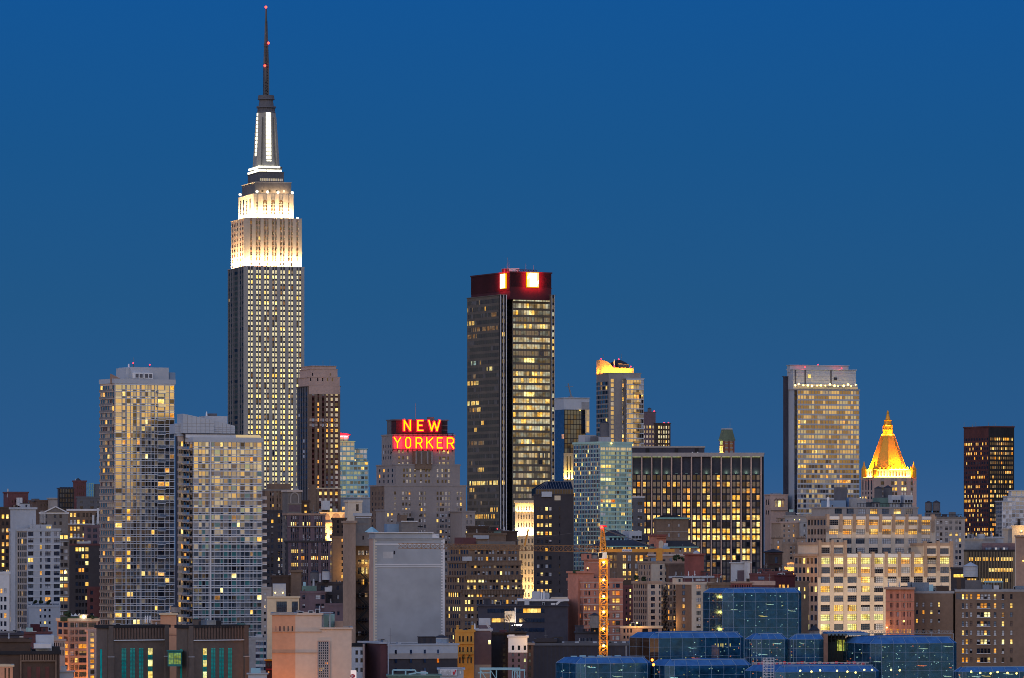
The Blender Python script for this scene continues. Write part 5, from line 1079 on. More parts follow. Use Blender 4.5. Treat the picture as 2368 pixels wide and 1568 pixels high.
b = Bld('footbridge', 'green glazed footbridge linking the two brick plants', 1398, None, 389, 419); t = b.tier(None, 389, 419, 1504, 1541, mat='teal_frame', depth=4, par=.3); t.z0 = Z(1541, t.d)
b.face(t, 'F', [(.04, .2), (.23, .40), (.43, .60), (.63, .80), (.83, .97)], [(1510, 1523), (1525, 1536)], 'green_lit:1', p=.15, q=.12) if emit('green_lit', (.45, .75, .18), .45, .5) else None
b.done()
b = Bld('building', 'white wall low between the two brick plants under the footbridge', 1450, None, 386, 420); t = b.tier(None, 386, 406, 1541, mat='white_wall', depth=6, par=.3); b.pole(t, 394, 1537, 1545, 2, .3); b.bx(t, 'door', 391, 397, 1556, 1575, -.1, .08, 'orange_wall'); b.done()

b = Bld('warehouse', 'large blank beige building with an orange lit left side and dark gridded window', 1400, None, 683, 813)
t = b.tier(None, 683, 744, 1418, mat='beige_wall', depth=26, par=.5); tr = b.tier(None, 743, 813, 1451, dd=.35, mat='beige_wall', depth=26, par=.5)
tl = b.tier(None, 629, 683, 1418, dd=-.3, mat='orange_wall', depth=24, par=.5, coping='taupe')
for y in (1460.5, 1509): m = MB(); m.box(tl.ox, t.ox + t.W, t.oy - .36, t.oy - .01, Z(y + .6, t.d), Z(y, t.d)); b.part('joint', m, 'terra')
for i in range(5): m = MB(); a = b.fx(tl, 636 + 9.6 * i); m.box(a, a + .42, tl.oy - .03, tl.oy - .005, Z(1459.5, tl.d), Z(1448, tl.d)); b.part('slot', m, ('orange_slot', 'maroon', 'brown_brick', 'brown_brick', 'dark_brown')[i]) if i or wall('orange_slot', (.45, .22, .15)) else None
a0, a1 = b.fx(t, 736), b.fx(t, 759.5); m = MB(); m.box(a0, a1, t.oy - .07, t.oy - .01, Z(1590, t.d), Z(1484, t.d), 0)
for i in range(6): x = a0 + (a1 - a0) * i / 5; m.box(x - .13, x + .13, t.oy - .2, t.oy - .071, Z(1590, t.d), Z(1484, t.d), 1)
for j in range(19): z = Z(1590 - 5.9 * j, t.d); m.box(a0, a1, t.oy - .17, t.oy - .072, z - .12, z + .12, 1)
b.part('window', m, ['navy', 'grey']); m = MB(); m.box(a0 - .25, a1 + .4, t.oy - .3, t.oy - .011, Z(1483.5, t.d), Z(1481.5, t.d)); m.box(a0 - .3, a0 - .13, t.oy - .3, t.oy - .012, 0, Z(1483.5, t.d)); m.box(a1 + .13, a1 + .4, t.oy - .3, t.oy - .013, 0, Z(1483.5, t.d)); b.part('frame', m, 'rose_stone')
for x, y, k in ((741, 1546, 'amber'), (748, 1543, 'dim'), (755, 1531, 'orange')): m = MB(); a = b.fx(t, x); m.box(a - .3, a + .4, t.oy - .1, t.oy - .075, Z(y + 5, t.d), Z(y, t.d)); b.part('lit_pane', m, k)
m = MB(); a0, a1 = b.fx(tr, 742), b.fx(tr, 771); m.box(a0, a1, tr.oy + 2, tr.oy + 8, Z(1418.5, t.d), Z(1417, t.d)); m.bar((b.fx(tr, 747), tr.oy + 3, tr.z1), (b.fx(tr, 747), tr.oy + 3, Z(1418.5, t.d)), .35); m.bar((b.fx(tr, 763), tr.oy + 3, tr.z1), (b.fx(tr, 763), tr.oy + 3, Z(1418.5, t.d)), .35); b.part('canopy', m, 'pale_grey')
b.bx(tr, 'stair_bulkhead', 744, 771, 1421, None, 9, 3, 'mint'); b.bx(tr, 'stair_bulkhead', 773, 792, 1437, None, 6, 5, 'terra'); b.bx(tr, 'cooling_unit', 741, 746, 1442, None, 3, 2, 'black_panel')
for xx, e in ((640, 2200), (664, 1500)): area_light('street_glow', b.root, (b.fx(tl, xx), tl.oy - 9, 8), (R(118), 0, R(0)), 5, 2, e, (1, .38, .08))
b.done()
b = Bld('office_building', 'cream penthouse with two dark gridded windows above the beige building', 1500, None, 620, 691); t = b.tier(None, 620, 691, 1379, mat='mint', depth=10, par=.6, coping='cream')
b.face(t, 'F', [(.27, .61), (.77, .97)], [(1391, 1416)], 'clear_glass:1', 'cream', 'cream', fr=.12, mu=(5, 3), alt='dim', ptp=0); b.bx(t, 'stair_bulkhead', 629.5, 660, 1350, None, 3, 6, 'pale_grey')
for x in (636, 653): b.beacon(t, x, 1371, 2, 1.6, False, ('lamp', 'lamp', 'lamp'))
b.done()
b = Bld('building', 'small maroon building with yellow cornice and orange street lamp beside the orange wall', 1420, None, 615, 629.5); t = b.tier(None, 615, 629.5, 1525, mat='maroon', depth=6, par=.4, coping='gold_leaf'); b.face(t, 'F', [(.2, .5), (.62, .85)], [(1533, 1541)], 'navy:1', fr=.15, p=.15); b.beacon(t, 621, 1554, -2, 2, False, ('lamp', 'orange', 'lamp')); b.bx(t, 'shop_sign', 616, 629, 1546, 1549, -1, .4, 'sign_red'); b.done()
b = Bld('building', 'low pale shed with metal roof right of the second brick plant', 1390, None, 574, 617); t = b.tier(None, 574, 617, 1557, mat='metal_panel', depth=6, par=.3); b.bx(t, 'container', 580, 602, 1545, None, 1, 2, 'cyan_trim'); b.bx(t, 'container', 603, 614, 1551, None, 1, 2, 'grey'); b.done()

# ------------------------------------------------------------------ middle left, between the tall tower and the grey blank wall
b = Bld('office_building', 'brown brick block with ribbed corners under the tallest skyscraper', 2600, 606, 615, 668)
t = b.tier(606, 615, 668, 1131, mat='brown_brick', coping='grey_brick'); b.face(t, 'F', [(.16, .22), (.27, .33), (.46, .52), (.57, .63), (.80, .86)], rw(1139, 13.3, 20, 7), 'pale:3 dark:4 blue:2 gold:.2', 'umber', 'brown_brick', p=.5, q=.25, fr=.12); b.bx(t, 'penthouse', 626, 672, 1118, None, 4, 8, 'umber'); b.done()
b = Bld('office_building', 'dark brick block with scattered lit windows right of the second glass tower', 2400, None, 604, 668); t = b.tier(None, 604, 668, 1179, mat='dark_brick', depth=20); b.face(t, 'F', [(.22, .30), (.36, .44), (.60, .68), (.72, .80)], rw(1187, 14.6, 15, 8), 'navy:4 blue:2 pale:1 dark:3 gold:.3', fr=.12, mu=(1, 2), lit=lambda r, c: 'gold' if r == 4 and c > 1 else None); b.done()
b = Bld('office_building', 'grey brick building with tall arched panel and rows of yellow windows', 2250, 655, 665, 752)
t = b.tier(655, 665, 752, 1187, mat='grey_brick', coping='terra'); PB = 'navy:2 blue:2 pale:4 dark:1 sky:2'
b.face(t, 'F', G(3, 4, .72, .62, .03), rw(1193, 14.3, 12, 8), PB, 'mauve', 'dark_brick', fr=.14, mu=(1, 2), lit=lambda r, c: {1: 'yel', 5: 'yel', 6: 'amber'}.get(r) if r in (1, 5, 6) and rng.random() < .8 else None)
for y in (1217, 1250, 1281): b.bx(t, 'cornice', 665, 752, y, y + 1.6, -.7, .5, 'taupe')
b.face(t, 'L', U(3, .4, .1), rw(1193, 14.3, 10, 8), 'dark:4 dim:.5', p=.1, q=.1)
t2 = b.tier(653, 665, 697, 1133, dd=2, mat='grey_brick', coping='slab_warm'); a0, a1 = b.fx(t2, 672), b.fx(t2, 690); m = MB(); am = (a0 + a1) / 2; r = (a1 - a0) / 2
for j in range(10):
    u, v = pi * j / 10, pi * (j + 1) / 10; m.bar((am + r * cos(u), t2.oy - .1, Z(1149, t2.d) + r * sin(u)), (am + r * cos(v), t2.oy - .1, Z(1149, t2.d) + r * sin(v)), .55)
m.bar((a0, t2.oy - .1, Z(1163, t2.d)), (a0, t2.oy - .1, Z(1149, t2.d)), .55); m.bar((a1, t2.oy - .1, Z(1163, t2.d)), (a1, t2.oy - .1, Z(1149, t2.d)), .55); b.part('arch', m, 'taupe')
for y in (1163, 1186): b.bx(t2, 'ledge', 665, 697, y, y + 1.5, -.4, .38, 'taupe')
m = MB(); m.box(b.fx(t2, 668), b.fx(t2, 694), t2.oy - .06, t2.oy - .01, Z(1183, t2.d), Z(1168, t2.d)); b.part('panel', m, 'mauve'); b.pole(t2, 687, 1123, None, 3, .4); b.bx(t2, 'vent_box', 682, 690, 1130, None, 2, 2, 'pale_grey')
t4 = b.tier(None, 696, 715, 1157, dd=6, mat='dark_brown', depth=8); b.face(t4, 'F', [(.4, .7)], [(1167, 1172), (1181, 1186)], 'gold:1', fr=.12)
t5 = b.tier(660, 668, 764, 1250, dd=-4, mat='dark_brick'); b.face(t5, 'F', G(4, 4, .74, .64, .02), rw(1255, 15.5, 6, 8.5), PB + ' yel:.3', 'mauve', 'dark_brick', fr=.14, mu=(1, 2), lit=lambda r, c: 'yel' if r == 2 and rng.random() < .7 else ('gold' if r in (1, 3) and c < 5 else None)); b.done()
b = Bld('theatre_building', 'cream floodlit building with a row of tall arches near its top', 2500, None, 741, 803); t = b.tier(None, 741, 803, 1184, mat='cream', depth=20, par=.6)
m = MB()
for k in range(3):
    a0, a1 = b.fx(t, 744 + 23.5 * k), b.fx(t, 763 + 23.5 * k); am, r = (a0 + a1) / 2, (a1 - a0) / 2; zz = Z(1197, t.d)
    m.quad((a0, t.oy - .3, Z(1207, t.d)), (a1, t.oy - .3, Z(1207, t.d)), (a1, t.oy - .3, zz), (a0, t.oy - .3, zz))
    for j in range(8): u, v = pi * j / 8, pi * (j + 1) / 8; i = len(m.v); m.v += [(am, t.oy - .3, zz), (am + r * cos(u), t.oy - .3, zz + r * sin(u)), (am + r * cos(v), t.oy - .3, zz + r * sin(v))]; m.f.append((i, i + 1, i + 2)); m.m.append(0)
b.part('arch', m, 'terra'); b.bx(t, 'ledge', 741, 803, 1208, 1210.5, -.9, .8, 'tan')
b.face(t, 'F', [(.14, .24), (.34, .44), (.62, .72), (.84, .93)], rw(1217, 14.2, 12, 9), 'pale:2 gold:1.5 dim:1 dark:1', p=.25, q=.22, fr=.14, mu=(1, 2))
area_light('floodlight', b.root, (t.ox + t.W / 2, t.oy - 5, Z(1250, t.d)), (R(152), 0, 0), t.W, 1.5, 9000, (1, .55, .16)); b.bx(t, 'cooling_unit', 769, 776, 1171, None, 2, 3, 'wood_tank'); b.bx(t, 'lit_window', 791, 801, 1172, 1180, 1, 1, 'amber'); b.done()
b = Bld('office_building', 'dark narrow stair tower in front of the arched cream building', 2200, 768, 774, 800); t = b.tier(768, 774, 800, 1197, mat='dark_brown'); t2 = b.tier(766, 770, 802, 1240, dd=-4, mat='umber'); b.face(t2, 'F', [(.6, .75), (.82, .93)], rw(1246, 14, 9, 7), 'amber:1 dark:2 gold:.8', fr=.1); b.face(t, 'F', [(.2, .35), (.6, .75)], rw(1203, 12, 3, 6), 'dark:3'); point_light('street_glow', b.root, (t2.ox + t2.W + 3, t2.oy - 5, Z(1318, t2.d)), 5200, (1, .55, .12), 1); b.done()
b = Bld('office_building', 'tan building with open penthouse next to the hotel, catching warm light', 2350, 797, 806, 837); t = b.tier(797, 806, 837, 1157, mat='sand'); b.face(t, 'F', [(.55, .75)], [(1166, 1182)], 'dark:1'); b.done()
b = Bld('office_building', 'tall tan brick slab with dark rear courtyard and fire stairs, left of grey blank wall', 1760, 793, 821, 857, 24)
t = b.tier(793, 821, 822.5, 1204, mat='tan', par=.8); t2 = b.tier(820, 822, 856.5, 1186.5, 1262, dd=1.0, mat='grey_brick', par=1, coping='pale_grey')
b.face(t2, 'F', [(.45, .56)], [(1239, 1248)], 'dark:1', p=.2, q=.18)
m = MB(); m.box(b.fx(t2, 828), b.fx(t2, 852), t2.oy - .24, t2.oy - .21, Z(1209, t2.d), Z(1197, t2.d)); m.box(b.fx(t2, 826), b.fx(t2, 855), t2.oy - .24, t2.oy - .21, Z(1232, t2.d), Z(1215, t2.d)); b.part('patch', m, 'dark_patch') if wall('dark_patch', (.18, .18, .19), .3) else None
for y in (1191, 1196): b.bx(t2, 'ledge', 822, 857, y, y + 1.2, -.5, .4, 'slab_line')
t3 = b.tier(820, 822, 856.5, 1261, dd=5, mat='dark_brown', par=0)
b.face(t3, 'F', [(.16, .34), (.40, .58), (.62, .80), (.88, .98)], [(1273, 1284), (1294, 1304), (1312, 1327), (1340, 1352), (1371, 1381), (1400, 1410), (1430, 1440), (1460, 1470), (1486, 1494)], 'dark:6 dim:1 amber:.8 pale:.5', p=.15, q=.12, fr=.15, mu=(2, 2), lit=lambda r, c: 'pale' if r == 0 else ('gold' if (r in (1, 2) and c in (1, 2, 3)) or (r == 3 and c == 1) else None))
point_light('court_lamp', b.root, (b.fx(t3, 850), t3.oy - 3, Z(1308, t3.d)), 1300, (1, .62, .16), .5)
for k in range(8):                                          # zigzag fire stairs
    y0 = 1318 + 30 * k; m = MB(); a0, a1 = b.fx(t3, 824), b.fx(t3, 848); z0, z1 = Z(y0 + 26, t3.d), Z(y0, t3.d)
    p_, q_ = (a0, a1) if k % 2 else (a1, a0); m.bar((p_, t3.oy - 1.6, z0), (q_, t3.oy - 1.6, z1), .45); m.bar((p_, t3.oy - 1.6, z0 + 1), (q_, t3.oy - 1.6, z1 + 1), .15); m.box(a0 - .3, a1 + .3, t3.oy - 2.2, t3.oy - .4, z0 - .12, z0); m.bar((a0, t3.oy - 2.1, z0 + 1), (a1, t3.oy - 2.1, z0 + 1), .12); b.part('fire_stair', m, 'black_iron')
b.done()
b = Bld('warehouse', 'huge blank grey brick wall building with white banding and toothed white edges', 1700, 854, 863, 1028.5, 14)
t = b.tier(854, 863, 1028.5, 1243.5, mat='blank_wall', par=.3); t2 = b.tier(853.5, 868, 999, 1230.6, 1250, dd=.06, mat='blank_wall', par=.3, coping='white_trim')
m = MB(); m.box(t.ox - .06, t.ox - .005, t.oy, t.oy + t.D, 0, t.z1); b.part('side_wall', m, 'rose_stone')
for x0, x1 in ((864, 867.5), (1023.5, 1028.3)):
    m = MB(); a0, a1 = b.fx(t, x0), b.fx(t, x1); m.box(a0, a1, t.oy - .10, t.oy - .01, 0, t.z1 - .1)
    for i in range(62):
        z = t.z1 - 1.0 * i - .6; e = .55; (m.box(a1, a1 + e, t.oy - .10, t.oy - .01, z - .5, z) if x0 < 900 else m.box(a0 - e, a0, t.oy - .10, t.oy - .01, z - .5, z))
    b.part('quoin', m, 'cream_trim' if x0 < 900 else 'white_trim') if wall('cream_trim', (.58, .53, .45), .1) else None
for y, h in ((1257, 3), (1304.5, 1.8), (1310, 1.8)): m = MB(); m.box(b.fx(t, 867.6), b.fx(t, 1023.4), t.oy - .13, t.oy - .01, Z(y + h, t.d), Z(y, t.d)); b.part('band', m, 'white_trim')
m = MB(); m.box(b.fx(t, 910), b.fx(t, 913.5), t.oy - .08, t.oy - .01, Z(1282, t.d), Z(1273.5, t.d)); b.part('window', m, 'dark')
m = MB(); m.box(b.fx(t, 886), b.fx(t, 909), t.oy - .03, t.oy - .008, Z(1291, t.d), Z(1276, t.d)); b.part('patch', m, 'patch_light') if wall('patch_light', (.50, .50, .52), .2) else None
o = b.bx(t, 'stair_bulkhead', 926.5, 964, 1205.5, None, 12, 9, 'grey_brick'); b.bx(t, 'stair_bulkhead', 924.5, 939, 1190, 1207, 13.5, 6, 'umber'); b.bx(t, 'cooling_unit', 942, 955, 1197.5, 1207, 14, 3, 'black_panel'); b.bx(t, 'coping', 925.5, 965, 1204, 1206, 11.6, .3, 'white_trim')
b.bx(t, 'cooling_unit', 893, 923, 1211, None, 16, 5, 'blue_panel'); m = MB(); a = b.fx(t, 866); m.cyl(a + 3, t.oy + 18, Z(1230, t.d), Z(1218, t.d), 2.6, .3, 4); b.part('roof_vent', m, 'cyan_trim')
m = MB(); a0, a1 = b.fx(t, 1004), b.fx(t, 1016); m.box(a0, a1, t.oy + 1, t.oy + 4, t.z1, Z(1234.5, t.d), 0); m.box(a0 + .5, a1 - .4, t.oy + .96, t.oy + .995, t.z1, Z(1237.5, t.d), 1); b.part('stair_bulkhead', m, ['white_trim', 'copper_green'])
for k in range(5): m = MB(); a0, a1 = b.fx(t, 998 + 3.4 * k), b.fx(t, 1001.4 + 3.4 * k); m.box(a0, a1, t.oy + .08, t.oy + .5, t.z1, Z(1231.5 + 2.2 * k, t.d), 0); b.part('stepped_parapet', m, 'white_trim')
b.done()
b = Bld('office_building', 'dark brown stepped roofline block with water tanks below the yellow windowed building', 1850, 628, 632, 697); t = b.tier(628, 632, 697, 1330, mat='dark_brown'); t2 = b.tier(672, 674, 697, 1318, dd=.5, mat='umber'); b.face(t, 'F', [(.72, .80), (.88, .96)], rw(1342, 22, 4, 13), 'navy:2 dark:2', fr=.14, mu=(1, 2)); b.bx(t, 'vent_box', 640, 655, 1326, None, 2, 4, 'black_panel'); b.done()
b = Bld('apartment_building', 'mauve brick low rise with mint green roof sheds, left of the tan slab', 1820, None, 696, 796)
t = b.tier(None, 696, 752, 1367, mat='mauve', depth=14); b.face(t, 'F', [(.06, .17), (.60, .80), (.84, .98)], [(1376, 1386), (1396, 1406)], 'blue:2 pale:2 navy:2', fr=.14, mu=(2, 2)); t2 = b.tier(None, 735, 795, 1346, dd=5, mat='dark_brick', depth=14); b.face(t2, 'F', [(.12, .28), (.40, .56), (.72, .82)], [(1354, 1364), (1376, 1386), (1398, 1407)], 'pale:2 blue:2 navy:2', fr=.14, mu=(3, 1))
b.bx(t, 'roof_shed', 697, 731, 1355, None, 4, 6, 'green_roof'); b.bx(t, 'roof_shed', 751, 767, 1358, 1368, -2, 3, 'pale_grey'); b.bx(t, 'vent_box', 700, 706, 1346, 1356, 4, 2, 'cyan_trim'); b.pole(t, 739, 1326, 1360, 5, .5, 'white_paint', 'vent_pipe'); b.pole(t, 724, 1339, 1358, 5, .9, 'pale_grey', 'vent_pipe')
t3 = b.tier(None, 752, 797, 1395, dd=-3, mat='mauve', depth=10); b.face(t3, 'F', [(.32, .5), (.62, .74)], [(1396.8, 1404), (1414, 1423)], 'sky:1 navy:1', fr=.12); b.done()
water_tank(753, 1316, 1347, 18, 1822, 'pale wooden water tank on the mauve low rise', 6, 'pale_grey')
water_tank(727, 1318, 1349, 21, 1830, 'dark wooden water tank left of the pale one on the mauve low rise', 6, 'dark_grey')
b = Bld('building', 'white building with dark windows and drainpipe beside the blank beige building', 1450, None, 811, 843); t = b.tier(None, 811, 842, 1489, mat='white_wall', depth=12, par=.8, coping='black_panel')
b.face(t, 'F', [(.01, .07), (.35, .54), (.72, .92)], [(1504, 1514), (1522, 1532), (1544, 1554)], 'dark:3 navy:3', fr=.12); m = MB(); a = b.fx(t, 841); m.cyl(a, t.oy - .5, 0, t.zt, .28, .28, 8); b.part('drainpipe', m, 'rose_stone'); b.done()
o = tag(empty('shop_sign', (X(817.5, 1385), 1385, Z(1568, 1385))), 'white rounded sign with a red oval and letters IC at the bottom edge', 'sign'); s = 1385 / FP
m = MB(); w, h = 6.6 * s, 18 * s; pr = [(-w, 0)] + [(w, 0)] + [(w - 2 * s + 2 * s * cos(a * pi / 8), h - 2 * s + 2 * s * sin(a * pi / 8)) for a in range(5)] + [(-w, h)]
i = len(m.v); m.v += [(x, 0, z) for x, z in pr] + [(x, .4, z) for x, z in pr]; n = len(pr); m.f.append(tuple(range(n))); m.m.append(0)
for k in range(n): m.f.append((k, n + k, n + (k + 1) % n, (k + 1) % n)); m.m.append(0)
m.build('panel', 'sign_panel', o) if emit('sign_panel', (1, .82, .84), .75, 0) else None
m = MB(); n = 20; m.v = [((-1.8 + 5.6 * cos(2 * pi * k / n)) * s, -.05, (4.6 + 4.6 * sin(2 * pi * k / n)) * s) for k in range(n)]; m.f = [tuple(range(n))]; m.m = [0]; m.build('red_oval', 'sign_red', o)
def text(body, parent, loc, size, mat, name='lettering'):
    c = bpy.data.curves.new(name, 'FONT'); c.body = body; c.size = size; c.extrude = .02; c.align_x = 'CENTER'
    q = bpy.data.objects.new(name, c); COL.objects.link(q); bpy.context.view_layer.update()
    me = bpy.data.meshes.new_from_object(q.evaluated_get(bpy.context.evaluated_depsgraph_get())); bpy.data.objects.remove(q)
    me.materials.clear(); me.materials.append(MATS[mat]); me.name = name
    o = bpy.data.objects.new(name, me); COL.objects.link(o); o.parent = parent; o.location = loc; o.rotation_euler = (R(90), 0, 0); return o
text('IC', o, (-1.6 * s, -.1, 1.7 * s), 8 * s, 'white_paint')
# ------------------------------------------------------------------ centre foreground
BR = 'dark:1.5 blue:2 sky:3 pale:5 navy:1 gold:.8 yel:.4 dim:.5'
b = Bld('office_building', 'stepped brown loft building with corbelled cornices and many windows, behind the crane jib', 1850, 1030, 1074, 1212, 24)
V1 = b.tier(1040, 1086, 1200, 1261, dd=9, mat='umber', par=.9); V2 = b.tier(1036, 1082, 1203.5, 1297, dd=6, mat='umber', par=.9); V3 = b.tier(1033, 1076, 1206.5, 1330, dd=3, mat='umber', par=.9); V4 = b.tier(1030, 1068, 1210, 1364, mat='umber', par=.9)
tri = lambda o, w, g, n, st: [c for i in range(n) for j in range(3) for c in [(o + st * i + j * (w + g), o + st * i + j * (w + g) + w)]]
rl = {(V3, 0): 'yel', (V3, 1): None, (V4, 0): 'yel', (V4, 2): 'yel'}
for tt, o, st, rows in ((V1, 1097, 26, [(1271, 1281), (1287.5, 1297)]), (V2, 1089, 26, [(1304, 1314), (1321, 1330)]), (V3, 1080, 25.8, [(1337.5, 1347), (1354, 1363)]), (V4, 1074.5, 27, rw(1371, 16.4, 12, 9.6))):
    f_ = (lambda tt: lambda r, c: 'yel' if (tt in (V3, V4) and r == 0 and c in (0, 1, 2, 3, 4) and rng.random() < .85) or (tt is V4 and r == 2 and c < 3) else ('gold' if (tt is V3 and r == 1 and rng.random() < .3) else None))(tt)
    b.face(tt, 'F', [c for c in tri(o, 5.4, 1.9, 5, st) if c[1] < tt.x1 - 3], rows, BR, px=True, fr=.14, mu=(1, 2), lit=f_)
    b.face(tt, 'L', U(7, .5, .05), rows, 'brown_pane:2 navy:4 yel:.5 dim:.5', p=.1, q=.09, fr=.1, lit=(lambda tt: lambda r, c: 'yel' if (tt is V4 and r in (0, 2)) and rng.random() < .7 else None)(tt))
    m = MB(); n = 40
    for i in range(n): a = tt.ox + tt.W * (i + .5) / n; m.box(a - .25, a + .25, tt.oy - .75, tt.oy - .46, tt.z1 - .9, tt.zt - .25)
    m.box(tt.ox - .8, tt.ox + tt.W + .3, tt.oy - .85, tt.oy - .47, tt.zt - .24, tt.zt + .15); b.part('cornice', m, 'umber')
b.bx(V1, 'penthouse', 1104, 1192, 1252, None, 6, 10, 'grey_brick'); b.bx(V1, 'penthouse', 1070, 1100, 1243, None, 7, 8, 'maroon'); b.bx(V1, 'cooling_unit', 1057, 1074, 1287, 1297, -7, 2, 'pale_grey'); b.done()
b = Bld('office_building', 'brown rooftop penthouse with dark boxes behind the stepped loft building', 2300, 1078, 1083, 1195); t = b.tier(1078, 1083, 1170, 1232, mat='umber'); t2 = b.tier(1080, 1084, 1128, 1216, dd=3, mat='dark_brown'); t3 = b.tier(1120, 1125, 1196, 1227, dd=5, mat='dark_brown'); b.bx(t, 'cooling_unit', 1094, 1130, 1238, 1246, -.5, 1, 'pale_grey'); b.bx(t3, 'cooling_unit', 1141, 1158, 1229, 1236, -.6, .5, 'green_roof')
b.beacon(t3, 1150, 1223, 1, 1.3); b.bx(t3, 'vent_box', 1153, 1163, 1223, None, 2, 2, 'dark_grey'); b.done()
b = Bld('warehouse', 'long dark navy building with strip windows and pale roof plant, behind the billboard', 1660, None, 1105, 1313)
t = b.tier(None, 1105, 1313, 1399, mat='navy_wall', depth=26, par=.5); t2 = b.tier(None, 1200, 1313, 1385.5, dd=5, mat='navy_wall', depth=22, par=.7, coping='white_trim')
for y0, y1, x0, x1 in ((1407.5, 1417, 1127, 1259), (1430, 1439, 1137, 1168), (1430, 1439, 1201, 1259), (1452, 1461, 1190, 1259)):
    n = int((x1 - x0) / 8); st = (x1 - x0) / n
    for i in range(n):
        xx = x0 + st * i; k = 'black_panel'; kk = 'navy'
        if y0 < 1410: kk = 'gold' if (1209 < xx < 1220 or 1224 < xx < 1245) else 'navy'
        elif x0 < 1140: kk = 'gold' if rng.random() < .7 else 'dim'
        o = b.bx(t, 'window', xx + .3, xx + st - .3, y0, y1, -.12, .1, kk)
m = MB(); m.bar((b.fx(t, 1286), t.oy - .2, Z(1398, t.d)), (b.fx(t, 1296), t.oy - .2, Z(1389, t.d)), .7); m.bar((b.fx(t, 1296), t.oy - .2, Z(1389, t.d)), (b.fx(t, 1313), t.oy - .2, Z(1387, t.d)), .7); b.part('coping', m, 'white_trim'); b.bx(t, 'louvre', 1274, 1284, 1394.5, 1400, -.3, .3, 'white_wall')
b.bx(t2, 'cooling_unit', 1230, 1249, 1368, None, 2, 5, 'metal_panel'); b.bx(t2, 'cooling_unit', 1249, 1270, 1371, None, 3, 5, 'pale_grey'); b.bx(t2, 'cooling_unit', 1274, 1313, 1381, None, 4, 5, 'sand'); b.bx(t, 'cooling_unit', 1213, 1224, 1388, None, 1, 2, 'pale_grey')
for x, yt in ((1258, 1367), (1252, 1369)): b.pole(t2, x, yt, None, 1.5, .6, 'white_paint', 'vent_pipe')
b.done()
o = tag(empty('billboard', (X(1180, 1570), 1570, Z(1445, 1570)), R(10)), 'tan billboard with diagonal dark bars and bright floodlights below it', 'billboard'); s = 1570 / FP
MB().box(-13 * s, 11 * s, 0, .3, 6 * s, 32 * s).build('panel', 'sand', o); m = MB()
for k in range(4): m.bar(((-13 + 3.4 * k) * s, -.1, 8 * s), ((-7 + 3.4 * k) * s, -.1, 24 * s), .18)
m.build('bar', 'dark_brown', o); m = MB()
for x in (-13, -1, 11.6): m.bar((x * s, .5, -14), (x * s, .5, 40 * s), .3)
m.bar((-13 * s, .5, 39 * s), (11.6 * s, .5, 39 * s), .25); m.bar((11.8 * s, .2, 5 * s), (11.8 * s, .2, 40 * s), .35, 1); m.build('frame', ['black_iron', 'white_trim'], o)
for k, x in enumerate((3, 9, 14, 18, 22, 25)): m = MB(); m.ball((x * s, -1.2, (-1 + (k % 2)) * s), (.12, .15, .22, .26, .26, .18)[k]); m.bar((x * s, -1, -1 * s), (x * s, .4, -3 * s), .12, 1); m.build('floodlight', ['white_lamp', 'black_iron'], o)
area_light('billboard_light', o, (0, -3, 3 * s), (R(130), 0, 0), 22 * s, .5, 160, (1, .85, .65))
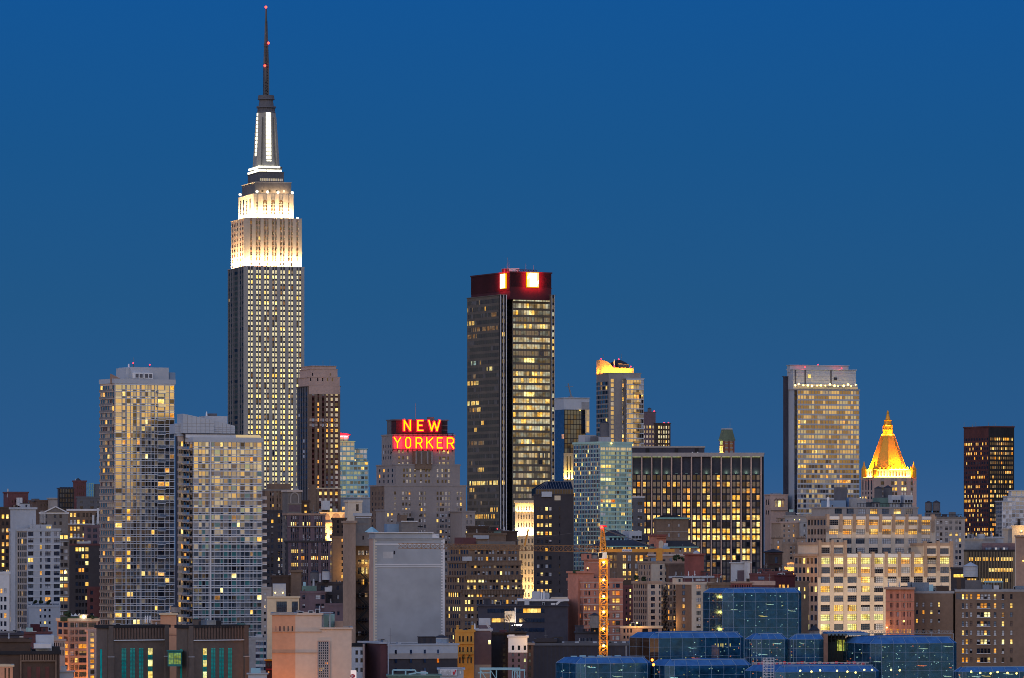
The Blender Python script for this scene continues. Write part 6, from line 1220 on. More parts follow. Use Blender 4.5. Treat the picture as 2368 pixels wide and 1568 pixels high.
for nm, lab, x0, x1, y0, d, mt, cop, wins in (
    ('apartment_building', 'narrow orange building with ornate window pairs under street light', 1055, 1096, 1457, 1480, 'ochre', 'ochre', 1),
    ('apartment_building', 'mauve brick side wall building with a single lit yellow window', 1097, 1136, 1454, 1490, 'mauve', 'pale_grey', 2),
    ('apartment_building', 'dark oxblood brick building with rear fire balconies, right of the mauve wall', 1136, 1177, 1463, 1500, 'dark_brick', 'dark_brown', 3),
    ('apartment_building', 'brick building with bright white painted top storey, lower centre', 1176, 1219, 1470, 1485, 'mauve', 'white_wall', 4),
    ('apartment_building', 'narrow brick building edge with white framed windows right of the white topped one', 1219, 1233, 1487, 1490, 'brown_brick', 'taupe', 5)):
    b = Bld(nm, lab, d, None, x0, x1); t = b.tier(None, x0, x1, y0, mat=mt, depth=14, par=.6, coping=cop)
    if wins == 1:
        b.face(t, 'F', [(.16, .25), (.34, .43), (.60, .69), (.80, .89)], [(1471, 1484), (1496, 1508), (1520, 1534)], 'dark:3 brown_pane:2', p=.35, q=.3, fr=.08)
        for x in (1055, 1090): m = MB(); a = b.fx(t, x + 3); m.cyl(a, t.oy + 1, t.zt - .3, t.zt + 1.0, .5, .35, 10); m.ball((a, t.oy + 1, t.zt + 1.1), .45); b.part('finial', m, 'ochre')
        for y in (1488, 1512): b.bx(t, 'ledge', 1055, 1096, y, y + 1.4, -.8, .45, 'ochre')
        m = MB()
        for k in range(2): m.box(b.fx(t, 1068 + 14 * k), b.fx(t, 1076 + 14 * k), t.oy - 1.0, t.oy - .4, Z(1522, t.d), Z(1521, t.d)); m.bar((b.fx(t, 1069 + 14 * k), t.oy - .7, Z(1521, t.d)), (b.fx(t, 1072 + 14 * k), t.oy - .7, Z(1514, t.d)), .15)
        b.part('fire_balcony', m, 'black_iron'); m = MB(); c = (b.fx(t, 1076), t.oy + 5); m.cyl(*c, t.z1, Z(1455, t.d), 2.4, .3, 4); b.part('roof_cap', m, 'slate')
        area_light('street_glow', b.root, (b.fx(t, 1080), t.oy - 11, 6), (R(118), 0, 0), 4, 1.5, 1700, (1, .46, .06))
    if wins == 2:
        b.face(t, 'F', [(.82, .97)], [(1480, 1490)], 'yel:1', p=.12, q=.1, fr=.1); m = MB(); m.box(t.ox, t.ox + t.W, t.oy - .14, t.oy - .125, Z(1590, t.d), Z(1537, t.d)); b.part('patch', m, 'taupe'); m = MB(); m.bar((b.fx(t, 1123), t.oy, Z(1440, t.d)), (b.fx(t, 1136), t.oy, Z(1461, t.d)), .35); m.bar((b.fx(t, 1124), t.oy, Z(1437, t.d)), (b.fx(t, 1137), t.oy, Z(1456, t.d)), .25); b.part('roof_ladder', m, 'pale_grey')
        b.bx(t, 'roof_shed', 1107, 1134, 1430, 1446, 3, 4, 'pale_grey'); b.bx(t, 'roof_shed', 1107, 1134, 1446, 1455, 3, 4, 'mauve'); b.pole(t, 1098, 1442, None, 1, .5, 'white_paint', 'vent_pipe')
    if wins == 3: b.face(t, 'F', [(.66, .80)], rw(1472, 13, 9, 6), 'dark:4 dim:1', p=.12, q=.1); b.bx(t, 'stair_bulkhead', 1155, 1172, 1457, None, 3, 4, 'maroon')
    if wins == 4:
        b.face(t, 'F', [(.18, .30), (.50, .62), (.82, .94)], [(1493, 1503), (1511, 1518), (1523, 1531), (1537, 1545), (1553, 1562)], 'dark:3 blue:2', fr=.12, p=.2, q=.18, lit=lambda r, c: 'lemon' if (r, c) == (2, 2) else None)
        m = MB(); zz = (Z(1509, t.d), Z(1503.2, t.d), Z(1492.8, t.d), t.zt); ox = t.ox; xs = [t.ox - .05] + [t.ox + t.W * f for f in (.175, .305, .495, .625, .815, .945)] + [t.ox + t.W + .05]
        m.box(xs[0], xs[-1], t.oy - .26, t.oy - .201, zz[0], zz[1]); m.box(xs[0], xs[-1], t.oy - .26, t.oy - .201, zz[2], t.z1)
        for i in range(0, 8, 2): m.box(xs[i], xs[i + 1], t.oy - .261, t.oy - .202, zz[1], zz[2])
        b.part('painted_storey', m, 'white_paint'); b.bx(t, 'bulkhead', 1195, 1214, 1467.5, None, 1.5, 3, 'dark_brown'); b.bx(t, 'parapet_step', 1176, 1190, 1467.5, 1471.5, -.4, 1, 'white_paint')
        t2 = b.tier(None, 1172, 1216, 1461, dd=12, mat='dark_brown', depth=10, par=.4)
    if wins == 5: b.face(t, 'F', [(.25, .62)], [(1493, 1502), (1509, 1518), (1525, 1532), (1540, 1549), (1556, 1565)], 'dark:2 navy:2 blue:1', fr=.16, p=.15, q=.13)
    b.done()
b = Bld('warehouse', 'long dark brick hall with sawtooth ends behind the glass halls', 1560, None, 1233, 1456); t = b.tier(None, 1233, 1456, 1487, mat='dark_brick', depth=30, par=.8, coping='dark_grey'); t2 = b.tier(None, 1238, 1285, 1478, dd=2, mat='dark_brick', depth=20)
m = MB()
for i in range(24): a = t.ox + t.W * (i + .5) / 24; m.box(a - .12, a + .12, t.oy - .16, t.oy - .01, 0, t.z1)
b.part('pilaster', m, 'navy_wall'); b.bx(t, 'white_panel', 1447, 1448.5, 1489, 1520, -.3, .2, 'white_trim'); b.face(t, 'F', [(.972, .986)], [(1496, 1502), (1508, 1514)], 'sky:1', fr=.12, p=.1, q=.09)
for x in (1300, 1330, 1372, 1395, 1420, 1440): b.bx(t, 'vent_box', x, x + rng.uniform(4, 10), 1484.5, None, rng.uniform(2, 8), 2, rng.choice(('pale_grey', 'grey', 'metal_panel')))
b.done()
b = Bld('warehouse', 'long low brick building, grey painted top and dark brick below, before the blank wall', 1450, 880, 887, 1058); t = b.tier(None, 897, 1058, 1489, mat='dark_brick', depth=24, par=.5, coping='pale_grey')
t.ox += 0; t0 = b.tier(None, 880, 897, 1485, dd=-1, mat='maroon', depth=20, par=.5, coping='pale_grey')
m = MB(); m.box(t.ox, t.ox + t.W, t.oy - .30, t.oy - .28, Z(1511, t.d), t.z1); b.part('painted_band', m, 'pale_grey'); m = MB(); m.box(t.ox, t.ox + t.W, t.oy - .30, t.oy - .281, Z(1524, t.d), Z(1511, t.d)); b.part('painted_band', m, 'taupe')
for x in (912, 947, 979, 1009.5): 
    for y in (1503, 1524, 1545): o = b.bx(t, 'window', x, x + 4.6, y, y + 9, -.38, .07, rng.choice(('navy', 'dark', 'blue')) if (x, y) != (1009.5, 1524) else 'orange'); 
    b.bx(t, 'sill', x - .5, x + 5.2, 1512.2, 1513.2, -.5, .19, 'pale_grey')
m = MB(); a = b.fx(t0, 896.5); m.cyl(a, t0.oy - .6, 0, t0.zt, .2, .2, 6); b.part('drainpipe', m, 'pale_grey'); b.bx(t0, 'vent_box', 886, 897, 1481, None, 2, 2, 'sky'); b.bx(t, 'vent_box', 920, 927, 1485.5, None, 3, 2, 'pale_grey'); b.done()
b = Bld('tank_house', 'octagonal dark tank house with flat pyramid lid on the low brick building', 1478, None, 1002, 1040); s = b.d / FP; m = MB(); r = 17.5 * s; m.cyl(r * 1.05, r, 0, Z(1475, b.d), r, r, 8, 0); m.cyl(r * 1.05, r, Z(1477, b.d), Z(1475, b.d), r * 1.06, r * 1.06, 8, 1, True, True); m.cyl(r * 1.05, r, Z(1475, b.d), Z(1470, b.d), r * 1.1, r * .4, 8, 2)
b.part('body', m, ['blue_panel', 'pale_grey', 'slate']); b.part('roof_hatch', MB().box(r * .7, r * 1.4, r * .7, r * 1.3, Z(1470.5, b.d), Z(1468.5, b.d)), 'dark_grey'); b.w.box(.5, 1, .5, 1, 0, 1, b.mi('slate')); b.done()
b = Bld('building', 'low grey roofed building with white ducts at the bottom edge, before the brick building', 1330, None, 897, 1018); t = b.tier(None, 897, 1018, 1561, mat='green_roof', depth=12, par=.4); m = MB(); Q = lambda x, y: (b.fx(t, x), t.oy + 3, Z(y, t.d))
for p, q in (((908, 1564), (908, 1550)), ((908, 1550), (960, 1550)), ((960, 1550), (962, 1556)), ((962, 1556), (990, 1557)), ((938, 1562), (938, 1551)), ((945, 1560), (962, 1557))): m.bar(Q(*p), Q(*q), .4)
b.part('duct', m, 'cyan_trim'); b.bx(t, 'cooling_unit', 972, 985, 1553, None, 5, 2, 'metal_panel'); b.done()
b = Bld('garage', 'low grey building carrying a white poster with a red tick, bottom edge', 1350, None, 1012, 1072); t = b.tier(None, 1014, 1072, 1546, mat='metal_panel', depth=12, par=.3); o = b.bx(t, 'poster', 1018, 1057, 1547, 1562, -.6, .2, 'poster'); m = MB(); Q = lambda x, y: (b.fx(t, x), t.oy - .64, Z(y, t.d))
m.bar(Q(1048, 1553), Q(1049.5, 1560), .28); m.bar(Q(1049.5, 1560), Q(1054, 1549.5), .28); m.build('tick', 'sign_red', o); m = MB()
for r_ in range(5):
    for c_ in range(9):
        if rng.random() < .85: x, y = 1020.5 + 2.6 * c_, 1549 + 2.5 * r_; m.box(b.fx(t, x), b.fx(t, x + 1.7), t.oy - .63, t.oy - .602, Z(y + 1.3, t.d), Z(y, t.d))
m.build('print', 'grey', o); m = MB(); m.box(b.fx(t, 1063), b.fx(t, 1066.5), t.oy - .4, t.oy - .02, Z(1558, t.d), Z(1552.5, t.d)); b.part('lamp', m, 'canvas'); b.done()
o = tag(empty('steel_frame', (X(1105, 1335), 1335, 0)), 'pale open steel frame with long top beam at the bottom edge below white topped building', 'steel frame'); s = 1335 / FP; q = lambda x, y, yy=0: ((x - 1105) * s, yy, Z(y, 1335)); m = MB()
m.bar(q(1109, 1546.5), q(1203, 1546.5), .65); m.bar(q(1185, 1549.5), q(1214, 1549.5), .4); m.build('beam', 'cyan_trim', o); m = MB()
for x in (1111, 1134, 1148, 1185, 1190, 1196, 1202, 1213): m.bar(q(x, 1547), q(x, 1640), .3)
for x in (1111, 1134, 1190): m.bar(q(x, 1549), q(x + 12, 1568), .2)
m.bar(q(1105, 1556), q(1134, 1556), .25); m.build('post', 'cyan_trim', o)
b = Bld('apartment_building', 'coral brick apartment building striped with pale bands, behind the crane mast', 1680, 1313.5, 1349, 1439, 28)
t = b.tier(1313.5, 1349, 1439, 1337, mat='pink_brick', par=.9); tl = b.tier(1313.5, 1337, 1373, 1321, dd=1.5, mat='pink_brick', par=.7); th_ = b.tier(1350, 1361, 1410, 1292, dd=8, mat='pink_brick', par=.6)
rows = rw(1350, 17.3, 8, 9.5)
b.face(t, 'F', [(.015, .05), (.065, .085), (.12, .17), (.27, .31), (.50, .56), (.62, .66), (.74, .80), (.82, .93)], rows, 'sky:4 pale:3 dark:3 amber:.8 orange:.4 gold:.6 yel:.3 blue:2', fr=.13, mu=(1, 2), mp='pink_brick', lit=lambda r, c: 'amber' if (r == 3 and c < 4) else ('gold' if (r in (2, 3) and c > 5) else None))
b.face(t, 'L', U(4, .32, .1), [(1331, 1341)] + rows, 'brown_pane:4 dark:2 orange:1 amber:.5', p=.1, q=.09)
m = MB()
for i in range(8): z = Z(1346.5 + 17.3 * i, t.d); m.box(t.ox - .16, t.ox + t.W, t.oy - .38, t.oy - .31, z - .12, z + .12); m.box(t.ox - .19, t.ox - .125, t.oy + .05, t.oy + t.D, z - .12, z + .12)
b.part('band', m, 'slab_warm'); m = MB(); m.box(th_.ox - .15, th_.ox + th_.W + .1, th_.oy - .15, th_.oy - .02, Z(1302, th_.d), Z(1301, th_.d)); b.part('band', m, 'slab_warm'); b.beacon(tl, 1359, 1314, 1, 1.9, True, ('lamp', 'lamp', 'black_iron')); b.bx(tl, 'planter', 1328, 1342, 1318, None, 1, 1, 'leaf'); b.done()
water_tank(1374, 1278, 1303, 21, 1694, 'wooden tank with dark cone lid on the coral brick penthouse, beside crane cab', 2)
water_tank(1375, 1417, 1461, 22, 1640, 'grey tank on black legs beside the crane mast, low in front of coral bricks', 9)
b = Bld('building', 'low navy roof house under the grey water tank beside the crane mast', 1645, None, 1330, 1402); t = b.tier(None, 1330, 1402, 1461, mat='navy_wall', depth=10, par=.5, coping='slate'); b.face(t, 'F', U(7, .5, .1, .45), [(1475, 1484)], 'sky:2 pale:1 navy:2', p=.1, q=.09, fr=.12); b.done()
b = Bld('apartment_building', 'dark maroon gap building with pairs of small lit windows, right of coral brick one', 1740, None, 1439, 1466); t = b.tier(None, 1439, 1466, 1353, mat='maroon', depth=12); b.face(t, 'F', [(.30, .42), (.62, .76)], rw(1362, 13.5, 9, 7), 'lemon:1.2 dark:2 dim:1', fr=.1); b.bx(t, 'roof_shed', 1440, 1463, 1340, None, 2, 4, 'dark_brown'); b.done()
b = Bld('apartment_building', 'low terracotta building with bright street lamp, at foot of beige apartments', 1660, None, 1437, 1530); t = b.tier(None, 1437, 1530, 1448, mat='terra', depth=8, par=.6, coping='cream'); b.face(t, 'F', [(.05, .10), (.14, .18), (.22, .26), (.52, .66), (.76, .92)], [(1454, 1463), (1470, 1477)], 'navy:3 dark:2 amber:.5', fr=.12); b.beacon(t, 1473, 1440, -.5, 2.0, True, ('white_lamp', 'lamp', 'black_iron')); point_light('street_glow', b.root, (b.fx(t, 1473), t.oy - 3, Z(1440, t.d)), 900, (1, .50, .12), .5); b.done()
b = Bld('apartment_building', 'beige brick apartment building with pale corner strip, right of the coral brick one', 1720, 1464, 1499, 1528, 30)
t = b.tier(1464, 1499, 1528, 1344, mat='tan', par=.9); b.face(t, 'F', [(.18, .52), (.82, .96)], rw(1352, 14.35, 8, 9), 'navy:3 blue:3 sky:2 dark:1 green_glass:.3', 'sand', 'sand', fr=.15, mu=(2, 2)); b.face(t, 'L', U(6, .45, .06), rw(1352, 14.35, 8, 9), 'brown_pane:3 navy:3 dark:2 amber:.4', p=.1, q=.09, fr=.1); b.done()
b = Bld('apartment_building', 'tan apartment building with pale front, rising behind the beige ones', 1800, 1476.6, 1508, 1584, 28); t = b.tier(1476.6, 1508, 1548, 1298, mat='tan', par=.8); b.face(t, 'F', [(.43, .58), (.72, .80), (.92, .99)], rw(1307, 14.6, 4, 9), 'sky:2 pale:2 navy:1', 'sand', 'sand', fr=.15, mu=(1, 2)); b.face(t, 'L', [(.08, .14), (.22, .30), (.42, .5), (.62, .68), (.8, .88)], rw(1307, 14.6, 4, 9), 'brown_pane:3 navy:3', p=.1, q=.09); t2 = b.tier(1540, 1548, 1584, 1303, dd=.3, mat='brown_brick', par=.8); b.face(t2, 'F', [(.33, .48)], rw(1307, 14.6, 3, 9), 'pale:1 amber:.3', fr=.15)
t3 = b.tier(1500, 1506, 1586, 1281, dd=10, mat='terra', par=.7, coping='slab_warm'); b.face(t3, 'F', [(.52, .6)], [(1290, 1299)], 'sky:1', p=.15, fr=.15); b.bx(t, 'cooling_unit', 1512, 1517, 1290, None, 2, 2, 'blue_panel'); b.done()
shrub(1565, 1281, 1298, 17, 1806, 'green leafy shrub on the tan apartment roof terrace, beside the crane counterweight'); shrub(1579, 1288, 1300, 9, 1806, 'small dark shrub at the right end of the tan apartment roof'); shrub(1471, 1328, 1345, 11, 1724, 'tall dark bush at the left end of the beige apartment roof'); shrub(1489, 1334, 1345, 10, 1724, 'low dark bush on the right of the beige apartment roof')
b = Bld('apartment_building', 'narrow tan building front covered by dark fire escapes, between beige and brown brick', 1735, None, 1528, 1565); t = b.tier(None, 1528, 1565, 1347, mat='tan', depth=14, par=.8)
b.face(t, 'F', [(.04, .12), (.24, .32), (.46, .54), (.60, .68), (.80, .90)], rw(1353, 14.4, 8, 8.5), 'amber:1 dark:3 brown_pane:2 dim:1', fr=.1)
for i in range(8): m = MB(); a0, a1 = b.fx(t, 1533), b.fx(t, 1545); z = Z(1364 + 14.4 * i, t.d); m.box(a0, a1, t.oy - 1.4, t.oy - .35, z - .1, z); m.bar((a0, t.oy - 1.4, z + 1), (a1, t.oy - 1.4, z + 1), .12); m.bar((a0 + .4, t.oy - .9, z), (a1 - .4, t.oy - .9, z + 14.4 * t.s), .25); [m.bar((a0 + (a1 - a0) * k / 6, t.oy - 1.4, z), (a0 + (a1 - a0) * k / 6, t.oy - 1.4, z + 1), .08) for k in range(7)]; b.part('fire_escape', m, 'black_iron')
for i in range(8): m = MB(); a0, a1 = b.fx(t, 1557), b.fx(t, 1564); z = Z(1364 + 14.4 * i, t.d); m.box(a0, a1, t.oy - 1.3, t.oy - .35, z - .1, z); m.bar((a0, t.oy - 1.3, z + 1), (a1, t.oy - 1.3, z + 1), .12); b.part('fire_escape', m, 'black_iron')
b.done()
b = Bld('apartment_building', 'apartment building with brown brick left half and cream front, beside the big glass hall', 1690, 1564, 1601, 1686, 30)
t = b.tier(1564, 1601, 1648, 1346, mat='sand', par=.9); b.face(t, 'F', [(.18, .40), (.62, .72)], rw(1352.5, 15.1, 8, 9), 'pale:3 blue:3 navy:2 amber:.7 pink:.6', fr=.15, mu=(2, 2), lit=lambda r, c: 'amber' if r == 3 and c == 0 else None)
m = MB(); m.box(t.ox - .12, t.ox - .01, t.oy + .4, t.oy + t.D, 0, t.z1); b.part('side_wall', m, 'umber'); t.ox -= .14; b.face(t, 'L', [(.42, .56)], rw(1352.5, 15.1, 8, 9), 'pale:3 sky:2 amber:.6', mp='umber', fr=.14, p=.02, q=.018); t.ox += .14
t2 = b.tier(1638, 1646, 1686, 1347, dd=.5, mat='umber', par=.9); b.face(t2, 'F', [(.12, .34), (.45, .55), (.70, .78)], rw(1352.5, 15.1, 3, 9), 'amber:2 pale:2 dim:1', fr=.15); b.done()
b = Bld('building', 'red brick stair tower carrying a silver tank, right of the tan apartment building', 1790, 1583, 1592, 1628, 26); t = b.tier(1583, 1592, 1628, 1280, mat='red_brick', par=.6); t2 = b.tier(1550, 1556, 1664, 1332, dd=-8, mat='maroon', par=.8, coping='pale_grey'); b.face(t2, 'F', [(.05, .12), (.48, .68), (.88, .96)], [(1338, 1344)], 'navy:2 pale:1', p=.15, fr=.12); m = MB()
for x in (1560, 1600, 1634): m.cyl(b.fx(t2, x), t2.oy - .4, Z(1346, t2.d), Z(1330, t2.d), .14, .14, 6)
b.part('drainpipe', m, 'pale_grey'); t3 = b.tier(1652, 1654, 1665, 1328, dd=-8.5, mat='red_brick', par=.4); b.done()
water_tank(1611, 1273, 1298, 17, 1794, 'silver white rooftop tank on the red brick stair tower', 0, 'white_wall', 'pale_grey')
# big loft building with hipped roofs
b = Bld('loft_building', 'brick loft building with slate hip roofs and tall arched lit windows, behind the crane', 2000, 1367, 1424, 1612, 26)
t = b.tier(1395, 1428, 1500, 1262, mat='umber', par=.3); b.face(t, 'F', [(.16, .27), (.32, .43), (.55, .64), (.70, .81), (.88, .97)], [(1264.5, 1270), (1284, 1298), (1303, 1315), (1320.5, 1331), (1338, 1350)], 'gold:3 amber:2 yel:1 pale:.5', 'umber', 'umber', fr=.2, mu=(2, 2))
b.face(t, 'L', U(8, .5, .04), [(1265, 1270), (1284, 1297), (1303, 1313)], 'gold:2 dim:1 brown_pane:1', p=.1, q=.09)
t2 = b.tier(1498, 1503, 1612, 1264, dd=3, mat='terra', par=.3); b.face(t2, 'F', [(.62, .66), (.72, .77), (.82, .86), (.92, .96)], [(1267, 1276), (1284, 1294)], 'gold:2 pale:2 sky:1', fr=.15, mu=(1, 2))
def hip(name, tt, x0, x1, ye, yr, inset, mat='slate', dep=None):
    a0, a1 = b.fx(tt, x0), b.fx(tt, x1); y0, y1 = tt.oy - .8, tt.oy + (dep or tt.D) ; z0, z1 = Z(ye, tt.d), Z(yr, tt.d); i = inset * tt.s; m = MB(); ym = (y0 + y1) / 2
    m.v = [(a0, y0, z0), (a1, y0, z0), (a1, y1, z0), (a0, y1, z0), (a0 + i, ym - .5, z1), (a1 - i, ym - .5, z1), (a1 - i, ym + .5, z1), (a0 + i, ym + .5, z1)]; m.f = [(0, 1, 5, 4), (1, 2, 6, 5), (2, 3, 7, 6), (3, 0, 4, 7), (4, 5, 6, 7), (3, 2, 1, 0)]; m.m = [0] * 6; m.box(a0, a1, y0 - .15, y0 - .02, z0 - .5, z0, 1, True); return b.part(name, m, [mat, 'copper_green'])
hip('roof', t, 1394, 1501, 1262.5, 1249, 26); hip('roof', t2, 1500, 1613, 1264, 1250, 26)
d1 = b.tier(None, 1407, 1444, 1240, 1252, dd=9, mat='cyan_trim', depth=8, par=.2); b.face(d1, 'F', [(.06, .22), (.34, .50), (.60, .74), (.82, .95)], [(1243, 1249)], 'navy:1', fr=.2, p=.2, q=.18); hip('roof', d1, 1405, 1447, 1240, 1226, 19); b.bx(d1, 'roof_turret', 1418, 1424, 1226, 1230, 3, 2, 'slate')
b.bx(t, 'cooling_unit', 1457, 1486, 1227, 1248, 12, 6, 'pale_grey'); m = MB()
for k in range(3): m.box(b.fx(t, 1463.5 + 7.8 * k) + 12 * math.tan(b.th), b.fx(t, 1469.5 + 7.8 * k) + 12 * math.tan(b.th), t.oy + 11.9, t.oy + 11.99, Z(1245, t.d), Z(1239, t.d))
b.part('louvre', m, 'black_panel'); b.bx(t, 'roof_shed', 1486, 1502, 1236, 1252, 13, 8, 'navy_wall')
t4 = b.tier(1501, 1519, 1540, 1236, dd=1, mat='pink_brick', par=.8, coping='red_brick'); m = MB(); a0, a1 = b.fx(t4, 1523), b.fx(t4, 1534); am, r = (a0 + a1) / 2, (a1 - a0) / 2; zz = Z(1256, t4.d); m.quad((a0, t4.oy - .06, Z(1270, t4.d)), (a1, t4.oy - .06, Z(1270, t4.d)), (a1, t4.oy - .06, zz), (a0, t4.oy - .06, zz))
for j in range(8): u, v = pi * j / 8, pi * (j + 1) / 8; i = len(m.v); m.v += [(am, t4.oy - .06, zz), (am + r * cos(u), t4.oy - .06, zz + r * sin(u)), (am + r * cos(v), t4.oy - .06, zz + r * sin(v))]; m.f.append((i, i + 1, i + 2)); m.m.append(0)
b.part('arch', m, 'sand'); m = MB(); m.box(t4.ox - .5, t4.ox + t4.W + .5, t4.oy - .5, t4.oy - .02, Z(1245, t4.d), Z(1243.5, t4.d)); b.part('ledge', m, 'red_brick'); b.done()
b = Bld('office_building', 'plain tan brick block with turquoise cornice in front of the striped office block', 2150, 1512, 1518, 1591); t = b.tier(1512, 1518, 1591, 1200, mat='umber', par=.4); m = MB(); m.box(t.ox - .8, t.ox + t.W + .8, t.oy - .9, t.oy - .46, Z(1200.5, t.d), Z(1196.5, t.d)); b.part('cornice', m, 'copper_green')
for y in (1229, 1246): m = MB(); m.box(t.ox, t.ox + t.W, t.oy - .34, t.oy - .02, Z(y + 1, t.d), Z(y, t.d)); b.part('band', m, 'taupe')
m = MB(); m.box(b.fx(t, 1555), b.fx(t, 1556), t.oy - .30, t.oy - .02, 0, t.z1); b.part('joint', m, 'dark_brown'); b.face(t, 'F', [(.36, .43), (.67, .74)], [(1211, 1218), (1233, 1242)], 'pale:1 sky:2', fr=.15)
m = MB(); m.v = [(t.ox - .7, t.oy - .7, t.zt), (t.ox + t.W + .7, t.oy - .7, t.zt), (t.ox + t.W + .7, t.oy + t.D, t.zt), (t.ox - .7, t.oy + t.D, t.zt), (t.ox + 4, t.oy + 4, t.zt + 1.6), (t.ox + t.W - 4, t.oy + 4, t.zt + 1.6), (t.ox + t.W - 4, t.oy + t.D - 1, t.zt + 1.6), (t.ox + 4, t.oy + t.D - 1, t.zt + 1.6)]; m.f = [(0, 1, 5, 4), (1, 2, 6, 5), (2, 3, 7, 6), (3, 0, 4, 7), (4, 5, 6, 7)]; m.m = [0] * 5; b.part('hip_roof', m, 'slate'); b.bx(t, 'bulkhead', 1547, 1558, 1195.5, None, 5, 3, 'maroon'); b.done()

# ------------------------------------------------------------------ tower crane
cd = 1500; s = cd / FP; o = tag(empty('tower_crane', (X(1395, cd), cd, 0), R(4)), 'orange tower crane with lamps up its lattice mast and a white cab', 'crane'); zz = lambda y: Z(y, cd)
def lattice(m, a, c, w0, w1, n, ch=.3, lc=.2, tri=False):
    a, c = Vector(a), Vector(c); d = (c - a).normalized(); up = Vector((0, 0, 1)) if abs(d.z) < .5 else Vector((0, 1, 0)); sd_ = d.cross(up).normalized(); up = sd_.cross(d).normalized()
    offs = [(-1, -1), (1, -1), (1, 1), (-1, 1)] if not tri else [(-1, -1), (1, -1), (0, 1)]
    P = lambda k, of: a + (c - a) * k + (sd_ * of[0] + up * of[1]) * (w0 + (w1 - w0) * k) / 2
    for of in offs: m.bar(P(0, of), P(1, of), ch)
    for i in range(n):
        for j in range(len(offs)):
            p, q = offs[j], offs[(j + 1) % len(offs)]
            if i % 2: p, q = q, p
            m.bar(P(i / n, p), P((i + 1) / n, q), lc); m.bar(P(i / n, p), P(i / n, q), lc)
m = MB(); lattice(m, (0, 0, 0), (0, 0, zz(1300)), 2.2, 2.2, 30, .32, .17); m.build('mast', 'crane_yellow', o)
MB().box(-1.45, 1.45, -1.45, 1.45, zz(1300), zz(1291)).build('slewing_ring', 'crane_yellow', o)
m = MB(); lattice(m, (0, 0, zz(1291)), (-.2, 0, zz(1222)), 2.0, .7, 9, .34, .22); m.build('tower_head', 'crane_yellow', o)
jl = X(1395, cd) - X(921, cd); m = MB(); lattice(m, (-1, 0, zz(1270)), (-jl, 0, zz(1262) - 0), 1.8, 1.5, 44, .17, .085, True); m.build('jib', 'crane_dull', o)
cl = (1560 - 1395) * s; m = MB(); m.box(.5, cl, -.8, .8, zz(1277), zz(1269.5)); [m.bar((.5 + cl * i / 12, -.85, zz(1277)), (.5 + cl * i / 12, -.85, zz(1262)), .1) for i in range(13) if i < 1]; cj = m.build('counter_jib', 'crane_yellow', o)
MB().box(123 * s, 137 * s, -1.0, 1.0, zz(1296.5), zz(1268)).build('counterweight', 'crane_yellow', o)
m = MB(); m.box(136 * s, 154 * s, -.7, .7, zz(1269), zz(1266)); m.cyl(145 * s, 0, zz(1266), zz(1261), .8, .7, 10); m.box(141 * s, 150 * s, -.6, .6, zz(1262), zz(1256), 1); m.build('winch', ['blue_panel', 'pale_grey'], o)
m = MB(); m.bar((-.2, 0, zz(1223)), (126 * s, 0, zz(1268)), .22); m.bar((-.2, 0, zz(1223)), (50 * s, .3, zz(1245)), .15); m.bar((-.2, 0, zz(1223)), (-jl * .6, 0, zz(1262)), .08); m.build('tie_bar', 'dark_grey', o)
m = MB(); m.bar((-jl * .385, 0, zz(1262)), (-jl * .385 + 9 * s, 0, zz(1224)), .5); m.build('loading_strut', 'crane_yellow', o)
m = MB(); x0, x1 = -13.5 * s, 7 * s; m.v = [(x0 + .3, -2.4, zz(1293)), (x1, -2.4, zz(1291)), (x1, -1.1, zz(1291)), (x0 + .3, -1.1, zz(1293)), (x0, -2.4, zz(1278)), (x1, -2.4, zz(1277)), (x1, -1.1, zz(1277)), (x0, -1.1, zz(1278))]; m.f = [(0, 1, 5, 4), (1, 2, 6, 5), (2, 3, 7, 6), (3, 0, 4, 7), (4, 5, 6, 7), (3, 2, 1, 0)]; m.m = [0] * 6; cb = m.build('cab', 'white_paint', o)
m = MB(); m.quad((x0 + .25, -2.43, zz(1291)), (x0 + .45 * (x1 - x0), -2.43, zz(1289.5)), (x0 + .5 * (x1 - x0), -2.43, zz(1278.6)), (x0 + .1, -2.43, zz(1279.2))); m.quad((x0 - .02, -1.2, zz(1291)), (x0 - .02, -2.3, zz(1291)), (x0 - .04, -2.3, zz(1279)), (x0 - .04, -1.2, zz(1279))); m.build('cab_window', 'dark', cb)
m = MB(); m.box(43 * s, 66 * s, -.86, -.805, zz(1275.6), zz(1270.6)); sg = m.build('name_board', 'white_paint', o)
t_ = text('MORROW', sg, (54.5 * s, -.88, zz(1275.2)), 4.6 * s, 'sign_blue')
for i, y in enumerate((1300, 1341, 1379, 1415, 1454, 1493)): m = MB(); m.ball((0, -1.35, zz(y)), .42); m.build('lamp', 'lamp', o); point_light('mast_lamp', o, (0, -1.9, zz(y) - .3), 480, (1, .55, .08), .3)
point_light('mast_lamp', o, (-3, -4.5, zz(1276)), 500, (1, .6, .15), .5)
m = MB(); m.ball((-4 * s, -.3, zz(1219)), .55, 0); m.ball((-4 * s, -.7, zz(1219)), .3, 1); m.box(-3 * s, 8 * s, -.2, .2, zz(1219), zz(1215), 2); m.build('beacon_light', ['red_lamp', 'red_core', 'sign_red'], o); point_light('beacon_glow', o, (-2 * s, -1.2, zz(1218)), 90, (1, .03, .05), .2)

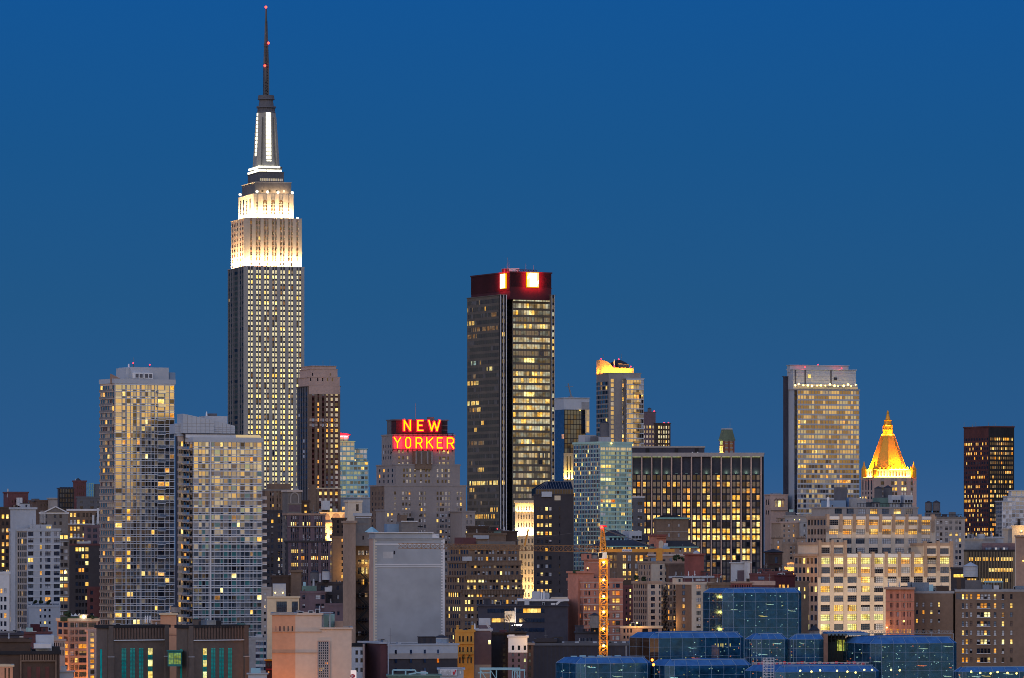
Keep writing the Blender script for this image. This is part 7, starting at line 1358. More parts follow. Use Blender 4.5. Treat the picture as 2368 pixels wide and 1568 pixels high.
# ------------------------------------------------------------------ right side
b = Bld('church_tower', 'pinkish romanesque block with twin arched lit windows behind the striped office block', 2900, 1768, 1782, 1821, 24); t = b.tier(1768, 1782, 1821, 1143, mat='rose_stone', par=.6); b.face(t, 'F', [(.25, .38), (.42, .60), (.64, .77)], [(1158, 1172)], 'dim:1', p=.3, q=.25, lit=lambda r, c: 'yel' if c == 1 else 'dim'); m = MB()
for x in (1794.5, 1801.8, 1809.5):
    a, r = b.fx(t, x), 4.2 * t.s
    for j in range(6): u, v = pi * j / 6, pi * (j + 1) / 6; m.bar((a + r * cos(u), t.oy - .4, Z(1157.5, t.d) + r * sin(u)), (a + r * cos(v), t.oy - .4, Z(1157.5, t.d) + r * sin(v)), .35)
b.part('arch', m, 'umber'); b.bx(t, 'ledge', 1782, 1821, 1180, 1181.5, -.7, .4, 'umber'); b.face(t, 'L', U(2, .4, .15), [(1155, 1168), (1180, 1190)], 'dark:3 dim:1', p=.1, q=.09); b.bx(t, 'roof_shed', 1788, 1808, 1139.5, None, 3, 4, 'blue_panel'); b.done()
b = Bld('apartment_building', 'warm tan brick tower with arched top windows and castle like lower wing', 2350, 1784, 1806, 1868, 24); t = b.tier(1784, 1806, 1856, 1206, dd=6, mat='tan', par=.7, coping='rose_stone'); b.face(t, 'F', [(.10, .18), (.32, .40), (.54, .62), (.86, .92)], rw(1213, 11.4, 10, 5.5), 'pale:4 sky:1 amber:1 gold:.8 dark:1', fr=.15, mu=(1, 2))
t2 = b.tier(1783, 1806, 1868, 1257, mat='tan', par=.5); tA = b.tier(1786, 1790, 1808, 1243, dd=-2, mat='tan', par=.6, coping='umber'); tB = b.tier(1843, 1847, 1862, 1243, dd=-2, mat='tan', par=.6, coping='umber'); b.face(t2, 'F', [(.33, .41), (.46, .52), (.72, .78)], rw(1263, 12.2, 10, 6), 'pale:4 sky:1 amber:.6 dark:2', fr=.15, mu=(1, 2)); b.face(tA, 'F', [(.4, .66)], [(1250, 1257), (1263, 1269)], 'pale:2 amber:1', fr=.15); b.face(tB, 'F', [(.4, .66)], [(1250, 1257), (1263, 1269)], 'pale:2', fr=.15)
for tt in (tA, tB):
    for k in range(3): m = MB(); a = tt.ox + tt.W * (k + .2) / 3; m.box(a, a + tt.W * .18, tt.oy - .4, tt.oy + .2, tt.zt, tt.zt + .8); b.part('crenel', m, 'tan')
for x in (1838, 1850): b.beacon(t, x, 1202, 2, .7, False, ('lamp', 'lamp', 'lamp'))
t3 = b.tier(None, 1852, 1868, 1206, dd=8, mat='grey', depth=10, par=.5); b.face(t3, 'F', [(.35, .65)], rw(1212, 12, 4, 6), 'pale:1 dark:1', fr=.12); b.done()
b = Bld('office_building', 'flat low roof with small sheds between striped block and glass hotel tower', 2600, None, 1812, 1870); t = b.tier(None, 1812, 1870, 1192, mat='taupe', depth=14, par=.6); b.bx(t, 'roof_shed', 1817, 1840, 1184, None, 2, 5, 'dark_grey'); b.bx(t, 'roof_shed', 1826, 1836, 1178, None, 6, 4, 'mint'); b.bx(t, 'lit_window', 1841, 1849, 1187, 1189, 1, .5, 'canvas'); b.done()
b = Bld('bell_tower', 'dark brown square tower with pyramid roof and arched opening', 2000, 1768, 1777, 1808, 30); t = b.tier(1768, 1777, 1808, 1277, mat='dark_brown', par=.3); m = MB(); c = (t.ox + t.W / 2, t.oy + t.D / 2); w = t.W / 2 + .8; w2 = t.D / 2 + .8; m.loft([(c[0] - w, c[1] - w2), (c[0] + w, c[1] - w2), (c[0] + w, c[1] + w2), (c[0] - w, c[1] + w2)], t.zt, [(c[0] - .1, c[1] - .1), (c[0] + .1, c[1] - .1), (c[0] + .1, c[1] + .1), (c[0] - .1, c[1] + .1)], Z(1269, t.d)); b.part('pyramid_roof', m, 'slate'); b.face(t, 'F', [(.45, .68)], [(1288, 1302), (1313, 1323)], 'dark:1 blue:1', p=.25, q=.2); b.bx(t, 'ledge', 1777, 1808, 1304, 1305.5, -.5, .4, 'maroon'); b.bx(t, 'ledge', 1777, 1808, 1280, 1281.5, -.5, .4, 'maroon'); b.done()
b = Bld('apartment_building', 'small ornate facade lit orange from below, left of the pale warehouse', 1960, None, 1816, 1839); t = b.tier(None, 1822, 1837, 1301, mat='cream', depth=8, par=.5); t2 = b.tier(None, 1816, 1839, 1311, dd=-.5, mat='cream', depth=8, par=.4); b.face(t2, 'F', U(4, .4, .08), [(1316, 1325)], 'amber:2 gold:1'); b.face(t, 'F', [(.2, .4), (.6, .8)], [(1303, 1310)], 'amber:1'); area_light('floodlight', b.root, (t.ox + 1, t.oy - 4, Z(1338, t.d)), (R(150), 0, 0), 4, 1, 1500, (1, .42, .05)); b.done()
b = Bld('building', 'white and lilac boxy rooftop wall left of the bell tower', 1850, 1690, 1698, 1735, 30); t = b.tier(1690, 1698, 1735, 1300, mat='white_wall', par=.4); t2 = b.tier(None, 1729, 1735, 1297, dd=-.2, mat='white_wall', depth=4, par=.2); b.bx(t, 'door', 1705, 1724, 1319, 1345, -.3, .2, 'mauve'); b.done()
b = Bld('apartment_building', 'dark red brick rooftops running below the bell tower, left of pale warehouse', 1780, None, 1735, 1838); t = b.tier(None, 1735, 1795, 1326, mat='maroon', depth=16, par=.7); t2 = b.tier(None, 1768, 1835, 1321, dd=6, mat='maroon', depth=12, par=.6); t3 = b.tier(None, 1793, 1838, 1329, dd=-3, mat='dark_red', depth=12, par=.6); b.face(t3, 'F', [(.18, .30), (.36, .5), (.6, .7)], [(1352, 1362)], 'amber:2 gold:1', fr=.1); b.face(t, 'F', [(.3, .55)], [(1333, 1341)], 'sky:1', fr=.15); b.bx(t2, 'roof_skylight', 1812, 1820, 1319, None, 1, 2, 'sky'); b.done()
b = Bld('apartment_building', 'brick building with projecting cornice and tan end piece, behind the big glass hall', 1700, None, 1691, 1796); t = b.tier(None, 1691, 1738, 1345, mat='red_brick', depth=14, par=.6, coping='terra'); b.face(t, 'F', U(8, .4, .03), [(1353, 1372)], 'dark:1 maroonp:1', p=.35, q=.3); t2 = b.tier(None, 1737, 1790, 1344, dd=.3, mat='maroon', depth=14, par=1.4, coping='rose_stone'); b.face(t2, 'F', [(.2, .3), (.5, .62), (.86, .95)], [(1353, 1362)], 'amber:1 dark:3 gold:.4', fr=.1); b.done()
b = Bld('apartment_building', 'brown brick building edge with lemon lit windows left of the pale warehouse', 1830, None, 1815, 1870); t = b.tier(None, 1815, 1870, 1344, mat='umber', depth=10, par=.6); b.face(t, 'F', [(.12, .22), (.34, .42), (.45, .52), (.56, .63), (.80, .86)], [(1358, 1367), (1375, 1384)], 'lemon:2 gold:1 dark:1', fr=.1); b.done()

# pale warehouse
b = Bld('warehouse', 'massive pale concrete warehouse with big gridded windows and stepped top, right', 1900, 1836.5, 1892.6, 2200, 26, frame='dark_grey')
KF = 'clear_glass:2 dark:1 pale:4 sky:4'
o_w = b; R1 = b.tier(1867, 1912, 2162, 1193.5, dd=10, mat='sand', par=1.0, coping='tan'); R0 = b.tier(1877, 1918, 2121, 1172, dd=16, mat='taupe', par=.6)
R2 = b.tier(1836.5, 1892.6, 2200, 1280.5, mat='sand', par=1.0, coping='tan')
RL = b.tier(1846, 1892.6, 1955, 1254, 1286, dd=.15, mat='sand', par=1.0, coping='tan'); RR = b.tier(None, 2136, 2200, 1256, 1286, dd=b.u[1] * 40 + .2, mat='sand', depth=14, par=1.0, coping='tan')
def big(tt, xs, rows, lit, w=(.15, .84)):
    cs = []
    for a, c in zip(xs, xs[1:]): cs.append((a + (c - a) * w[0], a + (c - a) * w[1]))
    b.face(tt, 'F', cs, rows, KF, 'sand', 'tan_pale', px=True, p=.42, q=.25, fr=.2, mu=(5, 3), lit=lit, ptp=.75)
xs = [1892 + 30.7 * i for i in range(11)]; xs2 = [1912 + 30.4 * i for i in range(9)]
def lit_r2(r, c):
    if r == 0: return 'yel' if c in (1, 2, 6, 7) else ('lemon' if c in (0, 3, 4, 5, 9) else None)
    if r == 1: return {3: 'yel', 1: 'dim', 2: 'lemon', 5: 'amber', 7: 'gold'}.get(c)
    if r == 2: return 'yel' if c == 3 else None
    if r in (3, 5) and c in (0, 1, 2, 3) and rng.random() < .7: return 'gold'
    if r in (6, 7) and rng.random() < .45: return 'lemon'
    return None
big(R2, xs, rw(1289.8, 21.9, 12, 14.4), lit_r2)
big(RL, xs[:3], [(1266, 1279)], lambda r, c: None); big(RR, [2137.5, 2168.5, 2198], [(1268, 1281)], lambda r, c: None)
big(R1, xs2, rw(1202, 21.5, 4, 12.5), lambda r, c: ('gold' if rng.random() < .5 else 'amber') if r in (0, 1) and rng.random() < .82 else None)
b.face(R0, 'F', U(7, .62, .03), [(1176, 1188)], KF + ' gold:2 amber:1', p=.3, q=.25, fr=.16, mu=(4, 2), ptp=.6)
for tt, yy in ((R2, rw(1290.5, 21.9, 12, 13.2)), (R1, rw(1202, 21.5, 4, 12.5))): b.face(tt, 'L', U(6, .62, .02), yy, 'brown_pane:4 dark:3 navy:2 gold:.5 lemon:.4', 'tan', 'tan', p=.11, q=.1, fr=.12)
def pil(tt, px, yt, yb): 
    m = MB(); a = b.fx(tt, px); m.box(a - .62, a + .62, tt.oy - .85, tt.oy - .43, Z(yb, tt.d), Z(yt - 4.5, tt.d)); m.box(a - .62, a + .62, tt.oy - .429, tt.oy + .5, tt.zt, Z(yt - 4.5, tt.d)); b.part('pilaster', m, 'tan')
for i in range(3, 9): pil(R2, xs[i] + 1, 1280.5, 1335)
for i in range(9): pil(R1, xs2[i] + .5, 1193.5, 1230)
for x in (1894, 1923, 1953): pil(RL, x, 1254, 1335)
for x in (2138, 2168, 2199): pil(RR, x, 1256, 1320)
for tt, y0, y1, xa, xb in ((R2, 1281, 1289, 1956, 2136), (R1, 1194, 1201, 1913, 2161)): m = MB(); m.box(b.fx(tt, xa), b.fx(tt, xb), tt.oy - .50, tt.oy - .425, Z(y1, tt.d), Z(y0, tt.d)); b.part('pale_band', m, 'white_trim')
for x0, x1, y0, y1, bk, mt in ((1915, 1958, 1157, None, 4, 'blue_panel'), (1946, 1962, 1126, None, 6, 'dark_grey'), (1962, 1975, 1150, None, 5, 'blue_roof'), (1970, 2004, 1152, None, 3, 'grey'), (1984, 2040, 1160, None, 8, 'dark_grey'), (2035, 2076, 1150, None, 6, 'green_roof'), (2064, 2082, 1150, None, 4, 'pale_grey'), (2092, 2112, 1150, None, 4, 'pale_grey')): b.bx(R0, 'rooftop_plant', x0, x1, y0, y1, bk, 5, mt)
for x in (2064, 2093):
    o = b.bx(R0, 'cooling_unit', x, x + 20, 1144, 1162, 3, 3, 'metal_panel'); m = MB()
    for k in range(3): m.box(b.fx(R0, x + 1.5 + 6.2 * k) + 3 * math.tan(b.th), b.fx(R0, x + 6 + 6.2 * k) + 3 * math.tan(b.th), R0.oy + 2.9, R0.oy + 2.99, Z(1161, R0.d), Z(1155, R0.d))
    m.build('louvre', 'black_panel', o)
m = MB()
for i in range(18): a = b.fx(R0, 1985 + 7.4 * i); m.bar((a, R0.oy + 1, R0.z1), (a, R0.oy + 1, R0.z1 + 2.0), .12)
m.bar((b.fx(R0, 1985), R0.oy + 1, R0.z1 + 2.0), (b.fx(R0, 2111), R0.oy + 1, R0.z1 + 2.0), .14); b.part('railing', m, 'black_iron'); b.beacon(R0, 1990, 1150, 2, .8, False, ('lamp', 'lamp', 'lamp')); b.pole(R0, 1916, 1150, None, 2, 1.4, 'white_paint', 'vent_pipe'); b.done()
for xx in (1915, 1985, 2060): area_light('yard_light', o_w.root, (o_w.fx(R2, xx), R2.oy - 55, 12), (R(112), 0, 0), 20, 4, 9500, (1, .70, .38))
water_tank(2032, 1124, 1158, 19, 1936, 'left tank of the close pair on the pale warehouse roof', 4, 'dark_grey'); water_tank(2054, 1122, 1158, 21, 1940, 'right tank of the close pair on the pale warehouse roof', 4, 'dark_grey')
b = Bld('office_building', 'grey brick apartment block right behind the pale warehouse, with two roof tanks', 2150, None, 2140, 2231); t = b.tier(None, 2140, 2231, 1195, mat='grey_brick', depth=22, par=.8); b.face(t, 'F', [(.28, .34), (.37, .43), (.50, .57), (.61, .68), (.76, .82), (.85, .91)], rw(1204, 13.6, 11, 8), 'pale:3 blue:3 navy:2 gold:.4 sky:1', 'taupe', 'taupe', fr=.14, mu=(1, 2), lit=lambda r, c: 'gold' if r == 2 and 2 < c < 5 else None)
b.bx(t, 'penthouse', 2140, 2178, 1185, None, 4, 6, 'dark_grey'); b.bx(t, 'bulkhead', 2196, 2212, 1184, None, 4, 4, 'dark_grey'); b.bx(t, 'cooling_unit', 2180, 2192, 1189, None, 3, 3, 'navy_wall'); m = MB()
for i in range(12): a = b.fx(t, 2142 + 7.5 * i); m.bar((a, t.oy + 1, t.z1), (a, t.oy + 1, t.z1 + 1.8), .14)
m.bar((b.fx(t, 2142), t.oy + 1, t.z1 + 1.8), (b.fx(t, 2225), t.oy + 1, t.z1 + 1.8), .14); b.part('railing', m, 'black_iron'); b.done()
water_tank(2148, 1158, 1189, 16, 2158, 'left of two dark tanks on the grey brick apartment block', 8, 'dark_grey'); water_tank(2166, 1157, 1189, 18, 2158, 'right of two dark tanks on the grey brick apartment block', 8, 'dark_grey')
b = Bld('building', 'dim low building with one bright yellow strip window, behind the silver tank', 1850, None, 2200, 2236); t = b.tier(None, 2200, 2236, 1312, mat='dark_brick', depth=10, par=.6); b.face(t, 'F', [(.15, .35), (.36, .58), (.6, .8)], [(1328, 1335)], 'yel:1', p=.15, q=.13); b.done()
b = Bld('office_building', 'black office block with slim ribs and dotted rows of yellow lights, right edge', 1950, None, 2231, 2348); t = b.tier(None, 2231, 2348, 1271, mat='black_panel', depth=20, par=.8); b.face(t, 'F', U(30, .55, .05), [(1289, 1297), (1314, 1322), (1338, 1346)], 'gold:2 dark:2', 'bronze', 'black_panel', p=.35, q=.2, keep=.75, lit=lambda r, c: ('gold' if rng.random() < .8 else 'dark') if r == 0 else None)
t2 = b.tier(None, 2231, 2300, 1245, dd=6, mat='grey', depth=10, par=.5); t3 = b.tier(None, 2255, 2320, 1241, dd=10, mat='pale_grey', depth=8, par=.5); b.bx(t, 'mechanical_screen', 2272, 2350, 1256, None, 2, 6, 'mauve')
for k in range(3): m = MB(); a = b.fx(t, 2286 + 19 * k); m.cyl(a, t.oy + 1.5, t.z1, t.z1 + 1.6, 1.3, 1.3, 12); b.part('fan', m, 'sky')
m = MB(); a = b.fx(t2, 2270); m.cyl(a, t2.oy + 3, t2.z1, Z(1235, t2.d), 1.4, 1.4, 12); b.part('tank', m, 'pale_grey'); b.done()
b = Bld('building', 'grey mechanical boxes with a bright lamp above the black office block', 2100, None, 2318, 2375); t = b.tier(None, 2318, 2375, 1222, mat='grey', depth=10, par=.5); t2 = b.tier(None, 2340, 2375, 1215, dd=-2, mat='sand', depth=8, par=.5); b.beacon(t2, 2362, 1228, -2, 2.0, False, ('white_lamp', 'lamp', 'lamp')); b.bx(t2, 'cooling_unit', 2354, 2361, 1200, None, 2, 2, 'black_panel'); point_light('roof_lamp', b.root, (b.fx(t2, 2362), t2.oy - 4, Z(1226, t2.d)), 900, (1, .6, .2), .4); b.done()
b = Bld('building', 'tan brick column of wall at the right edge beside the black office block', 1800, None, 2349, 2380); t = b.tier(None, 2349, 2380, 1238, mat='terra', depth=14, par=.6); m = MB(); m.box(t.ox - .3, t.ox, t.oy, t.oy + 3, 0, t.z1); b.part('corner_strip', m, 'slab_warm'); b.beacon(t, 2366, 1297, -1, 1.2, False, ('lamp', 'lamp', 'lamp')); b.done()
water_tank(2246, 1300, 1337, 34, 1720, 'broad silver tank in front of the black office block', 3, 'pale_grey', 'pale_grey')
b = Bld('apartment_building', 'red brick building with pale cornice and triple arched windows, right of pale warehouse', 1690, None, 2050, 2114); t = b.tier(None, 2050, 2114, 1358, mat='pink_brick', depth=18, par=.6, coping='terra'); b.face(t, 'F', G(4, 3, .66, .55, .08), [(1373, 1384), (1394, 1405), (1415, 1426), (1434, 1445), (1454, 1465)], 'maroonp:4 dark:4 pale:1', p=.3, q=.2, fr=.1, lit=lambda r, c: ('amber' if rng.random() < .8 else 'gold') if r == 4 else None)
for y in (1390, 1411): m = MB(); m.box(t.ox, t.ox + t.W, t.oy - .55, t.oy - .31, Z(y + 1, t.d), Z(y, t.d)); b.part('ledge', m, 'terra')
m = MB(); m.box(t.ox - .9, t.ox + t.W + .3, t.oy - 1.2, t.oy - .46, Z(1363, t.d), Z(1358, t.d)); b.part('cornice', m, 'terra'); b.beacon(t, 2051, 1451, -1.5, 1.8, False, ('lamp', 'lamp', 'lamp')); point_light('street_glow', b.root, (t.ox - 1, t.oy - 3, Z(1452, t.d)), 500, (1, .6, .2), .4); b.done()
b = Bld('apartment_building', 'wide brown brick building with white sills and many lit windows, lower right', 1700, None, 2113, 2380)
t = b.tier(None, 2113, 2204, 1367, mat='warm_brown', depth=22, par=.8, coping='grey'); t2 = b.tier(None, 2211, 2380, 1363, dd=-1, mat='warm_brown', depth=22, par=.8, coping='grey'); t3 = b.tier(None, 2203, 2212, 1364, dd=2, mat='dark_brown', depth=16, par=.4)
LB = 'gold:1.3 yel:.8 amber:.9 pale:3 sky:1 dark:.4'
b.face(t, 'F', [(2118, 2123), (2133, 2138), (2151, 2156.5), (2169, 2174)], [(1371, 1381), (1393, 1403), (1411, 1420), (1431, 1440), (1455, 1465)], LB, px=True, fr=.18, mu=(1, 2))
b.face(t2, 'F', [(2224.5, 2229.5), (2233, 2238), (2243, 2248.5), (2259, 2266), (2267.5, 2274.5), (2276, 2282), (2283.5, 2290), (2298, 2304), (2316.5, 2322.5), (2336, 2341.5)], rw(1374, 20.9, 9, 11), LB, px=True, fr=.2, mu=(1, 2), lit=lambda r, c: 'dark' if (r == 6 and 2 < c < 7) or (c == 9 and r < 1) else ('brickp' if (c == 2 and r % 2) or (c == 9 and r in (3, 6)) else None)) if wall('brickp', (.17, .115, .095)) else None
for r_ in range(9):
    for x in (2224, 2233, 2258.5, 2298, 2316): m = MB(); m.box(b.fx(t2, x), b.fx(t2, x + (32 if x == 2258.5 else 6)), t2.oy - .55, t2.oy - .31, Z(1386.5 + 20.9 * r_, t2.d), Z(1385.3 + 20.9 * r_, t2.d)); b.part('sill', m, 'white_trim')
for x0, x1, yt, mt in ((2100, 2150, 1347, 'sky'), (2150, 2160, 1352, 'cyan_trim'), (2168, 2196, 1356, 'dark_brown')): b.bx(t, 'roof_shed', x0, x1, yt, None, 3, 5, mt)
for x0, x1, yt, mt in ((2214, 2224, 1336, 'dark_brown'), (2234, 2272, 1342, 'dark_grey'), (2274, 2296, 1352, 'sky'), (2300, 2312, 1354, 'metal_panel'), (2350, 2375, 1355, 'sky')): b.bx(t2, 'roof_shed', x0, x1, yt, None, 3, 5, mt)
b.bx(t2, 'canopy', 2278, 2322, 1344, 1347, 3, 5, 'cyan_trim'); [b.bx(t2, 'canopy_post', x, x + 1, 1347, None, 3.2, .3, 'cyan_trim') for x in (2280, 2300, 2319)]; b.bx(t2, 'vent_grille', 2211, 2222, 1372, 1386, -.36, .05, 'dark_grey'); b.done()
m = None
# ------------------------------------------------------------------ glass exhibition halls in the foreground
o = tag(empty('exhibition_hall', (X(1750, 1450), 1450, 0)), 'sprawling complex of dark blue glass halls along the lower right', 'exhibition hall')
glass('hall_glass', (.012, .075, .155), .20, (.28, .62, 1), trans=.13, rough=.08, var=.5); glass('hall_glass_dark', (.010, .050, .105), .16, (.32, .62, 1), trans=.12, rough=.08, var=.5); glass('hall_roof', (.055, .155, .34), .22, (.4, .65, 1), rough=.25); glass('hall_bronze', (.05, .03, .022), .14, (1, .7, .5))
emit('spark', (.50, .85, .66), 4.5, .6, 1.5); emit('spark_red', (1, .22, .03), 6, 0); emit('spark_yel', (1, .80, .18), 4.0, 0); emit('hall_glow', (.45, .40, .10), .30, .9, .5); emit('hall_amber', (.75, .38, .07), .40, .9, .4)
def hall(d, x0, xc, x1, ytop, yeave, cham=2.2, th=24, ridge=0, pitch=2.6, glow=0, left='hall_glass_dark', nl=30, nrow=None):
    """one glass block with bevelled top edges and a bevelled near corner"""
    th = R(th); k = lambda x: (x - CX) / FP; Xc = X(xc, d); W_ = (k(x1) * d - Xc) / (cos(th) - k(x1) * sin(th)); D_ = (Xc - k(x0) * d) / (sin(th) + k(x0) * cos(th))
    ze, zt = Z(yeave, d), Z(ytop, d); h = empty('glass_hall_origin', (0, 0, 0)); bpy.data.objects.remove(h)
    loc = (Xc - o.location.x, d - o.location.y, 0); c = cham
    outer = [(0, c), (c, 0), (W_ - c, 0), (W_, c), (W_, D_), (0, D_)]; ins = lambda e: [(e, c + e * .4), (c + e * .4, e), (W_ - c - e * .4, e), (W_ - e, c + e * .4), (W_ - e, D_ - e), (e, D_ - e)]
    m = MB(); n = 6
    for i in range(n):
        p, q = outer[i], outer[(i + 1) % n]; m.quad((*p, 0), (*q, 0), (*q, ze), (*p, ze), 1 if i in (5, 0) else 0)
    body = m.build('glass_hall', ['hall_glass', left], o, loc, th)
    e = (zt - ze) * 1.15; m = MB(); m.loft(outer, ze, ins(e), zt, 0, False)
    r2 = ins(e); cx_, cy_ = W_ / 2, D_ / 2; a = [(cx_ + (x - cx_) * .04, cy_ + (y - cy_) * .04) for x, y in r2]; m.loft(r2, zt, a, zt + ridge * .22, 0, True); m.build('roof', 'hall_roof', body)
    m = MB(); hh = .07                                     # glazing bars
    def barw(p, q, z0, z1, nx): 
        for i in range(nx + 1): x, y = p[0] + (q[0] - p[0]) * i / nx, p[1] + (q[1] - p[1]) * i / nx; m.bar((x, y, z0), (x, y, z1), hh * 1.3)
        nz = max(2, int((ze - 0) / pitch))
        for j in range(nz):
            z = ze - j * pitch
            if z > z0: m.bar((*p, z), (*q, z), hh)
    zlo = max(0, Z(1600, d)); nf = max(3, int(W_ / (pitch * 1.6)))
    barw((c, -.03), (W_ - c, -.03), zlo, ze, nf); barw((-.03, D_), (-.03, c), zlo, ze, max(3, int(D_ / (pitch * 1.6)))); barw((-.02, c - .02), (c - .02, -.02), zlo, ze, 2)
    for p, q in zip(outer, ins(e)): m.bar((*p, ze), (*q, zt), .12)
    for i in range(nf + 1): f = i / nf; m.bar((c + (W_ - 2 * c) * f, 0 - .02, ze + .03), (c + e * .4 + (W_ - 2 * c - .8 * e) * f, e, zt + .03), .10)
    m.bar((e, e, zt + .05), (W_ - e, e, zt + .05), .22); m.build('frame', 'blue_panel', body)
    m = MB(); zz_ = zlo                                     # floors and back wall inside
    m.box(1.0, W_ - 1.0, 4.5, D_ - 1, 0, ze - .5); m.build('interior', 'hall_interior', body) if wall('hall_interior', (.035, .05, .055), .5, fine=.35) else None
    m = MB(); kinds = ['spark', 'spark_red', 'spark_yel']
    for i in range(nl):
        a, z = rng.uniform(1.5, W_ - 1.5), rng.uniform(zlo, ze - .6); w = rng.choice((.12, .18, .25)); hgt = rng.choice((.12, .18, .25)); kk = rng.choices((0, 1, 2), (.8, .08, .12))[0]
        if rng.random() < .07:
            for q in range(6): m.box(a + .3 * q, a + .3 * q + .22, -.02 + rng.uniform(.4, 3.5), .3 + 3.5, z + .12 * (q - 3) ** 2 * .2, z + .12 * (q - 3) ** 2 * .2 + .1, kk)
        else: y = rng.uniform(.4, 3.5); m.box(a, a + w, y, y + .2, z, z + hgt, kk)
    for i in range(nl // 4): a, z = rng.uniform(1.5, max(2, D_ - 2)), rng.uniform(zlo, ze - .6); m.box(.4, .6, a, a + .3, z, z + .25, rng.choice((0, 1, 2)))
    m.build('interior_lights', kinds, body)['kind'] = 'stuff'
    return body, (W_, D_, ze, zt, loc, th)
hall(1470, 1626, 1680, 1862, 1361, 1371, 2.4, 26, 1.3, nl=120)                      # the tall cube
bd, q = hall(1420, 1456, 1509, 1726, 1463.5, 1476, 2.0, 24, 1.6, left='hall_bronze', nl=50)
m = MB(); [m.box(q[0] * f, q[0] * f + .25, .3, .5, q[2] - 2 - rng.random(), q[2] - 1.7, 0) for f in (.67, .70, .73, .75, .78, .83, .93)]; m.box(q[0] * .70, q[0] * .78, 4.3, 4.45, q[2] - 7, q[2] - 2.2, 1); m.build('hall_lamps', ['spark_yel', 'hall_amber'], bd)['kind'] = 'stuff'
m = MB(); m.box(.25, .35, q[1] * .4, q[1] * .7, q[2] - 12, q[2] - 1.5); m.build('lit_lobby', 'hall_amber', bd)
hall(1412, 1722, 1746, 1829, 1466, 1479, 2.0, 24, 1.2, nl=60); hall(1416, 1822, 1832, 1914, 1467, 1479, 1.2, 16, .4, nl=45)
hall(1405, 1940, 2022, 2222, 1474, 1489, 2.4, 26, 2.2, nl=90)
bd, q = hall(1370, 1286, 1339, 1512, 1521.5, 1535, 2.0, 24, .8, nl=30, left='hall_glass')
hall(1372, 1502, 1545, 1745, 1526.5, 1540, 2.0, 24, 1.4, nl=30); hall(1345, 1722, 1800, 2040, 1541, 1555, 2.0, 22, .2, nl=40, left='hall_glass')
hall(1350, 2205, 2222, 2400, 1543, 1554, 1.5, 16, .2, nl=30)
s = 1.0                                                     # open truss bay, glowing yellow green
m = MB(); dx = X(1914, 1418) - o.location.x; w = X(1957, 1418) - X(1914, 1418); zt, zb = Z(1466, 1418), Z(1524, 1418); y0 = 1418 - o.location.y; m.box(dx, dx + w, y0 + 3, y0 + 9, 0, zt - .5, 1)
for i in range(6): m.bar((dx + w * i / 5, y0, 0), (dx + w * i / 5, y0, zt), .2)
for j in range(6): m.bar((dx, y0, zb + (zt - zb) * j / 5), (dx + w, y0, zb + (zt - zb) * j / 5), .16)
for i in range(5): m.bar((dx + w * i / 5, y0, zt), (dx + w * (i + 1) / 5, y0 + 3, zt - 2.4), .14); m.bar((dx + w * i / 5, y0 + 3, zt - 2.4), (dx + w * (i + 1) / 5, y0, zt), .14)
bay = m.build('truss_bay', ['black_iron', 'hall_interior'], o); m = MB(); m.box(dx + w * .55, dx + w * .95, y0 + 2.7, y0 + 2.95, Z(1505, 1418), Z(1480, 1418)); m.build('lit_screen', 'hall_glow2', bay) if emit('hall_glow2', (.75, .85, .10), .6, .8, .6) else None
MB().box(dx, X(2000, 1430) - o.location.x, y0 + .5, y0 + 24, zt - .45, zt + .3).build('roof_deck', 'hall_roof', o)
m = MB(); m.box(X(1905, 1417) - o.location.x, dx - .05, y0 - 1.5, y0 + 8, 0, zt); m.build('end_wall', 'rust_pier', o)
for i, (x, y, d) in enumerate([(1850, 1551, 1341), (1876, 1553, 1341), (1896, 1550, 1341), (1935, 1551, 1341), (1959, 1553, 1341), (1978, 1555, 1341), (1998, 1549, 1341), (2016, 1549, 1341), (2060, 1549, 1390), (2080, 1550, 1390), (2245, 1553, 1346), (2266, 1556, 1346), (2290, 1557, 1346), (2306, 1554, 1346), (2329, 1556, 1346), (2350, 1557, 1346), (1508, 1526, 1366), (1511, 1537, 1366)]):
    m = MB(); m.ball((0, 0, 0), .28 if i < 16 else .4); m.build('lamp', 'spark_yel' if i < 16 else 'spark_red', o, (X(x, d) - o.location.x, d - o.location.y - 1, Z(y, d)))
# roof terrace with red barriers, and the white scaffold tower
dk = 1385; t_ = tag(empty('roof_deck', (X(1740, dk), dk, 0)), 'construction deck between the glass halls, edged with red barriers and white rails', 'roof deck'); s = dk / FP; L = (2005 - 1735) * s
MB().box(0, L, 0, 14, 0, Z(1539, dk)).build('slab', 'navy_wall', t_); m = MB(); m.box(0, L, -.1, .1, Z(1539, dk), Z(1538, dk)); m.build('edge', 'cyan_trim', t_)
for i in range(26):
    x = L * (i + .3) / 27; m = MB(); m.box(x, x + L / 40, 1 + (i * 7 % 5), 1.3 + (i * 7 % 5), Z(1539, dk), Z(1533 - (i * 5 % 4), dk)); m.build('barrier', ('sign_red' if i % 3 else 'rose_stone'), t_)
m = MB()
for i in range(30): x = L * i / 30; m.bar((x, .3, Z(1539, dk)), (x, .3, Z(1532, dk)), .1)
m.bar((0, .3, Z(1532, dk)), (L, .3, Z(1532, dk)), .1); m.bar((0, .3, Z(1535.5, dk)), (L, .3, Z(1535.5, dk)), .08); m.build('rail', 'white_wall', t_)
dk = 1335; t_ = tag(empty('scaffold_tower', (X(1765, dk), dk, 0)), 'white scaffold tower standing before the glass halls at the bottom edge', 'scaffold'); m = MB(); s = dk / FP
for x in (0, 9, 18, 25):
    for y in (0, 1.6): m.bar((x * s, y, 0), (x * s, y, Z(1521, dk)), .13)
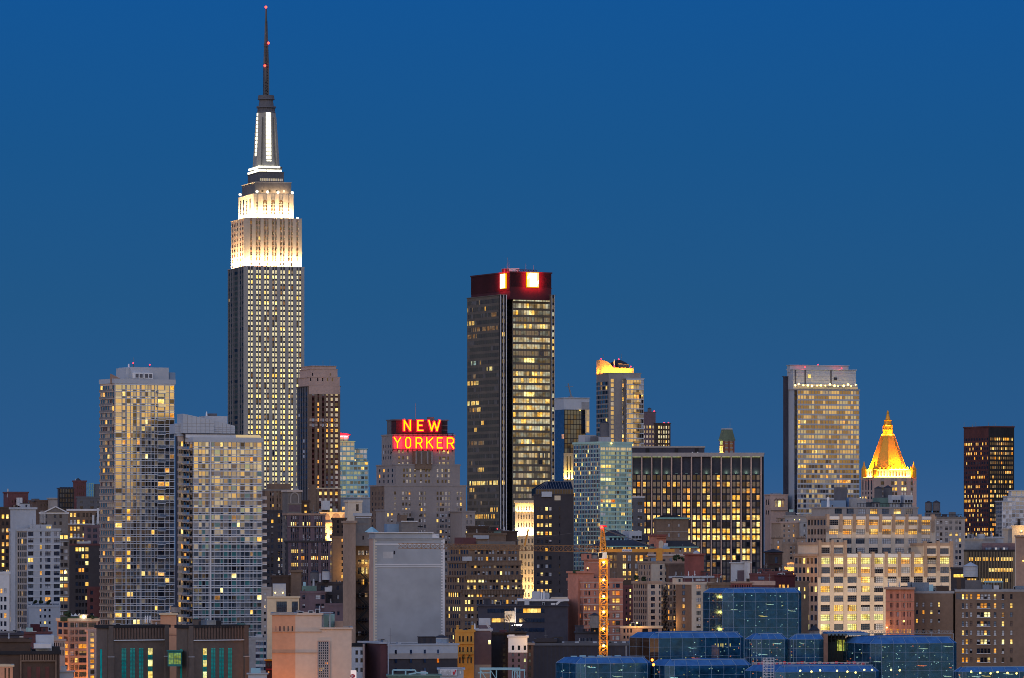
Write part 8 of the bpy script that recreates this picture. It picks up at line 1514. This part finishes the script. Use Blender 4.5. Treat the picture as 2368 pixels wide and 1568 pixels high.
for j in range(14):
    z = Z(1522 + 6 * j, dk)
    for y in (0, 1.6): m.bar((0, y, z), (25 * s, y, z), .11)
    m.bar((0 if j % 2 else 9 * s, 0, z), (9 * s if j % 2 else 0, 0, Z(1528 + 6 * j, dk)), .09)
m.build('frame', 'white_trim', t_); MB().box(0, 25 * s, 0, 1.6, Z(1540, dk) - .1, Z(1540, dk)).build('platform', 'grey', t_)
water_tank(2033 - 0, 1452, 1470, 20, 1505, 'small dark pyramid roofed tank house at the foot of the pale warehouse', 0, 'dark_brown') if False else None
b = Bld('tank_house', 'small dark tank house with pointed lid at the foot of the pale warehouse', 1500, None, 1871, 1898); s = b.d / FP; r = 12 * s; m = MB(); m.cyl(r, r, 0, Z(1458, b.d), r, r, 8); b.part('tub', m, 'wood_tank'); m = MB(); m.cyl(r, r, Z(1458, b.d), Z(1446, b.d), r * 1.15, .2, 8, bot=True); b.part('lid', m, 'slate'); b.w.box(.5, 1, .5, 1, 0, 1, b.mi('slate')); b.done()
m = MB(); t_ = tag(empty('walkway_truss', (X(1900, 1480), 1480, 0)), 'long thin lattice walkway along the roofs below the pale warehouse', 'walkway'); s = 1480 / FP
za, zb = Z(1459, 1480), Z(1465, 1480); n = 44; L = (2205 - 1900) * s
for i in range(n): m.bar((L * i / n, 0, zb), (L * i / n, 0, za), .1); m.bar((L * i / n, 0, zb if i % 2 else za), (L * (i + 1) / n, 0, za if i % 2 else zb), .08)
m.bar((0, 0, za), (L, 0, za), .14); m.bar((0, 0, zb), (L, 0, zb), .14); m.build('truss', 'steel', t_); m = MB(); [m.bar((L * i / 6, 0, 0), (L * i / 6, 0, zb), .25) for i in range(7)]; m.build('post', 'steel', t_)
for nm, x0, x1, y, d, c_ in (('long pale roof vents behind the lower glass halls, by the crane foot', 1318, 1440, 1516, 1400, 'cyan_trim'),):
    t_ = tag(empty('roof_vent', (X(x0, d), d, 0)), nm, 'roof vent'); s = d / FP; MB().box(0, (x1 - x0) * s, 0, 8, 0, Z(1521, d)).build('base', 'blue_roof', t_)
    for i in range(6): a = (x1 - x0) * s * (i + .1) / 6; MB().box(a, a + 1.8, 1, 3, Z(1521, d), Z(1517 - i % 2, d)).build('vent_box', c_, t_)

# warm point lights without fixtures, added for a street glow between the blocks
for x, y, d, e in ((148, 1462, 1520, 1500), (604, 1500, 1460, 1400), (848, 1530, 1640, 1500), (1036, 1410, 1780, 1800), (1453, 1440, 1700, 1300), (1545, 1440, 1700, 1500), (2092, 1440, 1665, 1600), (1150, 1462, 1560, 900), (650, 1300, 2180, 2600), (150, 1330, 2050, 1800), (1240, 1370, 2120, 2500), (1830, 1320, 1900, 1500), (905, 1240, 2500, 2500), (1225, 1478, 1480, 700)):
    point_light('street_glow', None, (X(x, d), d, Z(y, d)), e, (1, .50, .12), .6)
